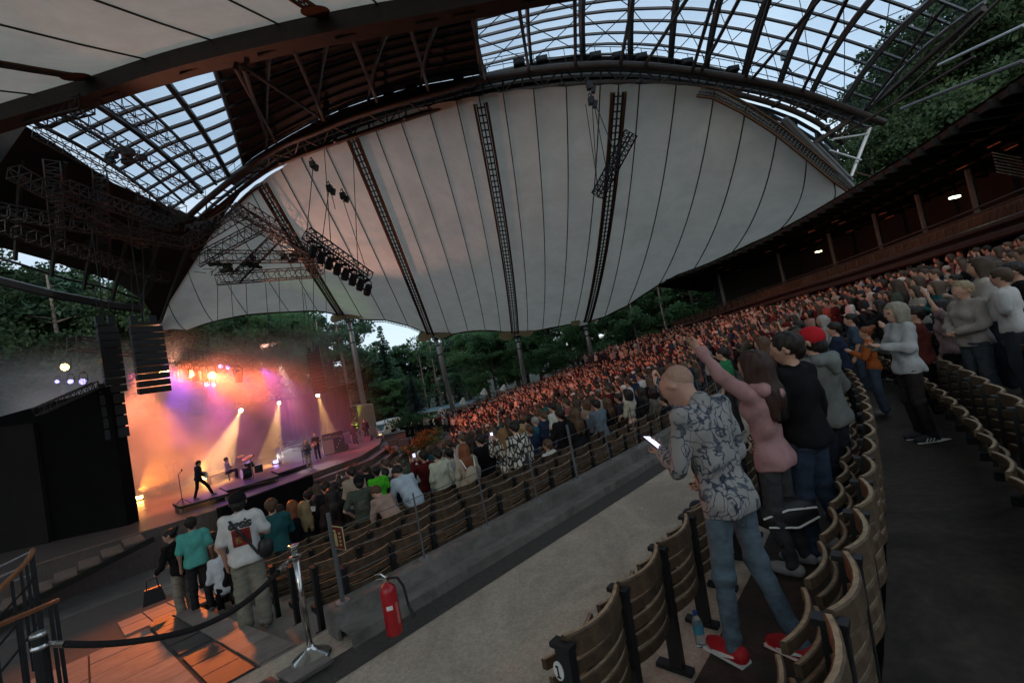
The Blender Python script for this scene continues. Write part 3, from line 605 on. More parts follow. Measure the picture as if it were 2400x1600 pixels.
for i in range(76):
    t_ = .015+.0108*i; c = edge(BE, t_, .55, -.12); d = edge(BE, t_+.01, .55)-edge(BE, t_-.01, .55)
    o = inst('balcony_seat', bsm, None, c, (0, 0, math.atan2(d.y, d.x)+PI)); props(o, 'folded seat on the balcony edge, '+nth(i)+' from its far end', 'seat', 'folded seats along the balcony edge')
for k, (x, y, d, lab, c) in enumerate([(2193,453,17,'lit greenish ceiling lamp right of the roof columns of the grandstand',(.75,1,.65)),(1880,578,27,'small warm lamp glowing under the middle of the grandstand roof',(1,.85,.35)),(2276,528,14,'lit yellowish lamp under the balcony at the far right',(.95,.9,.35)),(2081,594,19,'lit yellow-green lamp under the balcony above the crowd',(.9,.95,.35))]):
    c_ = ad(x, y, d); t_ = thing('ceiling_lamp', lab, 'lamp', c_); mb = MB(); mb.box(c_+Vector((0, 0, .06)), (.34, .2, .05)); mb.tube([c_+Vector((0, 0, .06)), c_+Vector((0, 0, .3))], .02, 4); mb.build('housing', M['darksteel'], t_)
    mb = MB(); mb.box(c_, (.3, .16, .07)); mb.build('tube_light', emis('lamp_glow', c, 6), t_)
    lamp('ceiling_lamp_light', 'POINT', c_-Vector((0, 0, .12)), c, 9, radius=.1)
mb = MB(); A = ad(2290, 395, 16)
for i in range(7): mb.tube([A+Vector((.0, 0, .12*i)), A+Vector((1.2, .2, -.35+.12*i))], .02, 4)
props(mb.build('louvre', M['paleframe'], origin=A), 'small pale louvre grille catching sky light high in the grandstand', 'grille')
# rail behind the rear edge of the crowd
rl = thing('rear_railing', 'pale metal railing along the rear edge of the crowd before the trees', 'railing', ad(1320, 865, 48))
pts = [ad(1205, 905, 49.5), ad(1228, 892, 49), ad(1290, 868, 48.5), ad(1420, 828, 47), ad(1500, 800, 45)]
for dz, r in ((0, .05), (-.35, .03), (-.7, .03)):
    mb = MB(); mb.tube([q+Vector((0, 0, dz)) for q in pts], r, 5); mb.build('rail', M['steel'], rl)
for i in range(15):
    q = spline(pts, i/14); mb = MB(); mb.tube([q, q-Vector((0, 0, 1.2))], .035, 4); mb.build('post', M['steel'], rl)
mb = MB()
for (a, b) in zip(pts[1:], pts[2:]): mb.grid([[a-Vector((0, 0, .75)), b-Vector((0, 0, .75))], [a-Vector((0, 0, 2.8)), b-Vector((0, 0, 2.8))]])
props(mb.build('retaining_wall', mat('stone_wall', (.36, .33, .29), .9, var=.4, scale=2, bump=.3)), kind='structure')
# ================================================================== stage wings, sound, light
def vwall(name, A, zA, B, zB, z0, th, m, label, cat):
    d = (B-A); n = Vector((d.y, -d.x, 0)).normalized()*th; a0, b0 = Vector((A.x, A.y, z0)), Vector((B.x, B.y, z0)); mb = MB()
    q = [a0, b0, Vector((B.x, B.y, zB)), Vector((A.x, A.y, zA))]
    mb.add(q+[v-n for v in q], [(0, 1, 2, 3), (7, 6, 5, 4), (0, 4, 5, 1), (1, 5, 6, 2), (2, 6, 7, 3), (3, 7, 4, 0)])
    o = mb.build(name, m, origin=a0); props(o, label, cat); return o
A = az(0, 1268, SZ); B = az(294, 1206, SZ); C = A+(A-B)*.8
vwall('wing_wall', C, ad(0, 955, A.y).z-.5, B, ad(240, 889, B.y).z, -5.3, .7, M['black'], 'tall black draped wing wall hiding the left end of the stage', 'wall')
A2 = ad(-150, 1290, A.y*.97); B2 = ad(112, 1240, A.y*1.0)
vwall('wing_board', A2, ad(0, 965, A2.y).z, B2, ad(105, 966, B2.y).z, -5.3, .4, M['darkboard'], 'dark brown board panel standing before the black wing at the left edge', 'board')
truss(ad(85, 945, 18), ad(222, 884, 20.5), .3, 10, 'small truss along the top of the black wing, rim-lit orange', r=.03)
dr = thing('rear_drape', 'black drape closing the rear and right side of the stage', 'drape', W(15.5, 38, SZ))
dp = [W(16.4, 36.2, 0), W(15.9, 38.5, 0), W(14.6, 41.5, 0), W(11, 43.6, 0), W(-4, 45, 0)]
ztop = ad(742, 893, dp[0].y+.4).z; mb = MB(); P = []
for i in range(81):
    q = spline(dp, i/80); n = Vector((.5, .5, 0)); q = q+n*.12*math.sin(i*1.9); P.append([Vector((q.x, q.y, z)) for z in (SZ, -1, ztop-.35*(i/80))])
mb.grid(P); mb.build('cloth', M['black'], dr, smooth=True)
mb = MB(); mb.tube([spline(dp, i/80)+Vector((0, 0, ztop-.35*(i/80)+.05)) for i in range(81)], .06, 5); mb.build('bar', M['darksteel'], dr)
def array(x, y0, y1, d, n, wd, dep, label, yaw, curve=.05):
    T = ad(x, y0, d); Bt = ad(x+ (y1-y0)*.05, y1, d); h = (T.z-Bt.z)/n; t_ = thing('line_array', label, 'speaker', T)
    R0 = Matrix.Rotation(yaw, 3, 'Z'); c = Vector(T); tilt = 0
    mb = MB(); mb.box(T+Vector((0, 0, .12)), (wd*.9, dep*.8, .1), R0); mb.box(T+R0@Vector((-wd*.3, 0, .32)), (.25, .25, .4), R0); mb.box(T+R0@Vector((wd*.3, 0, .32)), (.25, .25, .4), R0); mb.build('bumper', M['darksteel'], t_)
    for k in range(n):
        tilt = curve*max(0, k-n*.35)**1.3*.25; R = R0 @ Matrix.Rotation(tilt, 3, 'X'); c = c+R@Vector((0, 0, -h))
        mb = MB(); q = c+R@Vector((0, 0, h/2)); hh = h*.44
        vs = [q+R@Vector(v) for v in ((-wd/2, -dep/2, -hh), (wd/2, -dep/2, -hh), (wd/2*.8, dep/2, -hh*.85), (-wd/2*.8, dep/2, -hh*.85), (-wd/2, -dep/2, hh), (wd/2, -dep/2, hh), (wd/2*.8, dep/2, hh*.85), (-wd/2*.8, dep/2, hh*.85))]
        mb.add(vs, [(0, 3, 2, 1), (4, 5, 6, 7), (0, 1, 5, 4), (1, 2, 6, 5), (2, 3, 7, 6), (3, 0, 4, 7)]); cab = mb.build('cabinet', M['rubber'], t_)
        mb = MB(); mb.box(q+R@Vector((0, -dep/2-.01, 0)), (wd*.72, .015, hh*1.5), R); mb.build('grille', M['darksteel'], cab)
    mb = MB(); mb.tube([T+Vector((0, 0, .15)), T+Vector((0, 0, 5))], .02, 4); mb.build('chain', M['darksteel'], t_)
    return t_
array(331, 752, 905, 20, 10, 1.15, .75, 'large hanging black speaker array with ten cabinets at the left of the stage', .95)
array(243, 752, 905, 21, 9, .75, .7, 'narrow black speaker column hanging in front of the wing wall', .95, .02)
array(252, 905, 1010, 20.9, 4, .85, .7, 'black speaker stack standing against the edge of the wing wall', .95, 0)
array(722, 812, 905, 36, 12, 1.0, .9, 'right speaker array hanging before the trees, nearer of the pair', .2)
array(757, 838, 888, 41, 8, .75, .8, 'thinner farther speaker array hanging beside the right one', .2)
truss(ad(165, 788, 24.5), ad(572, 833, 36), .7, 22, 'long lighting truss over the stage, glowing orange, full of spotlights', r=.05)
OR, PU, WH, AM = (1, .25, .035), (.26, .05, 1), (1, .8, .7), (1, .52, .16)
e_or = emis('orange_glow', (1, .5, .10), 60); e_pu = emis('violet_glow', (.35, .3, 1), 9); e_wh = emis('warm_white_glow', (1, .75, .45), 40)
cd_ = (-ray(430, 850)).normalized()
stage_c = W(9, 33, SZ)
def par(x, y, d, em, label, size=.7):
    c = ad(x, y, d); return spot_fixture(c+Vector((0, 0, size*.75))-cd_*size*.5, cd_, size, label, None, em)
for (x, y, d, l) in ((377, 853, 27.5, 'blazing orange spotlight just right of the big speaker array'), (435, 858, 29.5, 'blazing orange spotlight in the middle of the stage truss'), (487, 862, 31.5, 'blazing orange spotlight toward the right end of the stage truss')):
    par(x, y, d, e_or, l, 1.0); q = ad(x, y, d)+cd_*.5
    lamp('par_light', 'SPOT', q, (1, .16, .06), 8500, {377: W(21, 12, -5), 435: W(24, 21, -6.5), 487: W(27, 27, -7.5)}[x], 52, .7, .3)
for (x, y, d, l) in ((367, 836, 27, 'violet spotlight peeking out beside the big speaker array'), (506, 841, 32, 'left one of two violet spotlights high on the stage truss'), (523, 844, 32.5, 'right one of two violet spotlights high on the stage truss'), (474, 883, 31.5, 'lower left violet spotlight under the last orange one'), (491, 883, 32, 'lower right violet spotlight under the last orange one')):
    par(x, y, d, e_pu, l, .55)
for (x, y, d, l) in ((408, 848, 29, 'small white spotlight between two orange ones on the stage truss'), (427, 849, 29.4, 'small white spotlight close above the middle orange one')): par(x, y, d, e_wh, l, .4)
for k, x in enumerate((395, 413, 424, 447, 465, 545)):
    spot_fixture(ad(x, 832+k*2, 28.5+k*.5), (-.2, .2, -1), .85, nth(k)+' from the left of the dark moving spotlights on the stage truss', 'dark spotlights on the stage truss')
par(149, 843, 25, e_or, 'lone orange spotlight glowing over the black wing at the left', .8)
for k, x in enumerate((131, 162, 190)): par(x, 876, 26, e_pu, ['leftmost', 'middle', 'rightmost and largest'][k]+' of three violet lamps over the black wing', .4+.15*k)
for (x, y, d, aim, l) in ((553, 938, 34, W(7.2, 36, -2), 'warm spotlight in mid smoke with a beam to the lower left'), (640, 920, 36, W(10.5, 37, -2.5), 'warm spotlight at the drape top throwing a cone down left'), (727, 903, 37.2, W(14.6, 36.5, -3.7), 'warm spotlight below the right speaker array shining straight down')):
    c = ad(x, y, d); a_ = (aim-c).normalized(); spot_fixture(c+Vector((0, 0, .4)), (a_*.5+cd_).normalized(), .6, l, None, e_wh)
    lamp('stage_spot', 'SPOT', c+(a_*.5+cd_).normalized()*.5, AM, 9000, aim, 24, .35, .06)
# stage spots colouring smoke, side aisle and canopies; some added without a fixture
for (c, aim, col, e, sz) in ((ad(380,845,28), W(4, 33, SZ), OR, 3800, 80), (ad(436,850,30), W(6, 35, SZ), OR, 3800, 75), (ad(487,855,32), W(8, 36, SZ), OR, 2000, 50), (ad(377,853,27.3)+cd_*.6, W(.3, 6.6, -2.6), (1, .2, .03), 10000, 20), (ad(325,848,27), W(2.5, 33, SZ), OR, 4500, 60),
    (ad(409,846,29), W(12, 34.5, -2), (1, .72, .8), 4200, 18), (ad(514,838,32.2), W(14, 36, SZ), PU, 2800, 36), (ad(368,834,27), W(7, 29, SZ), (.3, .04, 1), 4000, 50), (ad(475,880,31.5), W(8, 34, -2.5), (1, .06, .32), 2800, 46), (ad(300,850,27), W(4, 32, SZ), (1, .1, .25), 1500, 50), (ad(600,845,33), W(13, 31, SZ), (.3, .06, 1), 1500, 50), (ad(149,843,25.2), W(-1, 28, -2.4), OR, 1500, 60), (ad(640,835,33), W(10.4, 28.2, SZ), WH, 2600, 16), (ad(600,800,37), ad(880,430,34), (1, .46, .34), 5000, 64), (ad(392,835,26), ad(560,40,14), (1, .4, .25), 2200, 46)):
    lamp('stage_spot', 'SPOT', c, col, e, aim, sz, 1 if sz == 20 else .5, .5 if sz == 20 else .15)
def floor_lamp(x, y, col, em, label, e, aim, z=SZ):
    c = az(x, y, z); t_ = thing('floor_lamp', label, 'lamp', c); mb = MB(); mb.box(c+Vector((0, 0, .18)), (.36, .3, .26)); mb.box(c+Vector((0, 0, .03)), (.4, .3, .06)); mb.build('housing', M['rubber'], t_)
    mb = MB(); dd = Vector((-c.x, -c.y, 0)).normalized(); mb.box(c+Vector((0, 0, .2))+dd*.17, (.24, .2, .16)); mb.build('lens', em, t_)
    lamp('floor_light', 'SPOT', c+Vector((0, 0, .5)), col, e, aim, 60, .5, .1)
floor_lamp(321, 1149, OR, e_or, 'glaring amber floor lamp at the left edge of the stage', 1200, W(5, 34, -1))
floor_lamp(470, 1104, OR, e_or, 'orange floor lamp lighting the smoke behind the guitarist', 1500, W(6.5, 36, 1))
floor_lamp(634, 1066, (1, .95, .9), e_pu, 'white floor lamp with a short beam beside the keyboard riser', 700, W(11.5, 33, -2.6))
# smoke: one closed body of air over the stage
sm = MB(); sm.box((0, 0, 0), (19, 17.5, 9.2)); so_ = sm.build('stage_smoke', None if False else M['black'], origin=(0, 0, 0)); so_.location = W(6.5, 35.2, SZ+4.65); so_.rotation_euler = (0, 0, PI/4)
so_.data.materials.clear(); vm = bpy.data.materials.new('smoke'); vm.use_nodes = True; t = vm.node_tree; t.nodes.clear()
pv = N('ShaderNodeVolumePrincipled', t); pv.inputs['Color'].default_value = (.9, .9, .9, 1); pv.inputs['Anisotropy'].default_value = .25
co = N('ShaderNodeTexCoord', t); n1 = N('ShaderNodeTexNoise', t); n1.inputs['Scale'].default_value = .26; n1.inputs['Detail'].default_value = 4; n1.inputs['Roughness'].default_value = .55; n1.inputs['Distortion'].default_value = .6
t.links.new(co.outputs['Object'], n1.inputs['Vector']); r1 = N('ShaderNodeMapRange', t); r1.inputs['From Min'].default_value = .44; r1.inputs['From Max'].default_value = .62; r1.inputs['To Min'].default_value = .006; r1.inputs['To Max'].default_value = .24
t.links.new(n1.outputs['Fac'], r1.inputs['Value'])
sx_ = N('ShaderNodeSeparateXYZ', t); t.links.new(co.outputs['Object'], sx_.inputs[0])
def ramp(sock, a, b):
    m = N('ShaderNodeMapRange', t); m.interpolation_type = 'SMOOTHSTEP'; m.inputs['From Min'].default_value = a; m.inputs['From Max'].default_value = b; t.links.new(sock, m.inputs['Value']); return m.outputs[0]
def mul(a, b):
    m = N('ShaderNodeMath', t, operation='MULTIPLY'); t.links.new(a, m.inputs[0]); t.links.new(b, m.inputs[1]); return m.outputs[0]
den = mul(mul(mul(mul(r1.outputs[0], ramp(sx_.outputs['X'], 6.5, .5)), ramp(sx_.outputs['X'], -9.4, -7)), mul(ramp(sx_.outputs['Y'], -5.2, -1.5), ramp(sx_.outputs['Y'], 8.7, 6.5))), ramp(sx_.outputs['Z'], 4.6, 1.0))
thin = N('ShaderNodeMath', t, operation='MULTIPLY_ADD'); thin.inputs[1].default_value = .022; t.links.new(ramp(sx_.outputs['Y'], -7, -1), thin.inputs[0]); t.links.new(den, thin.inputs[2]); t.links.new(thin.outputs[0], pv.inputs['Density']); o = N('ShaderNodeOutputMaterial', t); t.links.new(pv.outputs[0], o.inputs['Volume']); so_.data.materials.append(vm)
props(so_, kind='stuff')
# ------------------------------------------------------------------ band gear
def riser(corners, z, label, legs=True):
    P = [az(x, y, z) for x, y in corners]; c = sum(P, Vector())/4; t_ = thing('riser', label, 'riser', Vector((c.x, c.y, SZ)))
    mb = MB(); mb.prism([tuple(p.xy) for p in P], z-.12, z); mb.build('platform', M['stage'], t_)
    mb = MB(); mb.tube([p+Vector((0, 0, -.06)) for p in P+P[:1]], .06, 4); mb.build('edge_frame', M['darkboard'], t_)
    for p in P: q = lerp(p, c, .08); mb = MB(); mb.box((q.x, q.y, (SZ+z-.12)/2), (.1, .1, z-.12-SZ)); mb.build('leg', M['stagewood'], t_)
riser([(398,1155),(412,1163),(524,1132),(505,1122)], SZ+.3, 'low dark riser under the leaning guitarist')
riser([(505,1118),(520,1126),(640,1092),(618,1083)], SZ+.3, 'low riser carrying the drum kit')
riser([(624,1080),(640,1086),(712,1062),(698,1055)], SZ+.25, 'low riser in front of the keyboard desk')
for k, (a, b) in enumerate([((362,1135),(430,1112)), ((480,1113),(528,1095))]):
    A, B = az(*a, SZ), az(*b, SZ); t_ = thing('bench', ['long amber-lit bench left of the guitarist', 'short bench between the guitarist and the drummer'][k], 'bench', (A+B)/2); d = (B-A)
    mb = MB(); mb.box((A+B)/2+Vector((0, 0, .5)), (d.length, .4, .1), Matrix.Rotation(math.atan2(d.y, d.x), 3, 'Z')); mb.build('top', M['stagewood'], t_)
    for f in (.03, .97): mb = MB(); q = lerp(A, B, f); mb.box(q+Vector((0, 0, .23)), (.1, .3, .46)); mb.build('leg', M['stagewood'], t_)
def drumkit(c):
    t_ = thing('drum_kit', 'drum kit with a pale bass drum head on the middle riser', 'drum kit', c); R = Matrix.Rotation(-.75, 3, 'Z')
    def drum(p, r, h, ax, nm, m=M['rubber']):
        mb = MB(); mb.lathe(c+R@Vector(p), [(r, -h/2), (r, h/2)], 14, R=R@basis(Vector(ax))); d = mb.build(nm, m, t_)
        mb = MB(); mb.lathe(c+R@Vector(p), [(r*.94, h/2+.004), (r*.94, h/2+.012)], 14, R=R@basis(Vector(ax))); mb.build('drum_head', M['white'], d)
    drum((0, -.1, .32), .3, .45, (0, -1, .05), 'bass_drum'); drum((-.25, .1, .78), .16, .2, (0, -.3, 1), 'tom'); drum((.2, .1, .78), .17, .22, (0, -.3, 1), 'tom'); drum((.55, .4, .45), .21, .4, (0, 0, 1), 'floor_tom'); drum((-.5, .35, .6), .18, .14, (0, 0, 1), 'snare')
    for (x, y, z, r) in ((-.75, .2, 1.05, .2), (.75, .0, 1.25, .24), (-.35, -.15, 1.3, .22)):
        mb = MB(); q = c+R@Vector((x, y, z)); mb.lathe(q, [(r, -.01), (.03, .02)], 14, R=basis(Vector((.1, -.25, 1)))); cy_ = mb.build('cymbal', mat('brass', (.6, .4, .15), .3, .9), t_)
        mb = MB(); mb.tube([q, Vector((q.x, q.y, c.z))], .015, 4); mb.build('stand', M['steel'], cy_)
drumkit(az(572, 1098, SZ+.3)+Vector((0, 0, 0)))
c = az(672, 1058, SZ); t_ = thing('keyboard_desk', 'keyboard desk stacked with instruments beside the singer', 'keyboard', c)
mb = MB(); R = Matrix.Rotation(.9, 3, 'Z'); mb.box(c+Vector((0, 0, .9)), (1.9, .6, .08), R); mb.build('top', M['darkboard'], t_)
for sx in (-.85, .85): mb = MB(); mb.box(c+R@Vector((sx, 0, .45)), (.06, .5, .86), R); mb.build('leg', M['darksteel'], t_)
for k, (sx, z) in enumerate(((-.3, .98), (.3, 1.16), (.1, 1.34))): mb = MB(); mb.box(c+R@Vector((sx, .05, z)), (1.1, .32, .1), R); mb.build('keyboard', M['rubber'], t_)
mb = MB(); mb.box(c+R@Vector((-1.0, -.2, 1.05)), (.35, .02, .3), R); mb.build('sheet', M['paper'], t_)
for k, (x, y, lab) in enumerate([(758, 1043, 'tall amplifier stack with a pale front at the right of the stage'), (782, 1036, 'dark amplifier rack with lit dials right of the pale one')]):
    c = az(x, y, SZ); t_ = thing('amplifier', lab, 'amplifier', c); R = Matrix.Rotation(.5, 3, 'Z')
    mb = MB(); mb.box(c+Vector((0, 0, .55)), (.75, .4, 1.1), R); cab = mb.build('cabinet', M['rubber'], t_)
    mb = MB(); mb.box(c+Vector((0, 0, .55))+R@Vector((0, -.21, 0)), (.66, .02, .98), R); mb.build('grille_cloth', mat('grille_cloth', (.35, .22, .2), .9) if k == 0 else M['darksteel'], cab)
    mb = MB(); mb.box(c+Vector((0, 0, 1.3)), (.7, .3, .32), R); hd = mb.build('head', M['darkboard'], t_)
    for i in range(4): mb = MB(); mb.box(c+Vector((0, 0, 1.25 if k == 0 else .4+.2*i))+R@Vector((-.2+.13*i, -.235 if k else -.16, 0)), (.05, .02, .05), R); mb.build('dial', M['white'], hd)
for k, (x, y, z, lab) in enumerate([(420, 1158, SZ+.3, 'tripod microphone stand at the left end of the guitarist riser'), (585, 1112, SZ, 'microphone stand before the drum riser'), (700, 1078, SZ, 'microphone stand left of the singer'), (596, 1045, SZ, 'tall boom stand behind the drum kit')]):
    c = az(x, y, z); t_ = thing('microphone_stand', lab, 'stand', c); mb = MB(); mb.tube([c, c+Vector((0, 0, 1.4)), c+Vector((.25, -.1, 1.55))], .018, 5); mb.build('pole', M['darksteel'], t_)
    for a in range(3): mb = MB(); mb.tube([c+Vector((0, 0, .28)), c+Vector((.4*math.cos(a*2.1), .4*math.sin(a*2.1), .01))], .015, 4); mb.build('foot', M['darksteel'], t_)
    mb = MB(); mb.lathe(c+Vector((.27, -.11, 1.57)), [(.02, -.05), (.035, .03), (.02, .06)], 8); mb.build('microphone', M['rubber'], t_)
for k, (x, y) in enumerate([(905, 1022), (930, 1022), (788, 1033), (845, 1012)]):
    c = az(x, y, SZ if k < 1 else SZ); t_ = thing('monitor_wedge', ['black monitor wedge on the violet platform', 'small monitor wedge right of the violet platform', 'monitor wedge at the foot of the amplifiers', 'monitor wedge before the metal railing'][k], 'speaker', c)
    mb = MB(); mb.add([c+Vector(v) for v in ((-.35, -.25, 0), (.35, -.25, 0), (.35, .3, 0), (-.35, .3, 0), (-.35, -.1, .4), (.35, -.1, .4), (.35, .2, .4), (-.35, .2, .4))], [(0, 3, 2, 1), (4, 5, 6, 7), (0, 1, 5, 4), (1, 2, 6, 5), (2, 3, 7, 6), (3, 0, 4, 7)]); mb.build('cabinet', M['rubber'], t_)
    mb = MB(); mb.box(c+Vector((0, -.19, .2)), (.6, .01, .3), Matrix.Rotation(-.36, 3, 'X')); mb.build('grille', M['darksteel'], t_)
# ------------------------------------------------------------------ right of the stage: ivy wall, railing, platform, van, cafe
A, B, C = ad(772, 1045, 43), ad(826, 1012, 46), ad(868, 1005, 46.5)
za, zc = ad(775, 940, 43).z, ad(826, 928, 46).z
vwall('beige_building', B, zc, C, ad(862, 927, 46.5).z, -5.3, 3, M['brickwall'], 'beige block wall behind the shaded mast at the right of the stage', 'building')
iw = vwall('ivy_wall', A, zc-.4, B, zc, -5.3, .4, M['brickwall'], 'wall overgrown with ivy, lit green from below beside the stage', 'wall')
lf = MB(); d = B-A; n = Vector((d.y, -d.x, 0)).normalized()
for k in range(2600):
    u, v = random.random()*1.02, random.random()**.85; q = A+d*u; q.z = lerp(-5.2, zc+.1, v); q += n*(random.random()*.28+.02); r = random.uniform(.07, .15); R = Matrix.Rotation(random.uniform(0, 6.28), 3, n) @ Matrix.Rotation(random.uniform(-.9, .9), 3, 'Z')
    lf.add([q+R@Vector(w_) for w_ in ((-r, 0, 0), (0, -.02, r*.9), (r, 0, 0), (0, .02, -r*.9))], [(0, 1, 2, 3)])
o = lf.build('ivy', M['ivy'], origin=A); o.parent = iw; o.location = (0, 0, 0); o['kind'] = 'stuff'
for k, (x, y) in enumerate([(783, 1038), (800, 1030), (818, 1018)]):
    q = A+d*(.2+.32*k)+n*.5; q.z = SZ+.1; t_ = thing('uplight', ['leftmost', 'middle', 'rightmost and brightest'][k]+' of three green uplights at the foot of the ivy', 'lamp', q)
    mb = MB(); mb.lathe(q, [(.09, 0), (.1, .12)], 10); mb.build('housing', M['rubber'], t_); mb = MB(); mb.lathe(q, [(.085, .121), (.085, .13)], 10); mb.build('lens', emis('green_glow', (.4, 1, .1), 8), t_)
    lamp('uplight_light', 'SPOT', q+Vector((0, 0, .15)), ((.25, 1, .06), (.4, 1, .06), (.85, 1, .1))[k], 260, q+Vector((0, 0, 3))-n*.55, 60, .6, .05)
rl = thing('stage_railing', 'white metal railing with horizontal bars beside the ivy wall', 'railing', az(835, 1020, SZ))
A, B, C = az(792, 1026, SZ), az(858, 1004, SZ), az(884, 1020, SZ-.6)
for z in (.2, .36, .52, .68, .84, 1.0):
    mb = MB(); mb.tube([A+Vector((0, 0, z)), B+Vector((0, 0, z)), C+Vector((0, 0, z))], .025 if z < 1 else .04, 5); mb.build('bar', M['steel'], rl)
for f in (0, .25, .5, .75, 1): mb = MB(); q = lerp(A, B, f); mb.tube([q, q+Vector((0, 0, 1.02))], .035, 5); mb.build('post', M['steel'], rl)
mb = MB(); mb.tube([C, C+Vector((0, 0, 1.02))], .035, 5); mb.build('post', M['steel'], rl)
c = az(900, 1030, -5.2); c = ad(903, 1030, 38.5); c.z = -5.2; t_ = thing('platform', 'dark box platform with a violet-lit skirt at the end of the steps', 'platform', c); R = Matrix.Rotation(.35, 3, 'Z')
mb = MB(); mb.box(c+Vector((0, 0, .75)), (2.3, 1.4, 1.5), R); mb.build('skirt', M['stage'], t_); mb = MB(); mb.box(c+Vector((0, 0, 1.54)), (2.4, 1.5, .07), R); mb.build('top', M['darksteel'], t_)
def van(c):
    t_ = thing('parked_van', 'white van with its headlights on, parked under the trees behind the stage', 'van', c); R = Matrix.Rotation(-.25, 3, 'Z'); P = lambda x, y, z: c+R@Vector((x, y, z))
    mb = MB(); pr = [(-2.2, .35), (-2.25, 1.0), (-1.6, 1.15), (-1.0, 1.95), (-.7, 2.1), (2.3, 2.1), (2.4, .35)]
    vs = [P(sx, y, z) for sx in (-.95, .95) for y, z in pr]; k = len(pr)
    mb.add(vs, [tuple(range(k)), tuple(range(2*k-1, k-1, -1))]+[(i, k+i, k+(i+1) % k, (i+1) % k) for i in range(k)]); mb.build('body', M['white'], t_)
    mb = MB(); mb.add([P(-.8, -1.58, 1.2), P(.8, -1.58, 1.2), P(.72, -1.02, 1.92), P(-.72, -1.02, 1.92)], [(0, 1, 2, 3)]); mb.build('windscreen', mat('van_glass', (.05, .12, .13), .05, spec=.8), t_)
    for sx in (-1, 1):
        mb = MB(); mb.box(P(sx*.68, -2.26, .78), (.32, .06, .2), R); mb.build('headlight', emis('headlight_glow', (1, .7, .3), 9 if sx < 0 else 2), t_)
        mb = MB(); mb.box(P(sx*1.05, -1.2, 1.3), (.12, .2, .25), R); mb.build('mirror', M['rubber'], t_)
        for y in (-1.45, 1.5): mb = MB(); mb.lathe(P(sx*.88, y, .35), [(.35, -.1), (.35, .1)], 14, R=R@basis(Vector((1, 0, 0)))); wh = mb.build('wheel', M['rubber'], t_)
    mb = MB(); mb.box(P(0, -2.27, .5), (1.5, .06, .16), R); mb.build('bumper', M['rubber'], t_); mb = MB(); mb.box(P(0, -2.27, .5), (.45, .08, .1), R); mb.build('number_plate', M['white'], t_)
c = ad(888, 1007, 54); van(c)
fence_ = thing('hedge_fence', 'dark fence clad with greenery below the terrace cafe', 'fence', ad(970, 1010, 46)); A, B = ad(920, 1002, 48), ad(1030, 982, 47); d = B-A
for i in range(9): mb = MB(); mb.box(A+d*((i+.5)/9)+Vector((0, 0, -.1)), (d.length/9*.96, .08, 1.7), Matrix.Rotation(math.atan2(d.y, d.x), 3, 'Z')); mb.build('panel', mat('fence_green', (.025, .04, .028), .9, var=.4, scale=3) if i == 0 else bpy.data.materials['fence_green'], fence_)
cf = thing('cafe_pavilion', 'low cafe pavilion with a pale blue roof edge and slim white posts under trees', 'pavilion', ad(1015, 975, 58)); A, B = ad(962, 955, 58), ad(1075, 925, 58); d = B-A; R = Matrix.Rotation(math.atan2(d.y, d.x), 3, 'Z')
mb = MB(); mb.box((A+B)/2+Vector((0, 2.5, .1)), (d.length+1, 6, .18), R); mb.build('roof', mat('blue_roof', (.20, .34, .42), .5), cf)
mb = MB(); mb.box((A+B)/2+Vector((0, 5, -1.4)), (d.length, .2, 2.8), R); mb.build('rear_wall', M['darkboard'], cf)
for i in range(6): mb = MB(); q = lerp(A, B, (i+.2)/6); mb.tube([q, q-Vector((0, 0, 2.9))], .06, 5); mb.build('post', M['white'], cf)
mb = MB(); mb.box((A+B)/2+Vector((0, 1.5, -2.4)), (d.length, .5, .9), R); mb.build('counter', M['stagewood'], cf)
for i in range(4): mb = MB(); q = lerp(A, B, (i+.6)/5)+Vector((0, 4.8, -1.2)); mb.box(q, (1.1, .06, 1.1), R); mb.build('window', emis('cafe_window', (.45, .6, .65), .25) if i == 0 else bpy.data.materials['cafe_window'], cf)
sg = thing('string_lights', 'line of small warm bulbs strung along the cafe terrace', 'string lights', ad(1000, 968, 55)); pts = [ad(935, 975, 57), ad(962, 966, 56), ad(1000, 962, 55), ad(1050, 952, 53), ad(1088, 938, 52)]
mb = MB(); mb.tube([spline(pts, i/30)+Vector((0, 0, .06)) for i in range(31)], .015, 3); mb.build('wire', M['rubber'], sg)
bulb = emis('bulb_glow', (1, .55, .18), 14)
for i in range(26): q = spline(pts, i/25); mb = MB(); mb.lathe(q, [(.03, .06), (.085, .0), (.04, -.07)], 6); mb.build('bulb', bulb, sg)
for k, (x, y, d) in enumerate([(1112, 898, 50), (1157, 889, 50), (1063, 920, 50), (1013, 942, 50)]):
    c = ad(x, y, d); t_ = thing('path_lamp', ['white cone lamp on a post, second from the right behind the crowd', 'rightmost white cone lamp behind the crowd', 'white cone lamp on a post over the terrace, left of the other two', 'white cone lamp by the cafe roof, leftmost of four'][k], 'lamp', c)
    mb = MB(); mb.lathe(c, [(.42, -.3), (.1, .3)], 10, R=basis(Vector((.3, -.3, 1)))); mb.build('shade', M['white'], t_); mb = MB(); mb.tube([c, c+Vector((.25, 0, -3.4))], .05, 5); mb.build('post', M['greysteel'], t_)
mb = MB(); c = ad(1165, 905, 51); mb.box(c, (2.6, 1, 1.3)); mb.box(c+Vector((-1.6, 0, -.5)), (1.4, 1, .8)); o = mb.build('stone_wall', bpy.data.materials['stone_wall'], origin=c); props(o, 'pale stepped stone wall at the foot of a pine behind the crowd', 'wall')
mb = MB(); c = ad(1085, 945, 50); mb.box(c, (3.5, 1, 1.8)); o = mb.build('stone_wall', bpy.data.materials['stone_wall'], origin=c); props(o, 'stone wall lit amber beside the terrace lights', 'wall')
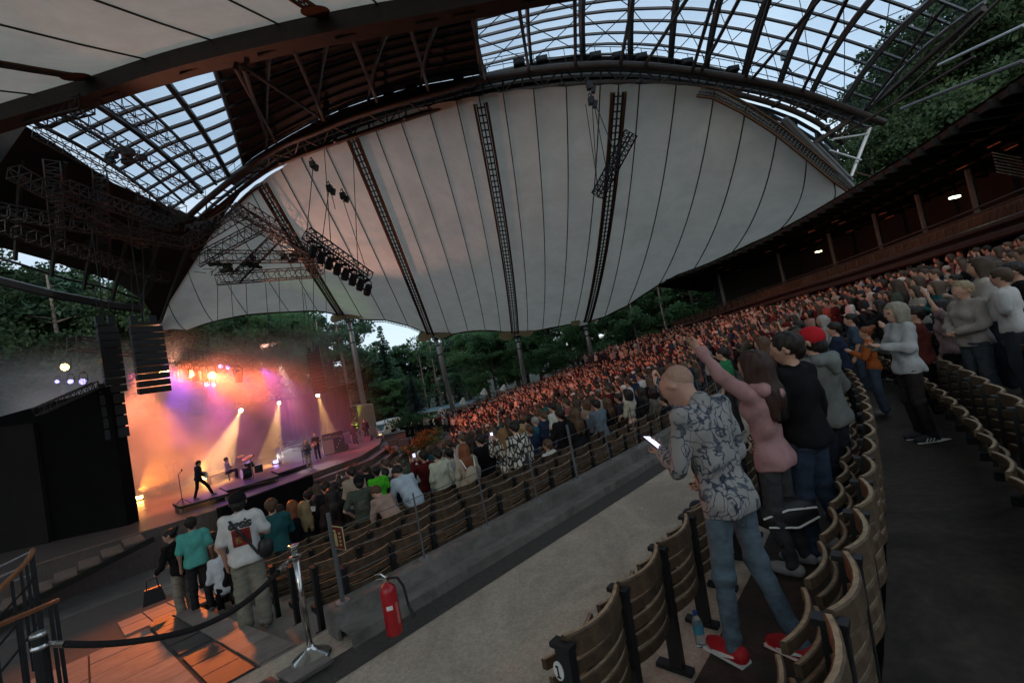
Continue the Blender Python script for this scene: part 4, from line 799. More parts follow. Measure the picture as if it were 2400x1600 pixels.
# ================================================================== trees
def leaf_quads(cs, sz, n, rng, flat=.6):
    """n small leaf faces spread around clump centres -> verts, faces"""
    C = np.repeat(np.array([c[:3] for c in cs]), n, 0); Rr = np.repeat(np.array([c[3] for c in cs]), n)
    m = len(C); d = rng.normal(size=(m, 3)); d /= np.linalg.norm(d, axis=1)[:, None]; rad = Rr*rng.random(m)**.45
    P = C+d*rad[:, None]*np.array([1, 1, .7]); a = rng.normal(size=(m, 3)); a /= np.linalg.norm(a, axis=1)[:, None]
    b = np.cross(a, rng.normal(size=(m, 3))); b /= np.linalg.norm(b, axis=1)[:, None]; s = sz*(.6+.8*rng.random(m))[:, None]
    V = np.stack([P-a*s, P-b*s*flat, P+a*s, P+b*s*flat], 1).reshape(-1, 3); F = np.arange(4*m).reshape(-1, 4); return V, F
def np_mesh(name, V, F, mats, mi=None, smooth=False):
    me = bpy.data.meshes.new(name); me.vertices.add(len(V)); me.vertices.foreach_set('co', np.asarray(V, np.float32).ravel())
    k = F.shape[1]; me.loops.add(F.size); me.loops.foreach_set('vertex_index', F.astype(np.int32).ravel()); me.polygons.add(len(F))
    me.polygons.foreach_set('loop_start', np.arange(0, F.size, k, dtype=np.int32)); me.polygons.foreach_set('loop_total', np.full(len(F), k, np.int32))
    for m in mats: me.materials.append(m)
    if mi is not None: me.polygons.foreach_set('material_index', np.asarray(mi, np.int32))
    if smooth: me.polygons.foreach_set('use_smooth', np.ones(len(F), bool))
    me.update(); me.validate(); return me
rng = np.random.default_rng(5)
def tree_meshes(kind, seed):      # unit height 1 m = 1 m, tree 14 m tall
    r = np.random.default_rng(seed); rr = random.Random(seed); tb = MB(); H = 14.0; cs = []
    if kind in ('broad', 'fine'):
        tb.tube([(0, 0, -1), (.1, 0, 3), (.0, .15, 6), (.15, .1, 10), (.1, 0, 12.5)], [.34, .28, .22, .13, .05], 7)
        for k in range(13):
            z = 3.5+.7*k; a = rr.uniform(0, 6.28); L_ = rr.uniform(2, 4.2)*(1.1-abs(z-6.5)/9)
            e = Vector((L_*math.cos(a), L_*math.sin(a), z+L_*.45)); tb.tube([(.05, .05, z), tuple(lerp(Vector((0, 0, z)), e, .5)+Vector((0, 0, .15))), tuple(e)], [.11, .07, .02], 5)
            for q in range(5): f = rr.uniform(.45, 1.15); c = lerp(Vector((0, 0, z)), e, f)+Vector((rr.uniform(-.9, .9), rr.uniform(-.9, .9), rr.uniform(-.5, .7))); cs.append((c.x, c.y, c.z, rr.uniform(.55, 1.15)))
        for q in range(9): cs.append((rr.uniform(-1.2, 1.2), rr.uniform(-1.2, 1.2), rr.uniform(11, 13.7), rr.uniform(.5, 1.0)))
        V, F = leaf_quads(cs, .15 if kind == 'broad' else .105, 120 if kind == 'broad' else 190, r)
    elif kind == 'pine':
        tb.tube([(0, 0, -1), (.15, 0, 5), (0, .1, 9), (.2, 0, 13.6)], [.26, .21, .16, .05], 7)
        for k in range(11):
            z = rr.uniform(7.5, 13.2); a = rr.uniform(0, 6.28); L_ = rr.uniform(1, 2.6); e = Vector((L_*math.cos(a), L_*math.sin(a), z+.5)); tb.tube([(.1, .05, z), tuple(e)], [.07, .02], 4)
            for q in range(4): c = lerp(Vector((0, 0, z)), e, rr.uniform(.5, 1.1)); cs.append((c.x+rr.uniform(-.4, .4), c.y+rr.uniform(-.4, .4), c.z+rr.uniform(-.1, .5), rr.uniform(.4, .8)))
        for k in range(12): z = rr.uniform(3, 8); a = rr.uniform(0, 6.28); tb.tube([(.1, .05, z), (1.2*math.cos(a), 1.2*math.sin(a), z+.1)], [.03, .01], 4)
        V, F = leaf_quads(cs, .20, 60, r, .35)
    elif kind == 'dead':
        tb.tube([(0, 0, -1), (.2, 0, 5), (.1, .1, 9), (.35, 0, 13.5)], [.2, .17, .12, .04], 7)
        for k in range(46):
            z = rr.uniform(3, 12.5); a = rr.uniform(0, 6.28); L_ = rr.uniform(.8, 2.4)*(1.2-z/16); tb.tube([(.12, .05, z), (L_*.6*math.cos(a), L_*.6*math.sin(a), z+.1), (L_*math.cos(a+.3), L_*math.sin(a+.3), z-.25)], [.03, .02, .008], 4)
        cs = [(.3+rr.uniform(-.5, .5), rr.uniform(-.5, .5), rr.uniform(12, 13.8), .4) for q in range(4)]; V, F = leaf_quads(cs, .16, 40, r, .4)
    else:                         # spruce
        tb.tube([(0, 0, -1), (0, 0, 8), (0, 0, 13.8)], [.26, .14, .02], 6); Vs = []; Fs = []
        n = 0
        for k in range(42):
            z = 1.0+12.6*k/41; L_ = (13.9-z)*.235+.15
            for q in range(9 if k < 34 else 5):
                a = rr.uniform(0, 6.28); le = L_*rr.uniform(.65, 1.12); d = np.array([math.cos(a), math.sin(a), 0]); sd = np.array([-math.sin(a), math.cos(a), 0])
                m = 9
                for j in range(m):
                    f = (j+.8)/m; p = d*le*f+np.array([0, 0, z-le*.30*f+.12*f*f*le]); wv = .30*(1.1-f)*le**.5+.06
                    for sg in (-1, 1):
                        tip = p+sd*sg*wv*rr.uniform(.6, 1.1)+d*.16-np.array([0, 0, rr.uniform(.05, .28)])
                        Vs += [p-d*.06, p+d*.12, tip, tip-d*.1]; Fs.append((n, n+1, n+2, n+3)); n += 4
        V, F = np.array(Vs), np.array(Fs)
    return tb, V, F
KT = {}
for kind, seeds, lm, bm in (('fine', (15, 16), 'leafdark', 'bark'), ('broad', (11, 12, 13, 14), 'leaf', 'bark'), ('pine', (21, 22), 'needle', 'palebark'), ('dead', (41, 42), 'needle', 'palebark'), ('spruce', (31, 32), 'needle', 'bark'), ('blue', (33,), 'blueneedle', 'bark')):
    for sd in seeds:
        tb, V, F = tree_meshes('spruce' if kind == 'blue' else kind, sd); nm = {'broad': 'broadleaf', 'fine': 'broadleaf', 'pine': 'pine', 'dead': 'bare', 'spruce': 'spruce', 'blue': 'spruce'}[kind]
        KT.setdefault(kind, []).append((tb.mesh('trunk', M[bm], smooth=True), np_mesh('crown', V, F, [M[lm]]), nm))
def tree(kind, x, d, ytop, label, zb=-5.6, wide=1.0, v=None, group=None):
    top = ad(x, ytop, d); b = Vector((top.x, top.y, zb)); h = max(top.z-zb, 3); ms = KT[kind]; tm, cm, nm = ms[(v if v is not None else random.randrange(99)) % len(ms)]
    t_ = thing(nm+'_tree', label, 'tree', b, group, random.uniform(0, 6.28)); s = h/14.0
    inst('trunk', tm, t_, scale=(s*.9, s*.9, s)); inst('crown', cm, t_, scale=(s*wide, s*wide, s)); return t_
G1 = 'trees of the wood behind the stage and the crowd'
for (k, x, d, y, l, w_) in [('spruce',870,66,742,'pointed spruce with sparse top standing against the pale sky between two masts',1.0),('blue',940,52,852,'small bluish spruce standing behind the van and the cafe',1.15),
    ('dead',985,62,772,'pale leaning dead trunk with thin twigs left of the second mast',1),('dead',955,64,790,'dead trunk with drooping grey twigs beside the blue spruce',1),('pine',1005,58,760,'tall thin pine just left of the second mast',.8),
    ('dead',1432,52,640,'pale bare forked trunk at the rear of the crowd',.7),('dead',1497,50,600,'slim bare pale trunk near the grandstand balcony',.7),('pine',770,60,718,'dark airy pine behind the first mast',1.3),('pine',720,64,725,'airy pine left of the first mast',1.2),
    ('broad',640,56,722,'leafy dark tree over the right end of the stage drape',1.1),('broad',545,54,690,'leafy tree in orange stage smoke beneath the canopy edge',1.1),('broad',455,52,650,'dark tree behind the hanging speaker array and smoke',1.1),('pine',1160,60,700,'tall pine with bare lower trunk behind the stone wall',.9),('pine',1085,62,730,'thin pine trunk behind the cafe pavilion',.8),
    ('broad',1115,56,770,'lighter green tree behind the third mast',1.2),('broad',1050,66,755,'rounded tree behind the second mast',1.1)]:
    tree(k, x, d, y, l, wide=w_)
for i in range(34):
    x = 400+40*i+random.uniform(-15, 15); d = random.uniform(68, 84); y = (700 if x < 800 else 800 if x < 1000 else 660 if x < 1300 else 560)+random.uniform(-25, 40)
    tree(random.choice(['broad', 'broad', 'broad', 'pine', 'spruce']), x, d, y, nth(i)+' from the left in the far row of tall wood trees', wide=1.25, group=G1)
for i in range(11):
    tree(random.choice(['broad', 'broad', 'pine']), 800+20*i, random.uniform(70, 76), 786+random.uniform(-8, 22)+(10 if 860 < 800+20*i < 960 else 0), nth(i)+' from the left of the distant trees under the pale sky gap', wide=1.4, group='distant trees under the sky gap')
for i in range(20):
    x = 1090+32*i+random.uniform(-10, 10); d = random.uniform(53, 60); y = 745-.27*(x-1090)+random.uniform(-20, 40)
    tree('broad', x, d, y, nth(i)+' from the left of the leafy trees behind the right masts', wide=1.15, group='leafy trees right of the masts', zb=-4.5)
for i in range(12):
    tree(random.choice(['broad', 'spruce', 'pine']), 780+28*i, random.uniform(60, 66), random.uniform(835, 905), nth(i)+' from the left of the lower dark trees behind the cafe', wide=1.3, group='lower trees behind the cafe')
for i, (x, d, y) in enumerate([(1985,44,300),(2060,46,150),(2130,43,60),(2210,42,20),(2290,40,-90),(2380,38,-200),(2050,52,60),(2180,50,-40),(2330,46,-150),(1930,50,330),(2450,36,-200),(1990,56,180)]):
    tree('fine', x, d, y, 'tall leafy tree above the grandstand roof, '+['first','second','third','fourth','fifth','seventh','rear first','rear second','rear third','leftmost, lowest','eighth','rear leftmost'][i]+' from the left', zb=-3, wide=1.0, group='tall trees above the grandstand roof')
for i in range(15):
    x = -190+36*i+random.uniform(-12, 12); d = random.uniform(40, 50); y = 600+.24*x+random.uniform(-25, 30)
    tree(random.choice(['fine', 'fine', 'pine']), x, d, y, nth(i)+' from the left of the dark trees behind the stage roof opening', wide=1.25, group='dark trees behind the stage at left')
for i in range(16): 
    x = 1500+60*i; tree('broad', x, random.uniform(46, 60) if x < 1800 else random.uniform(34, 44), 560-.28*(x-1500), nth(i)+' from the left of the trees behind the grandstand', zb=-3, wide=1.2, group='trees hidden behind the grandstand')
for i in range(16):      # the wood goes on round the hall
    a = math.radians(150+i*9.6); r = random.uniform(34, 44); x, y = r*math.cos(a), r*math.sin(a); s_, p_ = SP(Vector((x, y, 0)))
    if x > 0 and y > -12: r += 16; x, y = r*math.cos(a), r*math.sin(a)
    tm, cm, nm = KT['broad'][i % 4]; zb = -5.6+(min(8, (-14-p_)*.3) if p_ < -14 else 0); t_ = thing('broadleaf_tree', 'leafy tree of the wood around the near side of the hall', 'tree', (x, y, zb), 'trees around the near side of the hall', i*1.3)
    inst('trunk', tm, t_, scale=(1.3, 1.3, 1.25)); inst('crown', cm, t_, scale=(1.7, 1.7, 1.25))
# amber-lit shrubs around the arena
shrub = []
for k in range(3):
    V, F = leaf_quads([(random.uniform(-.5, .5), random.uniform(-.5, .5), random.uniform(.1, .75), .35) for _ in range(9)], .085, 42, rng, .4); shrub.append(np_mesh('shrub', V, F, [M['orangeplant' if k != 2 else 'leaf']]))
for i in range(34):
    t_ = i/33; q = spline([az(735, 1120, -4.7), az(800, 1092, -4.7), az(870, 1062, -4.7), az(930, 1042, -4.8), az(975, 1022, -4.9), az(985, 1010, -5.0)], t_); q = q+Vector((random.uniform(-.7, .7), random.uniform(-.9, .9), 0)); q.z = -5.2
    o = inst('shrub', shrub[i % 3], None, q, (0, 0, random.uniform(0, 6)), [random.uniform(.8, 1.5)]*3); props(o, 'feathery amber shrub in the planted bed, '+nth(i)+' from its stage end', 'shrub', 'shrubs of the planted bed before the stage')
for i in range(7):
    q = ad(915+24*i, 992+random.uniform(-6, 6), 50); o = inst('shrub', shrub[2], None, q, (0, 0, i), [2.2]*3); props(o, 'green bush above the cafe fence, '+nth(i)+' from the left', 'bush', 'bushes by the terrace cafe')
# ================================================================== seats
def slat_mesh(name, L_, h, th, bow, m, top_wave=.0):
    mb = MB(); n = 7; P = []
    for i in range(n+1):
        x = -L_/2+L_*i/n; f = 1-(2*x/L_)**2; y = -bow*f; z = top_wave*f
        P.append([Vector((x, y-th/2, z)), Vector((x, y-th/2, z+h*.93)), Vector((x, y-th*.28, z+h)), Vector((x, y+th*.28, z+h)), Vector((x, y+th/2, z+h*.93)), Vector((x, y+th/2, z)), Vector((x, y-th/2, z))])
    mb.grid(P); mb.add(P[0][:6], [(5, 4, 3, 2, 1, 0)]); mb.add(P[-1][:6], [(0, 1, 2, 3, 4, 5)])
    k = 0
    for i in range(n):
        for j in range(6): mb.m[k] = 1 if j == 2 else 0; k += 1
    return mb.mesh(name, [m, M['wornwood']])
def seat_kit(wm, style):
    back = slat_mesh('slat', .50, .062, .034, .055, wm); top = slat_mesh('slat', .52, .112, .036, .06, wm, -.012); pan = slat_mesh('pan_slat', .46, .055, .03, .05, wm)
    pm = MB(); pm.box((0, 0, .40), (.055, .085, .80)); pm.box((0, .10, .30), (.05, .2, .07)); pm.box((0, .01, .815), (.062, .12, .025)); pm.box((0, .02, .02), (.07, .24, .03))
    return dict(back=back, top=top, pan=pan, post=pm.mesh('post', M['iron']))
KIT = {k: seat_kit(M[m], k) for k, m in (('front', 'wood'), ('pale', 'palewood'))}
def seat(kit, loc, rz, label, group, end=False, pan_open=0.0, npan=4):
    t_ = thing('folding_seat', label, 'seat', loc, group, rz); K = KIT[kit]
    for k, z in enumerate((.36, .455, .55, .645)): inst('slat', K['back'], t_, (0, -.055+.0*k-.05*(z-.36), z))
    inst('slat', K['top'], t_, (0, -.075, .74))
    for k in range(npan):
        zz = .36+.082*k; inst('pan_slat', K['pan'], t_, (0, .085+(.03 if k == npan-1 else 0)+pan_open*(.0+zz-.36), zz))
    inst('post', K['post'], t_, (-.275, -.04, 0), (math.radians(3), 0, 0))
    if end: inst('post', K['post'], t_, (.275, -.04, 0), (math.radians(3), 0, 0))
    return t_
tm_ = [16, 13, 11, 9.8, 9.2, 8.6, 8.0, 7.6, 7.0, 6.4, 5.6]
rown = ['row directly behind the steel railing', 'second row below the railing', 'third row below the railing', 'fourth row below the railing', 'fifth row below the railing', 'sixth row below the railing', 'seventh row below the railing', 'eighth row below the railing', 'ninth row below the railing', 'tenth row below the railing', 'eleventh row below the railing']
for k in range(11):
    r = 36.02-.85*k; z = zf_of(36.2-.85*k-.43); t_ = 1.85; i = 0
    while t_ < tm_[k]:
        s, p, a = front_pt(t_+.275, r); last = t_+.55 >= tm_[k]
        seat('front', W(s, p, z), PI/4+a, 'wooden seat, '+nth(i)+' from the aisle end, in the '+rown[k], 'empty seats of the '+rown[k], last, npan=3 if k else 4); t_ += .55; i += 1
nt_ = [(38.9, 1.60, 15, -2.2, 'front', 'wooden folding seat in the row along the light walkway', 'seats of the row along the light walkway'), (40.0, 1.42, 17, -2.0, 'pale', 'wooden folding seat in the wavy row backing on the dark aisle', 'seats of the wavy row beside the dark aisle'),
    (40.95, 3.4, 16, -1.86, 'pale', 'wooden folding seat in the row at the right of the dark aisle', 'seats of the row right of the dark aisle'), (41.85, 3.6, 15, -1.55, 'pale', 'wooden folding seat in the higher row at the far right', 'seats of the higher row at the far right')]
firsts = []
for r, t0, t1, z, kit, lab, grp in nt_:
    t_ = t0; i = 0
    while t_ < t1:
        s, p, a = upper_pt(t_+.275, r); o = seat(kit, W(s, p, z), PI/4+a, nth(i)+' '+lab if i else 'nearest '+lab, grp, t_+.55 >= t1, .25 if r > 40.5 else .05, 4); t_ += .55; i += 1
        if i == 1: firsts.append(o)
# number plates on the end posts
pl = MB(); pl.lathe((0, 0, 0), [(.034, 0), (.034, .006)], 16, R=basis(Vector((-1, 0, 0)))); plm = pl.mesh('number_plate', M['paper'])
nm_ = MB(); nm_.box((-.0085, 0, 0), (.003, .008, .042)); nm_.box((-.0085, .006, .016), (.003, .012, .008)); nm_.box((-.0085, 0, -.021), (.003, .024, .006)); nmm = nm_.mesh('numeral', M['rubber'])
for o in firsts[:2]:
    q = inst('number_plate', plm, o, (-.305, -.045, .70), scale=(1, .9, 1.35)); inst('numeral', nmm, q)
# ================================================================== railing on the kerb
ra = thing('kerb_railing', 'steel railing with three thin wires on the kerb below the walkway', 'railing', W(*front_pt(1.75, 36.32)[:2], -1.93))
RP = [front_pt(1.72+.95*i, 36.32) for i in range(16)]
for i, (s, p, a) in enumerate(RP):
    big = i in (0, 4, 8, 12); mb = MB(); q = W(s, p, -1.93); mb.tube([q, q+Vector((0, 0, .86 if big else .74))], .021 if big else .010, 8); mb.build('post', M['greysteel'], ra)
    mb = MB(); mb.lathe(q, [(.07, 0), (.07, .012)], 10); mb.build('foot_plate', M['steel'], ra)
for dz in (.22, .45, .68):
    mb = MB(); mb.tube([W(*RP[i][:2], -1.93+dz) for i in range(16)], .0045, 5); mb.build('wire', M['greysteel'], ra)
# sign and extinguisher
q = W(*RP[0][:2], -1.93)+Vector((0, 0, .66)); vd = Vector((-.62, -.78, 0)); sx = Vector((.78, -.62, 0)).normalized()
R = Matrix((sx, -vd.normalized()*1, Vector((0, 0, 1)))).transposed(); sc = q+sx*.13-Vector((0, 0, .03))
sg = thing('extinguisher_sign', 'small dark red sign with pale extinguisher and flame symbols on the first railing post', 'sign', sc)
mb = MB(); mb.box(sc, (.19, .008, .22), R); mb.build('board', mat('luminous_paint', (.36, .33, .15), .6), sg)
fr = -vd.normalized()*-1
def dec(mb, x, z, w_, h, off=.006): mb.box(sc+sx*x+Vector((0, 0, z))+vd.normalized()*off, (w_, .002, h), R)
mb = MB(); dec(mb, 0, 0, .175, .205); fld = mb.build('field', mat('maroon_paint', (.10, .012, .012), .6), sg); lum = bpy.data.materials['luminous_paint']
mb = MB(); dec(mb, -.04, -.02, .05, .12, .009); dec(mb, -.04, .05, .022, .03, .009); dec(mb, -.052, .068, .05, .012, .009); mb.build('extinguisher_symbol', lum, sg)
mb = MB()
for i in range(4):
    z = -.065+.036*i
    for x, w_ in ((.022, .014), (.035, .018), (.05, .014)): dec(mb, x, z+.010*abs(x-.035)/.015, w_, .013, .009)
mb.build('flame_symbol', lum, sg)
c = az(908, 1452, -2.09); ex = thing('fire_extinguisher', 'red fire extinguisher standing on the lower kerb tread', 'fire extinguisher', c)
mb = MB(); mb.lathe(c, [(.075, 0), (.08, .012), (.08, .40), (.072, .435), (.045, .465), (.022, .475), (.022, .50)], 22); mb.build('cylinder', M['red'], ex, smooth=True)
mb = MB(); mb.box(c+Vector((0, 0, .515)), (.035, .06, .04)); mb.tube([c+Vector((0, .0, .53)), c+Vector((-.05, .02, .565)), c+Vector((-.12, .04, .56))], .009, 5); mb.tube([c+Vector((0, 0, .52)), c+Vector((-.11, .03, .515))], .008, 5); mb.build('valve_lever', M['chrome'], ex)
mb = MB(); mb.tube([c+Vector((.02, 0, .52)), c+Vector((.10, .03, .50)), c+Vector((.14, .05, .40)), c+Vector((.16, .04, .22)), c+Vector((.20, .02, .10))], [.013, .013, .013, .013, .02], 6); mb.build('hose', M['rubber'], ex)
mb = MB(); dv = Vector((-c.x, -c.y, 0)).normalized(); sv = Vector((-dv.y, dv.x, 0))
mb.grid([[c+(dv*math.cos(a)+sv*math.sin(a))*.0815+Vector((0, 0, z)) for a in (-.55, -.3, -.05, .2)] for z in (.25, .29)]); mb.build('inspection_label', M['paper'], ex)
mb = MB(); mb.grid([[c+(dv*math.cos(a)+sv*math.sin(a))*.0815+Vector((0, 0, z)) for a in (.55, .8, 1.0)] for z in (.10, .30)]); mb.build('instruction_label', mat('faded_label', (.5, .12, .10), .6), ex)
for ch in ex.children: ch.scale = (.9, .9, .9)
# stanchion and rope
c = az(717, 1512, -2.2); stn = thing('rope_stanchion', 'chrome rope stanchion with a domed base on the dark strip', 'stanchion', c)
mb = MB(); mb.lathe(c, [(.165, 0), (.168, .02), (.15, .035), (.07, .075), (.035, .11), (.03, .13)], 36); mb.build('base', M['chrome'], stn, smooth=True)
mb = MB(); mb.lathe(c, [(.026, .12), (.026, .93)], 18); mb.build('pole', M['chrome'], stn, smooth=True)
mb = MB(); mb.lathe(c, [(.028, .93), (.045, .985), (.048, 1.0), (.044, 1.004)], 18); mb.build('cap', M['chrome'], stn, smooth=True)
mb = MB(); mb.lathe(c, [(.03, .885), (.055, .89), (.055, .905), (.03, .91)], 16)
hd = Vector((-.75, .3, 0)).normalized(); hk = c+hd*.06+Vector((0, 0, .885)); mb.tube([c+hd*.05+Vector((0, 0, .9)), hk+hd*.03, hk+hd*.04-Vector((0, 0, .05))], .008, 6); mb.build('ring', M['chrome'], stn)
pc = ad(92, 1478, 3.35); pe = ad(150, 1478, 3.35); ps = ad(640, 1312, 3.95)
rp_ = [ps, ad(600, 1352, 3.92), ad(540, 1398, 3.9), ad(470, 1434, 3.8), ad(390, 1458, 3.65), ad(290, 1474, 3.5), ad(210, 1479, 3.4), pe]
rt = thing('barrier_rope', 'thick black velvet rope with chrome ends sagging across the side aisle', 'rope', rp_[3])
mb = MB(); mb.tube([spline(rp_, i/40) for i in range(41)], .023, 8); mb.build('velvet', M['rope'], rt, smooth=True)
for a, b in ((ps, lerp(ps, hk, .8)), (pe, lerp(pe, pc, .75))):
    mb = MB(); mb.tube([a, lerp(a, b, .5), b], [.024, .022, .012], 8); mb.build('end_fitting', M['chrome'], rt)
lp = thing('rope_post', 'dark post with chrome fittings holding the left end of the rope', 'post', Vector((pc.x, pc.y, pc.z-.95)))
mb = MB(); mb.tube([pc+Vector((0, 0, .07)), pc-Vector((0, 0, 1.0))], .045, 10); mb.build('pole', M['iron'], lp); mb = MB(); mb.lathe(pc, [(.05, .055), (.055, .07), (.05, .085)], 14); mb.lathe(pc, [(.05, -.03), (.058, -.015), (.05, 0)], 14); mb.build('collar', M['chrome'], lp)
# handrails at the lower left
for k, (pts, lab, zt) in enumerate([([ad(-260, 1620, 3.9), ad(0, 1352, 4.9), ad(60, 1290, 5.3), ad(76, 1262, 5.5)], 'dark handrail with an orange-lit wooden top at the left edge', 1.1), ([ad(-260, 1560, 3.2), ad(-60, 1460, 3.6), ad(90, 1396, 4.2), ad(132, 1378, 4.5)], 'lower dark handrail with a thin wooden top nearer the camera', 1.1)]):
    h_ = thing('handrail', lab, 'railing', Vector((pts[1].x, pts[1].y, pts[1].z-zt)))
    mb = MB(); mb.tube([spline(pts, i/20) for i in range(21)], .028 if k == 0 else .022, 6); mb.build('wooden_top', M['railwood'], h_)
    for i in range(8): q = spline(pts, (i+.3)/8); mb = MB(); mb.box(q-Vector((0, 0, zt/2+.03)), (.03, .015, zt), Matrix.Rotation(.9, 3, 'Z')); mb.build('baluster', M['iron'], h_)
    for dz in ((.25, .5, .75) if k == 0 else (.9,)):
        mb = MB(); mb.tube([spline(pts, i/12)-Vector((0, 0, dz)) for i in range(13)], .012, 5); mb.build('bar', M['iron'], h_)
bp_ = thing('rear_handrail', 'thin bluish metal rails behind the orange topped handrail at the left edge', 'railing', ad(0, 1320, 7.5))
for y0, y1 in ((1302, 1266), (1326, 1292), (1345, 1318)): mb = MB(); mb.tube([ad(-40, y0+18, 7), ad(70, y1, 7.5)], .014, 5); mb.build('rail', M['steel'], bp_)
# bottle, papers, bag
c = az(1612, 1482, -2.0); bt = thing('water_bottle', 'half-full clear plastic water bottle with a blue cap on the floor', 'bottle', c)
gl = bpy.data.materials.new('clear_plastic'); gl.use_nodes = True; b = gl.node_tree.nodes['Principled BSDF']; b.inputs['Transmission Weight'].default_value = .85; b.inputs['Roughness'].default_value = .08; b.inputs['IOR'].default_value = 1.2; b.inputs['Base Color'].default_value = (.75, .9, .95, 1)
mb = MB(); mb.lathe(c, [(.028, 0), (.033, .01), (.033, .05), (.030, .06), (.033, .07), (.033, .10), (.030, .11), (.033, .12), (.032, .155), (.014, .195), (.013, .205)], 16); mb.build('body', gl, bt, smooth=True)
mb = MB(); mb.lathe(c, [(.016, .2), (.016, .222)], 12); mb.build('cap', mat('blue_cap', (.02, .06, .22), .4), bt)
mb = MB(); mb.lathe(c, [(.0336, .085), (.0336, .145)], 16); mb.build('label', mat('bottle_label', (.05, .22, .3), .5), bt)
mb = MB(); c = az(2167, 1011, -1.79); mb.add([c+Vector(v) for v in ((-.09, -.03, 0), (.07, -.04, .01), (.1, .03, .0), (-.04, .04, .03))], [(0, 1, 2, 3)]); o = mb.build('paper_scrap', M['paper'], origin=c); props(o, 'crumpled pale paper scrap lying on the dark aisle', 'litter')
def blob(c, sx_, sy, sz, n=10, seed=1):
    rr = random.Random(seed); mb = MB(); P = []
    for i in range(n+1):
        th = PI*i/n; P.append([Vector((c.x+sx_*math.sin(th)*math.cos(ph)*(1+rr.uniform(-.08, .08)), c.y+sy*math.sin(th)*math.sin(ph)*(1+rr.uniform(-.08, .08)), c.z+sz*math.cos(th))) for ph in [2*PI*j/12 for j in range(12)]]); P[-1].append(P[-1][0])
    mb.grid(P); return mb
c = az(1835, 1300, -1.98)+Vector((0, 0, .13)); bg_ = thing('shoulder_bag', 'black bag with white edging lying on a folded seat behind the denim legs', 'bag', c)
bg_.location = c; blob(c+Vector((0, 0, .28)), .24, .12, .13, seed=3).build('body', M['rubber'], bg_, smooth=True)
mb = MB(); mb.tube([c+Vector((-.22, -.06, .30)), c+Vector((-.05, -.12, .36)), c+Vector((.2, -.07, .32))], .008, 5); mb.tube([c+Vector((-.2, -.08, .24)), c+Vector((.0, -.13, .22)), c+Vector((.2, -.08, .25))], .008, 5); mb.build('piping', M['white'], bg_)
mb = MB(); mb.tube([c+Vector((-.2, 0, .3)), c+Vector((-.15, -.1, .1)), c+Vector((-.05, -.05, 0))], .012, 5); mb.build('strap', M['rubber'], bg_)
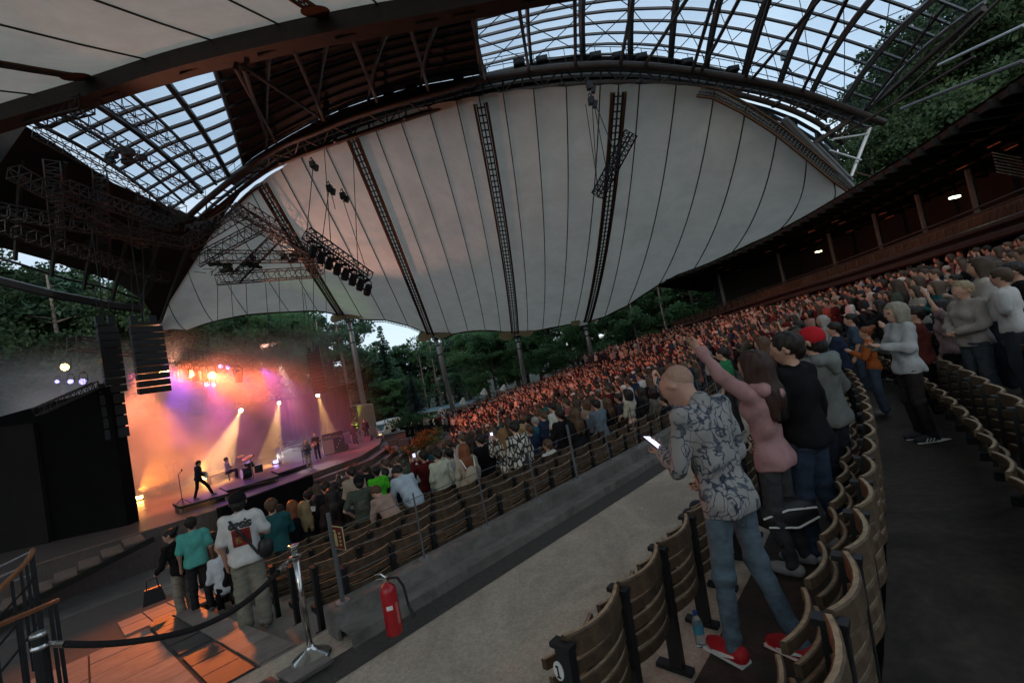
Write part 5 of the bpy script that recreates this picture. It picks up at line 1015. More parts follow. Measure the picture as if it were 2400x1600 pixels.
# ================================================================== people
def sdf_mesh(prims, vox, clips=(), subs=(), k=.04):
    """smooth union of tapered capsules -> one closed surface (surface nets). prim = (a, b, ra, rb[, k])"""
    A = np.array([[*p[0], p[2]] for p in prims]+[[*p[1], p[3]] for p in prims]); pad = 2.5*vox+.02
    lo = (A[:, :3]-A[:, 3:]).min(0)-pad; hi = (A[:, :3]+A[:, 3:]).max(0)+pad; n = np.ceil((hi-lo)/vox).astype(int)+1
    f = np.full(n, 1.0, np.float32); ax = [lo[i]+vox*np.arange(n[i]) for i in range(3)]
    def local(p, grow):
        a, b = np.array(p[0], float), np.array(p[1], float); R = max(p[2], p[3])+grow
        i0 = np.maximum(((np.minimum(a, b)-R-lo)/vox).astype(int), 0); i1 = np.minimum(((np.maximum(a, b)+R-lo)/vox).astype(int)+2, n)
        X, Y, Z = np.meshgrid(*(ax[i][i0[i]:i1[i]] for i in range(3)), indexing='ij'); d = b-a; L2 = max(d@d, 1e-9)
        h = np.clip(((X-a[0])*d[0]+(Y-a[1])*d[1]+(Z-a[2])*d[2])/L2, 0, 1)
        dist = np.sqrt((X-a[0]-h*d[0])**2+(Y-a[1]-h*d[1])**2+(Z-a[2]-h*d[2])**2)-(p[2]+(p[3]-p[2])*h)
        return tuple(slice(i0[i], i1[i]) for i in range(3)), dist
    for p in prims:
        kk = p[4] if len(p) > 4 else k; sl_, d = local(p, kk+2*vox); g_ = f[sl_]; h = np.maximum(kk-np.abs(g_-d), 0)/max(kk, 1e-6); f[sl_] = np.minimum(g_, d)-h*h*kk*.25
    for p in subs:
        sl_, d = local(p, 2*vox); f[sl_] = np.maximum(f[sl_], -d)
    for nrm, c in clips:
        X, Y, Z = np.meshgrid(*ax, indexing='ij'); f = np.maximum(f, nrm[0]*X+nrm[1]*Y+nrm[2]*Z-c)
    ins = f < 0; m = np.array(f.shape)-1; cnt = np.zeros(m); S = np.zeros((*m, 3)); corners = [(i, j, k2) for i in (0, 1) for j in (0, 1) for k2 in (0, 1)]
    cs = {c: f[c[0]:c[0]+m[0], c[1]:c[1]+m[1], c[2]:c[2]+m[2]] for c in corners}
    for c in corners:
        for a in range(3):
            if c[a]: continue
            c2 = list(c); c2[a] = 1; fa, fb = cs[c], cs[tuple(c2)]; x = (fa < 0) != (fb < 0); t_ = np.where(x, fa/np.where(x, fa-fb, 1), 0)
            for q in range(3): S[..., q] += np.where(x, c[q]+(t_ if q == a else 0), 0)
            cnt += x
    act = cnt > 0; idx = np.full(m, -1); idx[act] = np.arange(act.sum()); pos = np.argwhere(act)
    V = lo+vox*(pos+S[act]/cnt[act][:, None]); F = []
    for a in range(3):
        b, c = (a+1) % 3, (a+2) % 3; s0 = [slice(None)]*3; s1 = [slice(None)]*3; s0[a] = slice(0, -1); s1[a] = slice(1, None)
        x = ins[tuple(s0)] != ins[tuple(s1)]; e = np.argwhere(x); e = e[(e[:, b] > 0) & (e[:, c] > 0) & (e[:, b] < m[b]) & (e[:, c] < m[c]) & (e[:, a] < m[a])]
        if not len(e): continue
        def at(db, dc): q = e.copy(); q[:, b] -= db; q[:, c] -= dc; return idx[q[:, 0], q[:, 1], q[:, 2]]
        Q = np.stack([at(0, 0), at(1, 0), at(1, 1), at(0, 1)], 1); fl = ins[tuple(s0)][e[:, 0], e[:, 1], e[:, 2]]; Q[~fl] = Q[~fl][:, ::-1]; F.append(Q)
    F = np.concatenate(F); F = F[(F >= 0).all(1)]; return V, F[:, ::-1] if False else F
V3 = lambda *a: np.array(a, float)
def rot(v, ax, an, o):
    R = np.array(Matrix.Rotation(an, 3, ax)); return o+R@(np.array(v)-o)
REST = dict(hipL=V3(-.088, 0, .92), hipR=V3(.088, 0, .92), kneeL=V3(-.105, .02, .50), kneeR=V3(.105, .02, .50), ankL=V3(-.115, -.03, .085), ankR=V3(.115, -.03, .085),
            shL=V3(-.175, -.01, 1.42), shR=V3(.175, -.01, 1.42), elL=V3(-.235, -.03, 1.14), elR=V3(.235, -.03, 1.14), wrL=V3(-.235, .06, .90), wrR=V3(.235, .06, .90), neck=V3(0, -.015, 1.47), head=V3(0, .015, 1.63))
def person_prims(pose=None, lean=0, side=0, tilt=0, turn=0, build=1.0, female=False, sleeve='long', hem=.86, hair='short', fingers=False, legs='full', kneel=None, curl=None):
    """-> dict part: (prims, clips, subs); forward is +y, right is +x; pose overrides joints (given upright)"""
    J = {k: v.copy() for k, v in REST.items()}
    for k, v in (pose or {}).items(): J[k] = V3(*v)
    o = V3(0, 0, .95); up = ('shL', 'shR', 'elL', 'elR', 'wrL', 'wrR', 'neck', 'head')
    def U(v):
        v = rot(v, 'X', -lean, o) if lean else np.array(v, float); return rot(v, 'Y', side, o) if side else v
    def Hd(v):     # head frame: rest coordinates round the neck, tilted forward and turned
        v = V3(*v)+J['head']-REST['head']; nk = J['neck']; v = rot(v, 'Z', turn, nk); v = rot(v, 'X', -tilt, nk) if tilt else v; return U(v)
    j = {k: (U(v) if k in up and k not in (curl or ()) else v) for k, v in J.items()}
    b = build; w_ = .92 if female else 1.0
    chest, waist, pel = [(U((-.085*w_, -.005, 1.31)), U((.085*w_, -.005, 1.31)), .115*b, .115*b, .08), (U((-.09*w_, -.01, 1.40)), U((.09*w_, -.01, 1.40)), .075*b, .075*b, .08)], [(U((-.055*w_, .0, 1.12)), U((.055*w_, .0, 1.12)), .112*b*(.9 if female else 1), .112*b*(.9 if female else 1), .1)], [((-.07, 0, .96), (.07, 0, .96), .115*b, .115*b, .08)]
    if female: chest.append((U((-.06, .05, 1.27)), U((.06, .05, 1.27)), .070*b, .070*b, .07))
    def limb(a, m, e, r0, r1, r2, k_=.04): return [(j[a], j[m], r0*b, r1*b, k_), (j[m], j[e], r1*b, r2*b, k_)]
    hands = []
    for sd in 'LR':
        wv, ev = j['wr'+sd], j['el'+sd]; d = (wv-ev)/max(np.linalg.norm(wv-ev), 1e-6); sx = -1 if sd == 'L' else 1
        nrm = np.cross(d, V3(0, 1, .15)); nrm /= max(np.linalg.norm(nrm), 1e-6); ac = np.cross(nrm, d)
        if not fingers: hands += [(wv, wv+d*.075, .030, .034, .02), (wv+d*.075, wv+d*.145, .030, .017, .02), (wv+d*.03, wv+d*.08+ac*.045, .018, .012, .015)]
        else:
            hands += [(wv, wv+d*.02, .026, .026, .015)]+[(wv+d*.025, wv+d*.085+ac*q, .018, .016, .012) for q in (-.027, -.009, .009, .027)]
            for q, ln in ((-.030, .058), (-.010, .078), (.010, .085), (.030, .076)):
                p0 = wv+d*.088+ac*q; p1 = p0+d*ln*.5+nrm*sx*-.012; p2 = p1+d*ln*.35+nrm*sx*-.03; hands += [(p0, p1, .0095, .0085, .004), (p1, p2, .0085, .007, .004)]
            hands += [(wv+d*.03+ac*.03, wv+d*.065+ac*.058, .013, .010, .01), (wv+d*.065+ac*.058, wv+d*.10+ac*.062, .0095, .008, .004)]
    headp = [(Hd((0, -.015, 1.655)), Hd((0, .015, 1.66)), .094, .088, .03), (Hd((0, .035, 1.60)), Hd((0, .05, 1.565)), .066, .042, .05), (Hd((0, .092, 1.635)), Hd((0, .112, 1.605)), .011, .016, .015), (Hd((-.03, .082, 1.66)), Hd((.03, .082, 1.66)), .018, .018, .02), (Hd((-.02, .085, 1.572)), Hd((.02, .085, 1.572)), .012, .012, .015),
             (Hd((-.088, -.0, 1.645)), Hd((-.094, -.018, 1.605)), .020, .013, .008), (Hd((.088, -.0, 1.645)), Hd((.094, -.018, 1.605)), .020, .013, .008), (j['neck']-V3(0, 0, .03), Hd((0, -.01, 1.56)), .058, .054, .03)]
    body = headp+[(p[0], p[1], p[2]-.035, p[3]-.035, p[4]) for p in chest+waist+pel]
    for sd in 'LR': body += [(U((-.09 if sd == 'L' else .09, -.01, 1.40)), j['sh'+sd], .05, .052, .05)]+limb('sh'+sd, 'el'+sd, 'wr'+sd, .045, .036, .026)+limb('hip'+sd, 'knee'+sd, 'ank'+sd, .072, .048, .036)
    body += hands
    P = dict(body=(body, (), ()))
    # top
    sh = chest+waist; he = [(V3(-.064, -.012, hem+.1), V3(.064, -.012, hem+.1), .126*b, .126*b, .08), (V3(-.064, -.014, hem+.03), V3(.064, -.014, hem+.03), .119*b, .119*b, .05)]
    if hem < .8: he += [((-.07, 0, hem+.05), (.07, 0, hem+.05), .135*b, .135*b, .09)]
    sh = sh+he+[(U((0, -.02, 1.445)), j['neck'], .075, .068, .04)]
    for sd in 'LR':
        s_, e_, wr = j['sh'+sd], j['el'+sd], j['wr'+sd]; sh += [(U((-.09 if sd == 'L' else .09, -.012, 1.405)), s_, .072*b, .066*b, .05)]
        if sleeve == 'long': sh += [(s_, e_, .064*b, .056*b, .03), (e_, e_+(wr-e_)*.93, .056*b, .046*b, .03), (e_+(wr-e_)*.90, e_+(wr-e_)*.97, .044, .040, .01)]
        elif sleeve == 'short': sh += [(s_, s_+(e_-s_)*.78, .07*b, .072*b, .03)]
    P['shirt'] = (sh, [((0, 0, -1), -(hem+.015))] if abs(lean) < .3 and not kneel else [], ())
    if legs == 'full': lr = (.092, .066, .060)
    elif legs == 'wide': lr = (.098, .082, .085)
    else: lr = (.088, .061, .053)
    tr = pel+[(V3(-.07, -.03, .93), V3(.07, -.03, .93), .094*b, .094*b, .07)]
    for sd in 'LR': tr += limb('hip'+sd, 'knee'+sd, 'ank'+sd, *lr, .05)
    P['trousers'] = (tr, [((0, 0, 1), hem+.07)] if abs(lean) < .3 and not kneel else (), ())
    so_ = []
    for sd in 'LR':
        a = j['ank'+sd]; so_ += [(a-V3(0, .03, .035), a+V3(0, .12, -.045), .052, .042, .03), (a+V3(0, .06, -.04), a+V3(.01 if sd == 'L' else -.01, .17, -.05), .045, .036, .03)]
    P['shoes'] = (so_, [((0, 0, -1), 0)] if not kneel else [], ())
    hs = [(Hd((0, -.025, 1.665)), Hd((0, .0, 1.672)), .104, .100, .03)]; sub = [(Hd((0, .13, 1.61)), Hd((0, .10, 1.50)), .105, .11), (Hd((-.2, .02, 1.56)), Hd((.2, .02, 1.56)), .05, .05)]
    if hair == 'short': hs += [(Hd((0, -.07, 1.60)), Hd((0, -.06, 1.57)), .06, .04, .03)]
    elif hair == 'long':
        hs += [(Hd((0, -.055, 1.62)), U((0, -.10, 1.36)), .10, .085, .05), (U((-.06, -.11, 1.42)), U((-.06, -.12, 1.22)), .06, .035, .05), (U((.06, -.11, 1.42)), U((.06, -.12, 1.20)), .06, .035, .05), (Hd((-.085, .0, 1.62)), U((-.10, -.01, 1.42)), .035, .04, .04), (Hd((.085, .0, 1.62)), U((.10, -.01, 1.42)), .035, .04, .04)]; sub = [(Hd((0, .14, 1.62)), Hd((0, .12, 1.48)), .095, .10)]
    elif hair == 'bob': hs += [(Hd((0, -.05, 1.63)), Hd((0, -.055, 1.53)), .108, .09, .04), (Hd((-.085, .0, 1.63)), Hd((-.085, -.0, 1.53)), .04, .04, .04), (Hd((.085, .0, 1.63)), Hd((.085, .0, 1.53)), .04, .04, .04)]; sub = [(Hd((0, .14, 1.61)), Hd((0, .12, 1.48)), .098, .10)]
    elif hair == 'bun': hs += [(Hd((0, -.12, 1.72)), Hd((0, -.13, 1.73)), .05, .05, .02)]
    elif hair == 'cap': hs = [(Hd((0, -.015, 1.672)), Hd((0, .005, 1.675)), .106, .102, .02)]; sub = [(Hd((-.2, .02, 1.53)), Hd((.2, .02, 1.53)), .11, .11), (Hd((0, -.1, 1.53)), Hd((0, .2, 1.53)), .10, .10)]
    if hair != 'bald': P['cap' if hair == 'cap' else 'hair'] = (hs, (), sub)
    if hair == 'cap': P['hair'] = ([(Hd((0, -.03, 1.61)), Hd((0, -.05, 1.585)), .098, .075, .03)], (), [(Hd((0, .12, 1.62)), Hd((0, .10, 1.48)), .11, .11)])
    P['_J'] = j; P['_H'] = Hd; P['_U'] = U
    return P
M['skin'] = mat('skin', (.50, .30, .22), .55, var=.12, scale=9, rand=.18)
M['cloth'] = mat('cloth', (.5, .5, .5), .85, objcol=True, var=.25, scale=9, bump=.8, spec=.1, stretch=(1, 1, .6))
M['denim'] = mat('denim', (.1, .15, .22), .85, objcol=True, var=.45, scale=9, bump=.8, spec=.1, stretch=(1, 1, 1.8))
M['hair'] = mat('hair', (.05, .03, .02), .5, objcol=True, var=.35, scale=30, bump=.5, stretch=(3, 3, .4))
M['shoe'] = mat('shoe', (.1, .1, .1), .6, objcol=True)
PM = dict(body='skin', shirt='cloth', trousers='denim', shoes='shoe', hair='hair', cap='cloth')
def folds(V, F, nm, vox):      # creases of the cloth, strands of the hair
    if nm not in ('shirt', 'trousers', 'hair') or vox > .03: return V
    n = np.zeros_like(V); c = np.cross(V[F[:, 2]]-V[F[:, 0]], V[F[:, 3]]-V[F[:, 1]])
    for k in range(4): np.add.at(n, F[:, k], c)
    n /= np.maximum(np.linalg.norm(n, axis=1), 1e-9)[:, None]; x, y, z = V.T; w_ = 1.7*np.sin(5*x+3*z)+1.3*np.sin(7*y-4*z+1)
    if nm == 'hair': return V+n*(.004*np.sin(140*x+4*np.sin(9*z))+.003*np.sin(120*y+20*z))[:, None]
    if nm == 'shirt': a = .0065*np.sin(26*z+9*x+2.4*w_)+.0045*np.sin(38*x-21*z+1.8*w_+2)+.004*np.sin(47*y+30*z+w_)
    else: a = (.0042*np.sin(58*z+14*x+2.2*w_)*(.2+np.exp(-((z-.48)/.1)**2)+1.2*np.exp(-((z-.12)/.08)**2)+.6*np.exp(-((z-.88)/.06)**2))+.0018*np.sin(36*x+18*z+w_))
    return V+n*a[:, None]
def kit(vox, hv=None, **kw):
    P = person_prims(**kw); r = {}
    for nm, q in P.items():
        if nm[0] == '_': continue
        if nm == 'shoes':
            for kk, hf in enumerate((q[0][:2], q[0][2:])): V, F = sdf_mesh(hf, vox, q[1]); r['shoe%d' % kk] = np_mesh('shoe', V, F, [M['shoe']], smooth=True)
            continue
        V, F = sdf_mesh(q[0], vox if nm not in ('hair', 'cap') else min(vox, .022) if vox > .022 else vox, q[1], q[2]); V = folds(V, F, nm, vox); r[nm] = np_mesh(nm, V, F, [M[PM[nm]]], smooth=True)
    r['_P'] = P; return r
ARM = dict(
 down={}, up=dict(elL=(-.27, .1, 1.62), wrL=(-.20, .16, 1.88)), both=dict(elL=(-.27, .12, 1.60), wrL=(-.17, .16, 1.85), elR=(.27, .12, 1.60), wrR=(.17, .16, 1.85)),
 phone=dict(elL=(-.2, .24, 1.25), wrL=(-.08, .36, 1.50), elR=(.2, .24, 1.25), wrR=(.06, .36, 1.50)), clap=dict(elL=(-.24, .10, 1.16), wrL=(-.06, .30, 1.30), elR=(.24, .10, 1.16), wrR=(.06, .30, 1.30)),
 cross=dict(elL=(-.24, .05, 1.14), wrL=(.08, .17, 1.18), elR=(.24, .05, 1.14), wrR=(-.08, .19, 1.13)), hips=dict(elL=(-.33, -.06, 1.18), wrL=(-.17, .08, 1.0), elR=(.33, -.06, 1.18), wrR=(.17, .08, 1.0)))
LEG = dict(a={}, b=dict(kneeL=(-.10, .07, .5), ankL=(-.15, .05, .085), ankR=(.13, -.07, .085)))
SIT = dict(hipL=(-.09, -.02, .95), hipR=(.09, -.02, .95), kneeL=(-.11, .42, .92), kneeR=(.11, .42, .92), ankL=(-.11, .40, .5), ankR=(.11, .40, .5))
VX = .025
KITS = {
 'man_tee': kit(VX, sleeve='short', pose=ARM['down']), 'man_long': kit(VX, pose={**ARM['down'], **LEG['b']}, tilt=.2), 'man_clap': kit(VX, pose=ARM['clap'], build=1.08), 'man_cap': kit(VX, hair='cap', pose=ARM['hips'], sleeve='short', hem=.82),
 'woman_long': kit(VX, female=True, hair='long', pose=ARM['clap'], legs='slim'), 'woman_down': kit(VX, female=True, hair='long', pose=ARM['down'], legs='slim'), 'woman_phone': kit(VX, female=True, hair='long', pose=ARM['phone'], legs='slim'), 'woman_bob': kit(VX, female=True, hair='bob', pose=ARM['cross'], build=1.12),
 'woman_up': kit(VX, female=True, hair='long', pose={**ARM['up'], **LEG['b']}, legs='slim', sleeve='short'), 'man_up': kit(VX, pose=ARM['both'], sleeve='short'), 'man_phone': kit(VX, pose=ARM['phone']), 'bun': kit(VX, female=True, hair='bun', pose=ARM['clap'], legs='wide'),
 'bend': kit(VX, lean=.75, tilt=.2, pose=dict(elL=(-.25, .2, 1.2), wrL=(-.15, .35, 1.02), elR=(.25, .2, 1.2), wrR=(.15, .35, 1.02))), 'sit': kit(VX, pose={**SIT, **ARM['cross']}, kneel=1, hem=.9), 'coat': kit(VX, female=True, hair='bob', hem=.62, pose=ARM['cross'], legs='slim'), 'bald': kit(VX, hair='bald', pose={**SIT, **ARM['cross']}, lean=.35, kneel=1, hem=.9)}
def add_person(k, loc, rz, label, shirt, trousers, hair=(.03, .02, .015), h=1.72, group=None, shoe=(.3, .3, .3), cap=None, mats={}):
    K = KITS[k] if isinstance(k, str) else k; t_ = thing('person', label, 'person', loc, group, rz); s = h/1.75; t_.scale = (s, s, s)
    for nm, me in K.items():
        if nm[0] == '_': continue
        o = inst(nm.rstrip('01'), me, t_); o.color = (*{'shirt': shirt, 'trousers': trousers, 'hair': hair, 'shoe0': shoe, 'shoe1': shoe, 'cap': cap or shirt, 'body': (1, 1, 1)}[nm], 1)
        if nm in mats: o.data = me = me.copy(); me.materials.clear(); me.materials.append(mats[nm])
    return t_
def face(v, jit=0):      # turned towards the stage
    t_ = W(9, 33, 0); return math.atan2(t_.y-v.y, t_.x-v.x)-PI/2+random.uniform(-jit, jit)
BK, DG, NV, WT, GY, BE_, OL, MA, PK, DN, BL, TE = (.012, .012, .014), (.035, .035, .04), (.02, .03, .06), (.62, .6, .57), (.26, .26, .27), (.38, .30, .22), (.07, .085, .065), (.10, .012, .014), (.36, .24, .24), (.07, .10, .15), (.04, .16, .22), (.02, .09, .095)
BLON, BRN, DRK, RED, GRYH = (.32, .22, .10), (.10, .055, .03), (.018, .013, .011), (.22, .07, .025), (.35, .34, .32)
FB = [  # x, y of the crown in the picture; kit; top; trousers; hair; height; label
 (436,1187,8.4,'man_tee',(.10,.42,.36),DG,DRK,1.74,'man in a mint green t-shirt standing left of the bald man'),
 (487,1222,9.3,'sit',(.10,.07,.045),DG,DRK,1.7,'dark-haired person in brown sitting behind the mint green t-shirt'),
 (530,1185,8.8,'woman_down',(.05,.14,.20),DN,RED,1.66,'red-haired woman in a blue top left of the white t-shirt'),
 (507,1246,8.2,'bald',(.62,.66,.70),BK,DRK,1.72,'bald man in a white shirt bowed forward on his seat by the aisle'),
 (543,1255,8.2,'sit',BK,DG,DRK,1.7,'person in black sitting beside the bald man in white'),
 (621,1146,8.3,'man_clap',TE,DG,BRN,1.86,'broad man in a dark teal shirt right of the white t-shirt'),
 (695,1152,8.9,'woman_down',BK,BK,BLON,1.7,'woman in black with long blond hair near the front'),
 (669,1150,9.2,'woman_long',BK,BK,RED,1.7,'woman with rim-lit dark hair left of the long blond hair'),
 (728,1137,11.4,'woman_bob',WT,DN,DRK,1.62,'small dark-haired person in a white top'),
 (705,1128,11.6,'man_tee',DG,DN,DRK,1.75,'man in charcoal with short dark hair left of the white top'),
 (758,1122,9.0,'woman_down',(.035,.022,.02),BK,DRK,1.78,'woman with long dark hair in a dark brown jacket'),
 (806,1072,10.4,'man_long',BE_,DN,DRK,1.8,'dark-haired man in a beige jacket beside the capped man'),
 (822,1092,9.0,'man_cap',OL,BK,DRK,1.78,'capped man in a faded grey-green sweatshirt with a back print'),
 (862,1072,11.4,'man_tee',(.10,.62,.03),DG,DRK,1.76,'person in a neon green t-shirt'),
 (884,1076,12.2,'man_long',DG,DG,DRK,1.72,'dark-haired person right of the neon green t-shirt'),
 (909,1086,10,'man_tee',BK,BK,DRK,1.76,'man in black behind the person bending in a beige hoodie'),
 (893,1118,8.5,'bend',(.40,.27,.21),BK,BRN,1.75,'person in a pinkish beige hoodie bending forward over the seats'),
 (936,1070,9.2,'bend',(.46,.55,.62),(.30,.38,.45),DRK,1.92,'person in a pale blue denim jacket leaning forward'),
 (970,1035,10.5,'man_phone',MA,GY,DRK,1.82,'man in maroon holding up a bright phone'),
 (1004,1032,10.2,'man_long',(.52,.55,.44),BK,DRK,1.78,'man in a pale green shirt with a strap across his back'),
 (1029,1030,10.6,'man_tee',WT,DN,DRK,1.76,'man in a white shirt left of the woman with a backpack'),
 (1062,1020,9.6,'woman_down',(.42,.36,.28),BK,RED,1.76,'woman with coppery hair wearing a small beige backpack'),
 (1077,1004,10.6,'woman_long',BK,BK,DRK,1.74,'dark woman with long hair behind the coppery hair'),
 (1102,998,10.2,'man_long',BK,DG,DRK,1.8,'man in black right of the small backpack'),
 (1106,1090,9.2,'bend',NV,BK,DRK,1.7,'person in navy stooping over a seat'),
 (1152,984,9.7,'woman_phone',WT,GY,(.24,.13,.05),1.76,'curly blond woman in a leaf print blouse raising a phone'),
 (1180,968,9.6,'man_long',BK,BK,DRK,1.9,'tall person in a long black coat beside the leaf print blouse'),
 (1196,974,12,'woman_bob',DG,BK,BLON,1.72,'blond woman between the tall black coat and the teal shirt'),
 (1214,978,11.6,'man_tee',NV,DN,BRN,1.72,'brown-haired man in navy'),
 (1227,958,13,'man_tee',BL,DN,GRYH,1.75,'grey-haired man in a teal blue shirt'),
 (1246,945,12.2,'man_long',NV,DN,BRN,1.78,'man in a navy jumper left of the white shirt'),
 (1268,925,12.3,'man_long',(.55,.56,.5),DN,DRK,1.85,'tall man in a white shirt in the middle of the block'),
 (1283,940,10.6,'man_clap',BK,BK,DRK,1.86,'big man in black right of the tall white shirt'),
 (1316,938,10.4,'woman_down',BK,BK,BRN,1.82,'woman in black with brown hair beside the big man'),
 (1255,1010,9.8,'sit',(.56,.56,.52),DG,BRN,1.68,'child with brown hair and a white top sitting behind the empty seats'),
 (1342,918,12.2,'woman_bob',(.3,.2,.15),DG,BRN,1.74,'woman with light brown hair left of the denim jacket'),
 (1366,918,11.4,'man_clap',(.13,.17,.21),DN,DRK,1.84,'person with cropped dark hair in a blue denim jacket'),
 (1390,915,12.2,'woman_long',BK,BK,BRN,1.74,'woman in black right of the denim jacket'),
 (1418,905,12.6,'man_tee',DG,DG,DRK,1.76,'man in charcoal left of the cream coat'),
 (1438,895,11.6,'coat',(.46,.42,.32),BK,DRK,1.76,'woman in a long cream knitted coat'),
 (1467,890,12,'woman_down',BK,BK,DRK,1.8,'woman with long dark hair in black right of the cream coat'),
 (1496,893,12.6,'woman_bob',(.16,.14,.11),BK,DRK,1.74,'woman in a taupe jacket'),
 (1522,908,11.2,'sit',BK,WT,DRK,1.75,'seated person in black with a white cloth over the seat back'),
 (1520,868,14,'man_up',(.22,.22,.24),DG,DRK,1.84,'man in a striped t-shirt with raised arms'),
 (1545,880,12.2,'man_long',BK,BK,DRK,1.82,'man in black in front of the striped t-shirt'),
 (767,1108,11.2,'man_tee',DG,DG,DRK,1.7,'dark head low between the brown jacket and the beige jacket'),
 (745,1108,10.6,'man_long',BK,BK,DRK,1.72,'person in black behind the brown jacket'),
 (640,1160,9.6,'sit',BK,BK,DRK,1.7,'person in black sitting low behind the teal shirt'),
 (1040,1060,10.8,'sit',DG,BK,DRK,1.7,'person in grey sitting before the backpack'),
 (1135,1000,11,'woman_long',(.3,.12,.1),BK,RED,1.7,'red-haired woman lifting her hands left of the leaf print blouse'),
]
placed = []; DBG = False
leafp = bpy.data.materials.new('leaf_print'); leafp.use_nodes = True; t = leafp.node_tree; b = t.nodes['Principled BSDF']; co = N('ShaderNodeTexCoord', t); vo = N('ShaderNodeTexVoronoi', t, feature='DISTANCE_TO_EDGE'); vo.inputs['Scale'].default_value = 14; mpn = N('ShaderNodeMapping', t); mpn.inputs['Scale'].default_value = (1, 1, .45); mpn.inputs['Rotation'].default_value = (.5, .6, 0)
cr_ = N('ShaderNodeValToRGB', t); cr_.color_ramp.elements[0].position = .10; cr_.color_ramp.elements[0].color = (.012, .012, .012, 1); cr_.color_ramp.elements[1].position = .16; cr_.color_ramp.elements[1].color = (.5, .48, .42, 1)
t.links.new(co.outputs['Object'], mpn.inputs[0]); t.links.new(mpn.outputs[0], vo.inputs['Vector']); t.links.new(vo.outputs['Distance'], cr_.inputs[0]); t.links.new(cr_.outputs[0], b.inputs['Base Color']); b.inputs['Roughness'].default_value = .8
strp = bpy.data.materials.new('striped_knit'); strp.use_nodes = True; t = strp.node_tree; b = t.nodes['Principled BSDF']; co = N('ShaderNodeTexCoord', t); wv_ = N('ShaderNodeTexWave', t, bands_direction='Z'); wv_.inputs['Scale'].default_value = 9; cr_ = N('ShaderNodeValToRGB', t); cr_.color_ramp.elements[0].position = .45; cr_.color_ramp.elements[0].color = (.02, .02, .03, 1); cr_.color_ramp.elements[1].position = .55; cr_.color_ramp.elements[1].color = (.35, .35, .35, 1)
t.links.new(co.outputs['Object'], wv_.inputs['Vector']); t.links.new(wv_.outputs['Fac'], cr_.inputs[0]); t.links.new(cr_.outputs[0], b.inputs['Base Color'])
byl = {}
def phone(c, R, em=True, label='lit phone', parent=None):
    t_ = thing('phone', label, 'phone', c); mb = MB(); mb.box(c, (.075, .009, .15), R); mb.build('case', M['rubber'], t_); mb = MB(); mb.box(c+R@Vector((0, -.006, 0)), (.068, .002, .14), R); mb.build('screen', emis('screen', (.55, .6, 1), 1.6) if 'screen' not in bpy.data.materials else bpy.data.materials['screen'], t_); return t_
for (x, y, dd_, k, a, b_, hc, h, lab) in FB:
    v = ad(x, y, dd_); z = v.z-h+(.42*h/1.75 if k == 'sit' else .42*h/1.75+.02 if k == 'bald' else .20 if k == 'bend' else 0)-(.42*h/1.75 if k in ('sit', 'bald') else 0)
    zt = zf_of(rf_of(*SP(v))); print('fb', lab[:30], round(z+(.42*h/1.75 if k in ('sit', 'bald') else 0)-zt, 2)) if DBG else None
    m_ = {'shirt': leafp} if 'leaf print' in lab else {'shirt': strp} if 'striped' in lab else {}
    o = add_person(k, Vector((v.x, v.y, z)), face(v, .25), lab, a, b_, hc, h, mats=m_, cap=BK); placed.append(v.xy.copy()); byl[lab] = o
# the nearest people, modelled more finely
HV = .014
mono = bpy.data.materials.new('ink_pattern'); mono.use_nodes = True; t = mono.node_tree; b = t.nodes['Principled BSDF']; b.inputs['Roughness'].default_value = .85
co = N('ShaderNodeTexCoord', t); nd = N('ShaderNodeTexNoise', t); nd.inputs['Scale'].default_value = 4.5; nd.inputs['Detail'].default_value = 3; vm_ = N('ShaderNodeVectorMath', t, operation='MULTIPLY_ADD'); vm_.inputs[1].default_value = (.55, .55, .55); mpn = N('ShaderNodeMapping', t); mpn.inputs['Scale'].default_value = (1, 1, .62)
vo = N('ShaderNodeTexVoronoi', t, feature='DISTANCE_TO_EDGE'); vo.inputs['Scale'].default_value = 8.5; cr_ = N('ShaderNodeValToRGB', t); e0, e1 = cr_.color_ramp.elements; e0.position = .018; e0.color = (.028, .038, .065, 1); e1.position = .05; e1.color = (.25, .245, .235, 1)
n2 = N('ShaderNodeTexNoise', t); n2.inputs['Scale'].default_value = 6; n2.inputs['Distortion'].default_value = 2.5; cr2 = N('ShaderNodeValToRGB', t); cr2.color_ramp.elements[0].position = .54; cr2.color_ramp.elements[0].color = (1, 1, 1, 1); cr2.color_ramp.elements[1].position = .60; cr2.color_ramp.elements[1].color = (.22, .28, .38, 1)
mm_ = N('ShaderNodeMix', t, data_type='RGBA', blend_type='MULTIPLY'); mm_.inputs['Factor'].default_value = 1; lk = t.links.new
lk(co.outputs['Object'], nd.inputs['Vector']); lk(nd.outputs['Color'], vm_.inputs[0]); lk(co.outputs['Object'], vm_.inputs[2]); lk(vm_.outputs[0], mpn.inputs[0]); lk(mpn.outputs[0], vo.inputs['Vector']); lk(vo.outputs['Distance'], cr_.inputs[0]); lk(co.outputs['Object'], n2.inputs['Vector']); lk(n2.outputs['Fac'], cr2.inputs[0]); lk(cr_.outputs[0], mm_.inputs['A']); lk(cr2.outputs[0], mm_.inputs['B']); lk(mm_.outputs['Result'], b.inputs['Base Color'])
bpn = N('ShaderNodeBump', t); bpn.inputs['Strength'].default_value = .5; bpn.inputs['Distance'].default_value = .03; lk(nd.outputs['Fac'], bpn.inputs['Height']); lk(bpn.outputs[0], b.inputs['Normal'])
def up_w(t_, r, z): s, p, a = upper_pt(t_, r); return W(s, p, z), PI/4+a
v, rz = up_w(2.80, 39.47, -2.0)
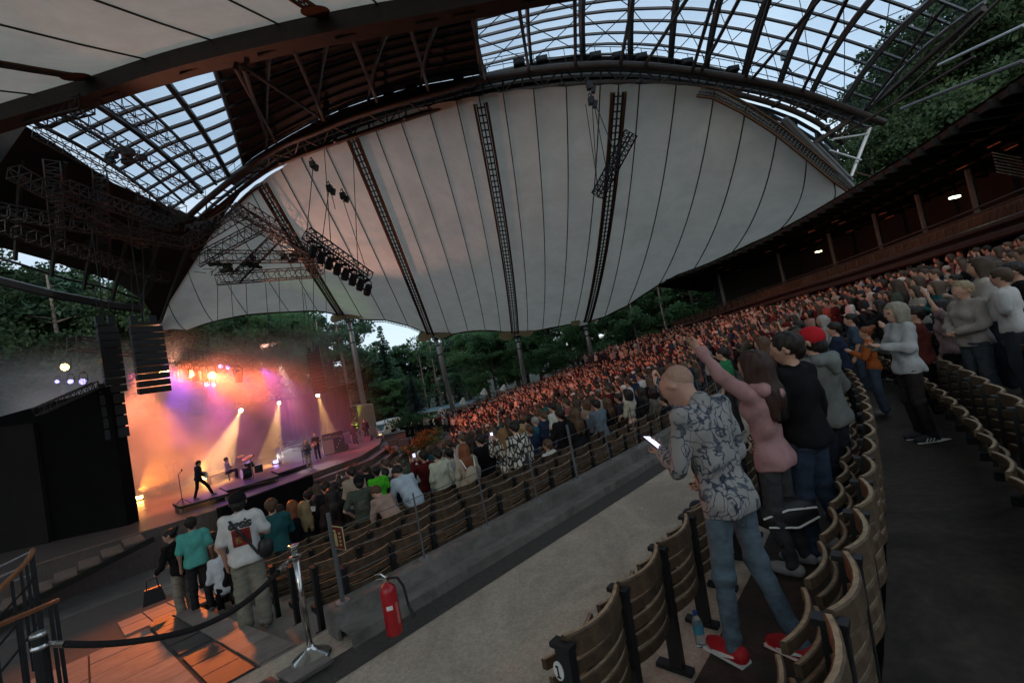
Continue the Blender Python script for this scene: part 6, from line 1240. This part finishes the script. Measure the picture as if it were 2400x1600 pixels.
h1 = kit(HV, fingers=True, pose=dict(elL=(-.23, .06, 1.14), wrL=(-.12, .27, 1.22), elR=(.21, .0, 1.14), wrR=(.10, .17, 1.02), kneeL=(-.10, .05, .50), ankL=(-.12, .07, .085), kneeR=(.11, -.02, .5), ankR=(.13, -.17, .09)), lean=.14, tilt=.62, turn=.25, hair='bald', hem=.82, build=.92, legs='slim')
man = add_person(h1, v, rz-.36, 'tall man in an ink patterned sweatshirt and jeans looking down at his phone', (1, 1, 1), (.12, .17, .21), h=1.84, shoe=(.42, .015, .02), mats={'shirt': mono})
def basis_m(o): return Matrix.Translation(o.location) @ o.rotation_euler.to_matrix().to_4x4() @ Matrix.Diagonal((*o.scale, 1))
def head_part(o, K, name, pr, m, vox=.009):
    V, F = sdf_mesh(pr, vox); c = inst(name, np_mesh(name, V, F, [m], smooth=True), o); return c
Hd = h1['_P']['_H']; J = h1['_P']['_J']
head_part(man, h1, 'cropped_hair', [(Hd((0, -.032, 1.664)), Hd((0, -.004, 1.673)), .0925, .084, .02)], mat('stubble_hair', (.40, .25, .185), .9, var=.3, scale=60))
for o_, K_ in ((man, h1),):
    for sx in (-1, 1): head_part(o_, K_, 'eye', [(K_['_P']['_H']((sx*.033, .082, 1.638)), K_['_P']['_H']((sx*.033, .083, 1.638)), .012, .012, .002)], M['rubber'], .006)
from mathutils.bvhtree import BVHTree
def on_back(o, name, pts2, m, off=.004, base='shirt'):      # flat print draped on the back of a shirt; pts2: (verts[(x, z)], faces)
    me = [c for c in o.children if c.name.startswith(base)][0].data; bv = BVHTree.FromPolygons([v.co for v in me.vertices], [tuple(p.vertices) for p in me.polygons]); vs = []
    for x, z in pts2[0]:
        h_ = bv.ray_cast(Vector((x, -1, z)), Vector((0, 1, 0))); y = (h_[0].y if h_[0] is not None else -.12)-off; vs.append((x, y, z))
    mb = MB(); mb.add(vs, pts2[1]); q = mb.build(name, m); q.parent = o; return q
def grid2(x0, x1, z0, z1, nx, nz):
    vs = [(lerp(x0, x1, i/nx), lerp(z0, z1, j/nz)) for j in range(nz+1) for i in range(nx+1)]; return vs, [(j*(nx+1)+i, j*(nx+1)+i+1, (j+1)*(nx+1)+i+1, (j+1)*(nx+1)+i) for j in range(nz) for i in range(nx)]
def text2(txt, size, x0, z0, bold=.012):
    cu = bpy.data.curves.new('lettering', 'FONT'); cu.body = txt; cu.size = size; cu.align_x = 'CENTER'; cu.offset = bold; cu.resolution_u = 3; o = bpy.data.objects.new('lettering', cu); COL.objects.link(o)
    dg = bpy.context.evaluated_depsgraph_get(); me = bpy.data.meshes.new_from_object(o.evaluated_get(dg)); vs = [(x0+v.co.x, z0+v.co.y) for v in me.vertices]; fs = [tuple(p.vertices) for p in me.polygons]; bpy.data.objects.remove(o); return vs, fs
jp = mat('denim_pocket', (.085, .125, .16), .9, var=.4, scale=20, bump=.5)
for sx in (-1, 1): on_back(man, 'back_pocket', grid2(sx*.075-.05, sx*.075+.05, .735, .81, 5, 5), jp, .006, 'trousers')
ms = MB()
for sd in 'LR':
    a = J['ank'+sd]; ms.box(Vector(a)+Vector((0, .07, -.077)), (.085, .27, .018))
ms.build('shoe_sole', M['paper'], None).parent = man
for sd in 'LR':
    a = Vector(J['ank'+sd]); mb = MB(); sx = -1 if sd == 'L' else 1
    for q in (-1, 1): mb.tube([a+Vector((q*.05, .12, -.055)), a+Vector((q*.056, .05, -.045)), a+Vector((q*.052, -.03, -.03))], [.006, .012, .006], 5)
    mb.build('side_stripe', M['white']).parent = man
wl_ = basis_m(man) @ Vector(J['wrL']+V3(.03, .10, .05)); R = man.rotation_euler.to_matrix() @ Matrix.Rotation(-1.0, 3, 'X') @ Matrix.Rotation(.3, 3, 'Z')
t_ = phone(wl_, R, label='phone with a bright screen held low by the man in the patterned sweatshirt')
cg = basis_m(man) @ Vector(Hd((.012, .105, 1.565))); cg2 = basis_m(man) @ Vector(Hd((.02, .165, 1.53))); ct = thing('cigarette', 'glowing cigarette in the mouth of the man looking at his phone', 'cigarette', cg)
mb = MB(); mb.tube([cg, lerp(cg, cg2, .9)], .0045, 6); mb.build('paper', M['paper'], ct); mb = MB(); mb.tube([lerp(cg, cg2, .9), cg2], .0045, 6); mb.build('ember', emis('ember', (1, .25, .05), 12), ct)
h2 = kit(HV, fingers=True, female=True, hair='long', legs='slim', hem=.80, pose=dict(elL=(-.27, .12, 1.60), wrL=(-.30, .24, 1.84), elR=(.24, .0, 1.14), wrR=(.2, .14, .98)), build=.98)
v, rz = up_w(3.95, 39.50, -2.0); wom = add_person(h2, v, rz-.25, 'woman in a dusty pink hoodie with long brown hair raising one arm', (.40, .23, .23), (.06, .065, .07), (.045, .022, .015), 1.74)
U_ = h2['_P']['_U']; head_part(wom, h2, 'hood', [(U_((-.11, -.09, 1.45)), U_((.11, -.09, 1.45)), .06, .06, .04), (U_((-.12, -.02, 1.47)), U_((-.07, .05, 1.45)), .045, .03, .03), (U_((.12, -.02, 1.47)), U_((.07, .05, 1.45)), .045, .03, .03), (U_((0, -.14, 1.40)), U_((0, -.13, 1.34)), .06, .03, .04)], M['cloth'], .014).color = (.40, .23, .23, 1)
h3 = kit(HV, pose={**LEG['b'], 'elL': (-.25, .03, 1.15), 'wrL': (-.17, .24, 1.08)}, build=1.05, turn=.35, fingers=True)
v, rz = up_w(4.25, 39.72, -2.0); add_person(h3, v, rz-.35, 'man in a black jumper and blue jeans with cropped dark hair', (.008, .008, .009), (.035, .055, .09), (.02, .015, .012), 1.83)
h4 = kit(HV, hair='cap', pose=dict(elR=(.27, -.02, 1.16), wrR=(.25, .16, 1.05)), build=1.1, turn=.2, hem=.84)
v, rz = up_w(5.1, 39.82, -2.0); capm = add_person(h4, v, rz-.45, 'person in a red cap and a grey hooded jacket', (.12, .13, .12), (.02, .025, .035), DRK, 1.80, cap=(.50, .02, .03))
U_ = h4['_P']['_U']; hd_ = head_part(capm, h4, 'hood', [(U_((-.12, -.08, 1.46)), U_((.12, -.08, 1.46)), .062, .062, .04), (U_((0, -.14, 1.42)), U_((0, -.15, 1.35)), .07, .04, .04), (U_((.13, -.02, 1.46)), U_((.08, .06, 1.44)), .05, .03, .03)], M['cloth'], .016); hd_.color = (.17, .19, .18, 1)
Hd4 = h4['_P']['_H']; bm = head_part(capm, h4, 'cap_brim', [(Hd4((-.05, .08, 1.665)), Hd4((-.03, .16, 1.655)), .02, .012, .03), (Hd4((.05, .08, 1.665)), Hd4((.03, .16, 1.655)), .02, .012, .03), (Hd4((-.03, .15, 1.655)), Hd4((.03, .15, 1.655)), .014, .014, .03)], M['cloth'], .01); bm.color = (.50, .02, .03, 1)
head_part(capm, h4, 'cap_emblem', [(Hd4((-.08, .06, 1.70)), Hd4((-.07, .075, 1.72)), .014, .010, .005)], M['white'], .007)
h5 = kit(HV, female=True, hair='bob', hem=.84, legs='slim', pose=dict(elL=(-.26, .06, 1.18), wrL=(-.10, .26, 1.25), elR=(.25, .06, 1.17), wrR=(.10, .26, 1.24)), build=1.08, fingers=True)
v = az(2125, 1010, -1.8); v5 = v; w5 = add_person(h5, v, PI/4+.55, 'woman with a grey bob and pale grey sweatshirt standing in the dark aisle', (.40, .43, .45), (.03, .025, .025), (.30, .28, .22), 1.66, shoe=(.03, .03, .035))
Jn = h5['_P']['_J']; ms = MB()
for sd in 'LR':
    a = Vector(Jn['ank'+sd]); ms.box(a+Vector((0, .06, -.078)), (.08, .25, .014))
    for q in range(3): ms.box(a+Vector((-.05 if sd == 'L' else .05, .02+.035*q, -.045)), (.008, .012, .05), Matrix.Rotation(.5, 3, 'X'))
ms.build('shoe_stripe', M['white'], None).parent = w5
for K_, o_ in ((h5, w5), (h3, None)):
    if o_ is not None:
        for sx in (-1, 1): head_part(o_, K_, 'eye', [(K_['_P']['_H']((sx*.033, .083, 1.638)), K_['_P']['_H']((sx*.033, .084, 1.638)), .012, .012, .002)], M['rubber'], .006)
        head_part(o_, K_, 'glasses', [(K_['_P']['_H']((-.06, .092, 1.64)), K_['_P']['_H']((.06, .092, 1.64)), .011, .011, .004)], M['rubber'], .007)
h6 = kit(HV, female=True, hair='short', hem=.86, pose=dict(elL=(-.27, .06, 1.16), wrL=(-.08, .24, 1.10), elR=(.27, .06, 1.16), wrR=(.05, .24, 1.08)), build=1.14, fingers=True)
def pl_head(x, y, d): q = ad(x, y, d); s, p = SP(q); return Vector((q.x, q.y, zu_of(ru_of(s, p))))
v = ad(2205, 648, 5.9); zf6 = v.z-1.66; add_person(h6, Vector((v.x, v.y, zf6)), PI/4+.7, 'woman with short blond hair and pale sweater at the far right', (.36, .33, .30), (.07, .09, .11), (.34, .27, .16), 1.66)
EX = [(2155,690,7.0,'woman_up',PK,DG,DRK,'woman in a lilac sleeve stretching her arms toward the stage',1.7),(2275,622,6.9,'man_clap',(.16,.15,.15),DG,DRK,'man with a hood on his back behind the pale sweater',1.78),(2330,602,6.2,'man_long',BK,BK,DRK,'dark figure in black at the right edge of the picture',1.85),
 (1985,752,6.9,'bun',(.40,.11,.03),DN,RED,'child in orange beside the woman with the grey bob',1.3),(1912,742,8.2,'man_clap',NV,DN,DRK,'dark-haired man facing the stage left of the orange child',1.74),(1950,722,9.2,'man_tee',(.05,.08,.12),DN,DRK,'man in dark blue behind the orange child',1.74),(1885,726,10,'woman_bob',(.3,.3,.3),DG,GRYH,'grey-haired woman in a light top left of the man in dark blue',1.68),
 (2095,705,6.6,'man_phone',(.10,.025,.02),BK,DRK,'person in dark red holding both hands up right of the grey bob',1.7),(2015,690,9.5,'woman_phone',BK,BK,DRK,'woman in black raising both hands behind the grey bob',1.68),(1830,738,9.6,'man_tee',BK,BK,DRK,'man in black with glowing skin behind the red cap',1.76),(1745,775,8.0,'woman_down',BK,BK,BRN,'woman in black between the pink hoodie and the black jumper',1.7),(1655,800,9.0,'man_tee',(.03,.2,.08),DG,DRK,'person in a green top behind the patterned sweatshirt',1.72),(2240,600,9,'woman_bob',DG,BK,(.2,.16,.1),'woman with light hair behind the pale sweater',1.66),(2190,632,9.5,'man_phone',BK,BK,DRK,'man filming behind the lilac sleeve',1.74)]
for (x, y, d, k, a, b_, hc, lab, h) in EX:
    v = ad(x, y, d); o = add_person(k, Vector((v.x, v.y, v.z-h)), face(v, .15)+.1, lab, a, b_, hc, h); placed.append(v.xy.copy())
for q in (man, wom, capm, w5): placed.append(q.location.xy.copy())
# seated person in front of the row along the walkway, knees in jeans
v, rz = up_w(4.25, 39.05, -2.2); sk = add_person('sit', v-Vector((0, 0, .43)), rz, 'person in black denim sitting in the walkway row left of the patterned sweatshirt', BK, (.05, .06, .075), DRK, 1.72)
# lower left group
v = az(592, 1442, -2.78); h7 = kit(.018, sleeve='short', hem=.84, legs='wide', hair='cap', build=1.06, pose=dict(elL=(-.25, -.02, 1.13), wrL=(-.235, .05, .88), elR=(.27, .02, 1.17), wrR=(.15, .2, 1.12)), tilt=.15, fingers=True)
oas = add_person(h7, v, PI/4-.35, 'man in white printed t-shirt, wide pale trousers and black cap in the side aisle', (.66, .65, .62), (.30, .28, .22), DRK, 1.80, cap=BK, shoe=(.35, .35, .33))
on_back(oas, 'lettering', text2('oasis', .13, .0, 1.335), M['rubber'], .008)
art = mat('print_red', (.30, .02, .015), .8, col2=(.03, .012, .012), scale=14); on_back(oas, 'print', grid2(-.105, .105, 1.10, 1.315, 6, 6), art, .006)
on_back(oas, 'print', grid2(-.07, .0, 1.14, 1.22, 4, 4), mat('print_ochre', (.35, .2, .06), .8, col2=(.08, .02, .02), scale=30), .009)
mb = MB()
def backpt(x, z, off=.014):
    me = [c for c in oas.children if c.name.startswith('shirt')][0].data; bv = BVHTree.FromPolygons([v.co for v in me.vertices], [tuple(p.vertices) for p in me.polygons]); h_ = bv.ray_cast(Vector((x, -1, z)), Vector((0, 1, 0))); return Vector((x, (h_[0].y if h_[0] is not None else -.1)-off, z))
mb.tube([backpt(-.11, 1.44), backpt(-.06, 1.36), backpt(0, 1.26), backpt(.06, 1.14), backpt(.12, 1.02), backpt(.16, .94)], .018, 6); sb = mb.build('strap', M['rubber'], None); sbt = thing('crossbody_bag', 'black bag on a strap slung over the white printed t-shirt', 'bag', oas.location, None, 0); sbt.rotation_euler = oas.rotation_euler; sbt.scale = oas.scale; sb.parent = sbt
mb = blob(Vector((.24, -.08, .98)), .10, .07, .13, seed=5); q = mb.build('pouch', M['rubber'], None, smooth=True); q.parent = sbt
v = az(432, 1418, -3.45); h8 = kit(.022, female=True, hair='bun', legs='wide', lean=.22, turn=.7, hem=.84, pose=dict(elL=(-.27, .08, 1.14), wrL=(-.22, .30, 1.06), elR=(.26, .05, 1.15), wrR=(.12, .28, 1.1)))
bgw = add_person(h8, v, PI/4+.55, 'woman in a black top and wide pale trousers holding a black handbag', (.014, .013, .014), (.34, .31, .25), DRK, 1.66)
hb = basis_m(bgw) @ Vector(h8['_P']['_J']['wrL']+V3(-.03, .12, -.05)); bg2 = thing('handbag', 'black structured handbag hanging from the hand of the woman in wide trousers', 'bag', hb-Vector((0, 0, .45)))
mb = MB(); mb.box(hb-Vector((0, 0, .32)), (.34, .14, .26), Matrix.Rotation(.7, 3, 'Z'), taper=.72); mb.build('body', M['rubber'], bg2)
mb = MB(); R = Matrix.Rotation(.7, 3, 'Z'); mb.tube([hb+R@Vector((-.09, 0, -.2)), hb+R@Vector((-.07, 0, -.03)), hb+R@Vector((.07, 0, -.03)), hb+R@Vector((.09, 0, -.2))], .011, 6); mb.build('handle', M['rubber'], bg2)
# backpack on the copper-haired woman
o = byl['woman with coppery hair wearing a small beige backpack']; bp = thing('backpack', 'small beige backpack on the back of the copper-haired woman', 'backpack', o.location); bp.rotation_euler = o.rotation_euler; bp.scale = o.scale
q = blob(Vector((0, -.21, 1.12)), .15, .09, .20, seed=8).build('body', mat('beige_canvas', (.34, .29, .22), .85), None, smooth=True); q.parent = bp
mb = MB()
for sx in (-1, 1): mb.tube([Vector((sx*.10, -.20, 1.28)), Vector((sx*.14, -.12, 1.45)), Vector((sx*.14, .02, 1.47))], .012, 5)
mb.build('straps', M['white'], None).parent = bp
o = byl['man in maroon holding up a bright phone']; phone(basis_m(o) @ Vector((0, .40, 1.62)), o.rotation_euler.to_matrix(), label='bright phone held up by the man in maroon')
o = byl['curly blond woman in a leaf print blouse raising a phone']; phone(basis_m(o) @ Vector((0, .40, 1.60)), o.rotation_euler.to_matrix(), label='phone raised by the woman in the leaf print blouse')
o = byl['capped man in a faded grey-green sweatshirt with a back print']; on_back(o, 'print', grid2(-.10, .10, 1.12, 1.30, 4, 4), mat('faded_print', (.14, .15, .12), .9, col2=(.05, .06, .05), scale=25), .006)
# ------------------------------------------------------------------ the band
def on_stage(x, y, z=SZ): return az(x, y, z)
v = on_stage(462, 1144, SZ+.3); gk = kit(.026, lean=.12, tilt=.2, hair='short', pose=dict(ankL=(-.12, -.2, .085), kneeL=(-.1, -.06, .5), ankR=(.2, .42, .085), kneeR=(.16, .30, .48), hipL=(-.09, 0, .90), hipR=(.09, .03, .90), elL=(-.3, .12, 1.16), wrL=(-.38, .34, 1.16), elR=(.28, -.02, 1.14), wrR=(.08, .20, 1.05)))
gt = add_person(gk, v, PI/4-.95-.35, 'guitarist in dark clothes lunging on the low riser', (.018, .02, .03), (.012, .012, .014), DRK, 1.80)
def guitar(o, label, m, c, ang, yaw=0):
    B_ = basis_m(o); t_ = thing('guitar', label, 'guitar', B_ @ Vector(c)); R = o.rotation_euler.to_matrix() @ Matrix.Rotation(yaw, 3, 'Z') @ Matrix.Rotation(ang, 3, 'Y'); cw = B_ @ Vector(c)
    mb = MB()
    for (x, z, r) in ((.10, 0, .17), (-.10, 0, .135), (0, 0, .11)): mb.lathe(cw+R@Vector((x, 0, z)), [(r, -.025), (r, .025)], 14, R=R@basis(Vector((0, 1, 0))))
    mb.build('body', m, t_); mb = MB(); mb.box(cw+R@Vector((-.50, .01, 0)), (.66, .03, .055), R); mb.build('neck', M['wood'], t_); mb = MB(); mb.box(cw+R@Vector((-.88, .01, .01)), (.16, .025, .09), R); mb.build('headstock', M['wood'], t_)
    mb = MB(); mb.box(cw+R@Vector((.05, .03, 0)), (.16, .015, .08), R); mb.build('pickguard', M['white'], t_); return t_
guitar(gt, 'pale electric guitar played by the lunging guitarist', M['white'], (.06, .27, 1.05), .35)
v = on_stage(527, 1103, SZ+.3); dk = add_person('sit', v-Vector((0, 0, .42)), PI/4-1.6, 'drummer in violet light seated behind the drum kit', (.45, .45, .5), (.03, .03, .03), DRK, 1.76)
mb = MB(); q = v+Vector((0, 0, 0)); mb.lathe(q, [(.18, .40), (.18, .48)], 12); mb.lathe(q, [(.03, 0), (.03, .4)], 8); o = mb.build('drum_stool', M['rubber'], origin=q); props(o, 'round black stool under the drummer', 'stool')
v = on_stage(712, 1076); add_person('woman_long', v, PI/4+2.6, 'singer with blond hair in a dark dress at the front of the stage', (.10, .11, .13), (.4, .3, .22), (.45, .25, .08), 1.66)
v = on_stage(732, 1056); bk = kit(.026, hair='bald', pose=dict(elL=(-.32, .12, 1.20), wrL=(-.42, .34, 1.30), elR=(.28, -.02, 1.14), wrR=(.1, .22, 1.05))); bo = add_person(bk, v, PI/4+2.4, 'bald bassist in black right of the singer', (.012, .012, .014), (.012, .012, .014), DRK, 1.80)
guitar(bo, 'pinkish electric bass held by the bald bassist', mat('pink_lacquer', (.45, .18, .16), .3), (.05, .26, 1.08), .4)
for (x, y, k, lab) in ((398, 1118, 'man_up', 'left silhouetted musician in the orange smoke behind the bench'), (412, 1108, 'man_tee', 'second silhouetted musician in the orange smoke'), (455, 1098, 'man_up', 'musician with raised arms in the smoke behind the guitarist'), (492, 1090, 'man_clap', 'dark musician standing in the smoke before the drummer'), (648, 1050, 'man_tee', 'dark keyboard player at the desk left of the singer'), (818, 1022, 'man_long', 'dark stagehand before the ivy wall'), (845, 1012, 'man_long', 'person behind the white stage railing')):
    v = on_stage(x, y); add_person(k, v, PI/4+2.4+random.uniform(-.5, .5), lab, BK, BK, DRK, 1.76)
for (x, y, k, lab) in ((935, 1008, 'man_long', 'dark figure standing right of the violet platform'), (950, 1006, 'man_tee', 'dark figure in the shade by the fence'), (968, 1003, 'woman_down', 'second dark figure in the shade by the fence'), (908, 1010, 'man_clap', 'person half hidden behind the violet platform'), (918, 1009, 'man_tee', 'person in white behind the violet platform')):
    v = ad(x, y, 44); v.z = -5.3; add_person(k, v, PI/4+2.4+random.uniform(-.8, .8), lab, WT if 'white' in lab else BK, BK, DRK, 1.74)
# ------------------------------------------------------------------ the crowd
def merged(k, vox, **kw):
    P = person_prims(**kw); Vs = []; Fs = []; mi = []; n = 0
    for nm, sl_ in (('body', 0), ('shirt', 1), ('trousers', 2), ('hair', 3), ('cap', 1)):
        if nm not in P: continue
        pr = P[nm][0]
        if nm == 'body': pr = [p for p in pr if min(p[0][2], p[1][2]) > 1.0]
        V, F = sdf_mesh(pr, vox if nm != 'hair' else vox*.8, P[nm][1], P[nm][2] if vox < .07 else [(a, b, c*.9, d*.9) for a, b, c, d in P[nm][2]]); Vs.append(V); Fs.append(F+n); mi += [sl_]*len(F); n += len(V)
    return np.concatenate(Vs), np.concatenate(Fs), mi
VAR = [dict(sleeve='short'), dict(pose=ARM['clap']), dict(pose=ARM['both'], sleeve='short'), dict(pose=ARM['phone']), dict(female=True, hair='long', pose=ARM['clap']), dict(female=True, hair='long', pose=ARM['up'], sleeve='short'), dict(female=True, hair='bob', pose=ARM['cross']), dict(hair='cap', pose=ARM['down']), dict(female=True, hair='long', pose=ARM['phone'])]
M['darkcloth'] = mat('dark_trousers', (.03, .035, .045), .9, rand=.6); M['darkhair'] = mat('dark_hair', (.05, .032, .02), .6, rand=.9)
CM = [M['skin'], M['cloth'], M['darkcloth'], M['darkhair']]
mid = [np_mesh('person', *merged(0, .045, **kw)[:2], CM, merged(0, .045, **kw)[2], True) for kw in VAR]
COLS = [BK, BK, DG, NV, WT, WT, GY, (.40, .36, .30), MA, (.3, .1, .08), DN, OL, (.5, .45, .4), BK, (.25, .2, .17), TE, (.6, .5, .42), DG]
CN = ['black', 'black', 'charcoal', 'navy', 'white', 'white', 'grey', 'light taupe', 'maroon', 'rust red', 'denim blue', 'olive', 'cream', 'black', 'brown', 'teal', 'pale beige', 'charcoal']
PN = ['arms down', 'hands clapping', 'both arms raised', 'holding up a phone', 'long-haired and clapping', 'long-haired with one arm up', 'bob-haired with folded arms', 'wearing a cap', 'long-haired with raised phone']
cand = []
def try_add(s, p, h):
    q = W(s, p, zg(s, p)); c = q-Vector((0, 0, 0)); dep = c.dot(_F)
    if dep < 4 or q.y > 47.5: return
    hd_ = q+Vector((0, 0, h)); dd = hd_.dot(_F); x = (1200+FPX*hd_.dot(_R)/dd)/S0; y = (800-FPX*hd_.dot(_U)/dd)/S0
    if x < 560 or x > 2420 or y > 1120: return
    if any((q.xy-e).length < .55 for e in placed): return
    cand.append((dep, q, x, y, h))
for k in range(20):      # front block, rows below the railing
    r = 36.02-.85*k+.42 if k else 36.0-.1; t_ = 2+random.random()
    while t_ < 48:
        r2 = 36.02-.85*k+.38; s, p, a = front_pt(t_, r2); t_ += .56
        tm = tm_[k]+.4 if k < len(tm_) else 5.0
        if k < 11 and t_ < tm: continue
        if k >= 11 and t_ < 3.2: continue
        if r2 < 24 and 4 < t_ and s < 17 and p > 17.5: continue
        if random.random() < .93: try_add(s+random.uniform(-.1, .1), p+random.uniform(-.1, .1), random.uniform(1.58, 1.86))
for r in [39.5]+[41.3+.85*k+.45 for k in range(8)]:
    t_ = 7.5+random.random() if r < 40 else 6.5 if r < 42 else 5.2
    while t_ < 50:
        s, p, a = upper_pt(t_, r); t_ += .57
        if rf_of(s, p) < 36.6 or ru_of(s, p) > 48.6: continue
        if random.random() < .95: try_add(s+random.uniform(-.1, .1), p+random.uniform(-.12, .12), random.uniform(1.58, 1.86))
for i in range(70):      # standing thickly where the walkway ends at the far side
    s, p, a = front_pt(random.uniform(17, 44), random.uniform(36.6, 39.2)); try_add(s, p, random.uniform(1.6, 1.85))
cand.sort(key=lambda c: c[0]); NI = 296-len(FB)-len(EX)
for i, (dep, q, x, y, h) in enumerate(cand[:NI]):
    o = inst('person', random.choice(mid), None, q, (0, 0, face(q, .5)), [h/1.78]*3); o.color = (*random.choice(COLS), 1)
    vi = random.choices(range(9), [8, 5, .3, 1, 8, .3, 6, 4, 1])[0]; ci = random.randrange(len(COLS)); o.data = mid[vi]; o.color = (*COLS[ci], 1)
    cn, pn = CN[ci], PN[vi]
    if x > 1600: props(o, 'spectator in '+cn+', '+pn+', in the packed stand under the balcony', 'person', 'spectators under the balcony')
    else: props(o, 'spectator in '+cn+', '+pn+', in the red-lit front block', 'person', 'spectators in the front block')
rest = cand[NI:]; low = [merged(0, .075, **kw) for kw in VAR]; WT9 = [8, 5, .3, .7, 8, .3, 6, 4, .7]; Vs = []; Fs = []; mi = []; n = 0
cms = [M['skin'], M['darkcloth'], M['darkhair']]+[mat('crowd_cloth', c, .9) for c in (BK, DG, NV, WT, GY, BE_, MA, (.5, .42, .36))]
for dep, q, x, y, h in rest:
    V, F, m_ = random.choices(low, WT9)[0]; a = face(q, .5); s_ = h/1.78; R = np.array(Matrix.Rotation(a, 3, 'Z'))*s_; Vs.append(V@R.T+np.array(q)); Fs.append(F+n); n += len(V); cl = 3+random.randrange(8); mi.append(np.array([0, cl, 1, 2])[np.array(m_)])
print('crowd', len(cand), 'in mass', len(rest), 'faces', sum(len(f) for f in Fs))
o = bpy.data.objects.new('distant_crowd', np_mesh('distant_crowd', np.concatenate(Vs), np.concatenate(Fs), cms, np.concatenate(mi), True)); COL.objects.link(o); props(o, 'far mass of red-lit spectators filling the bowl', 'crowd', kind='stuff')
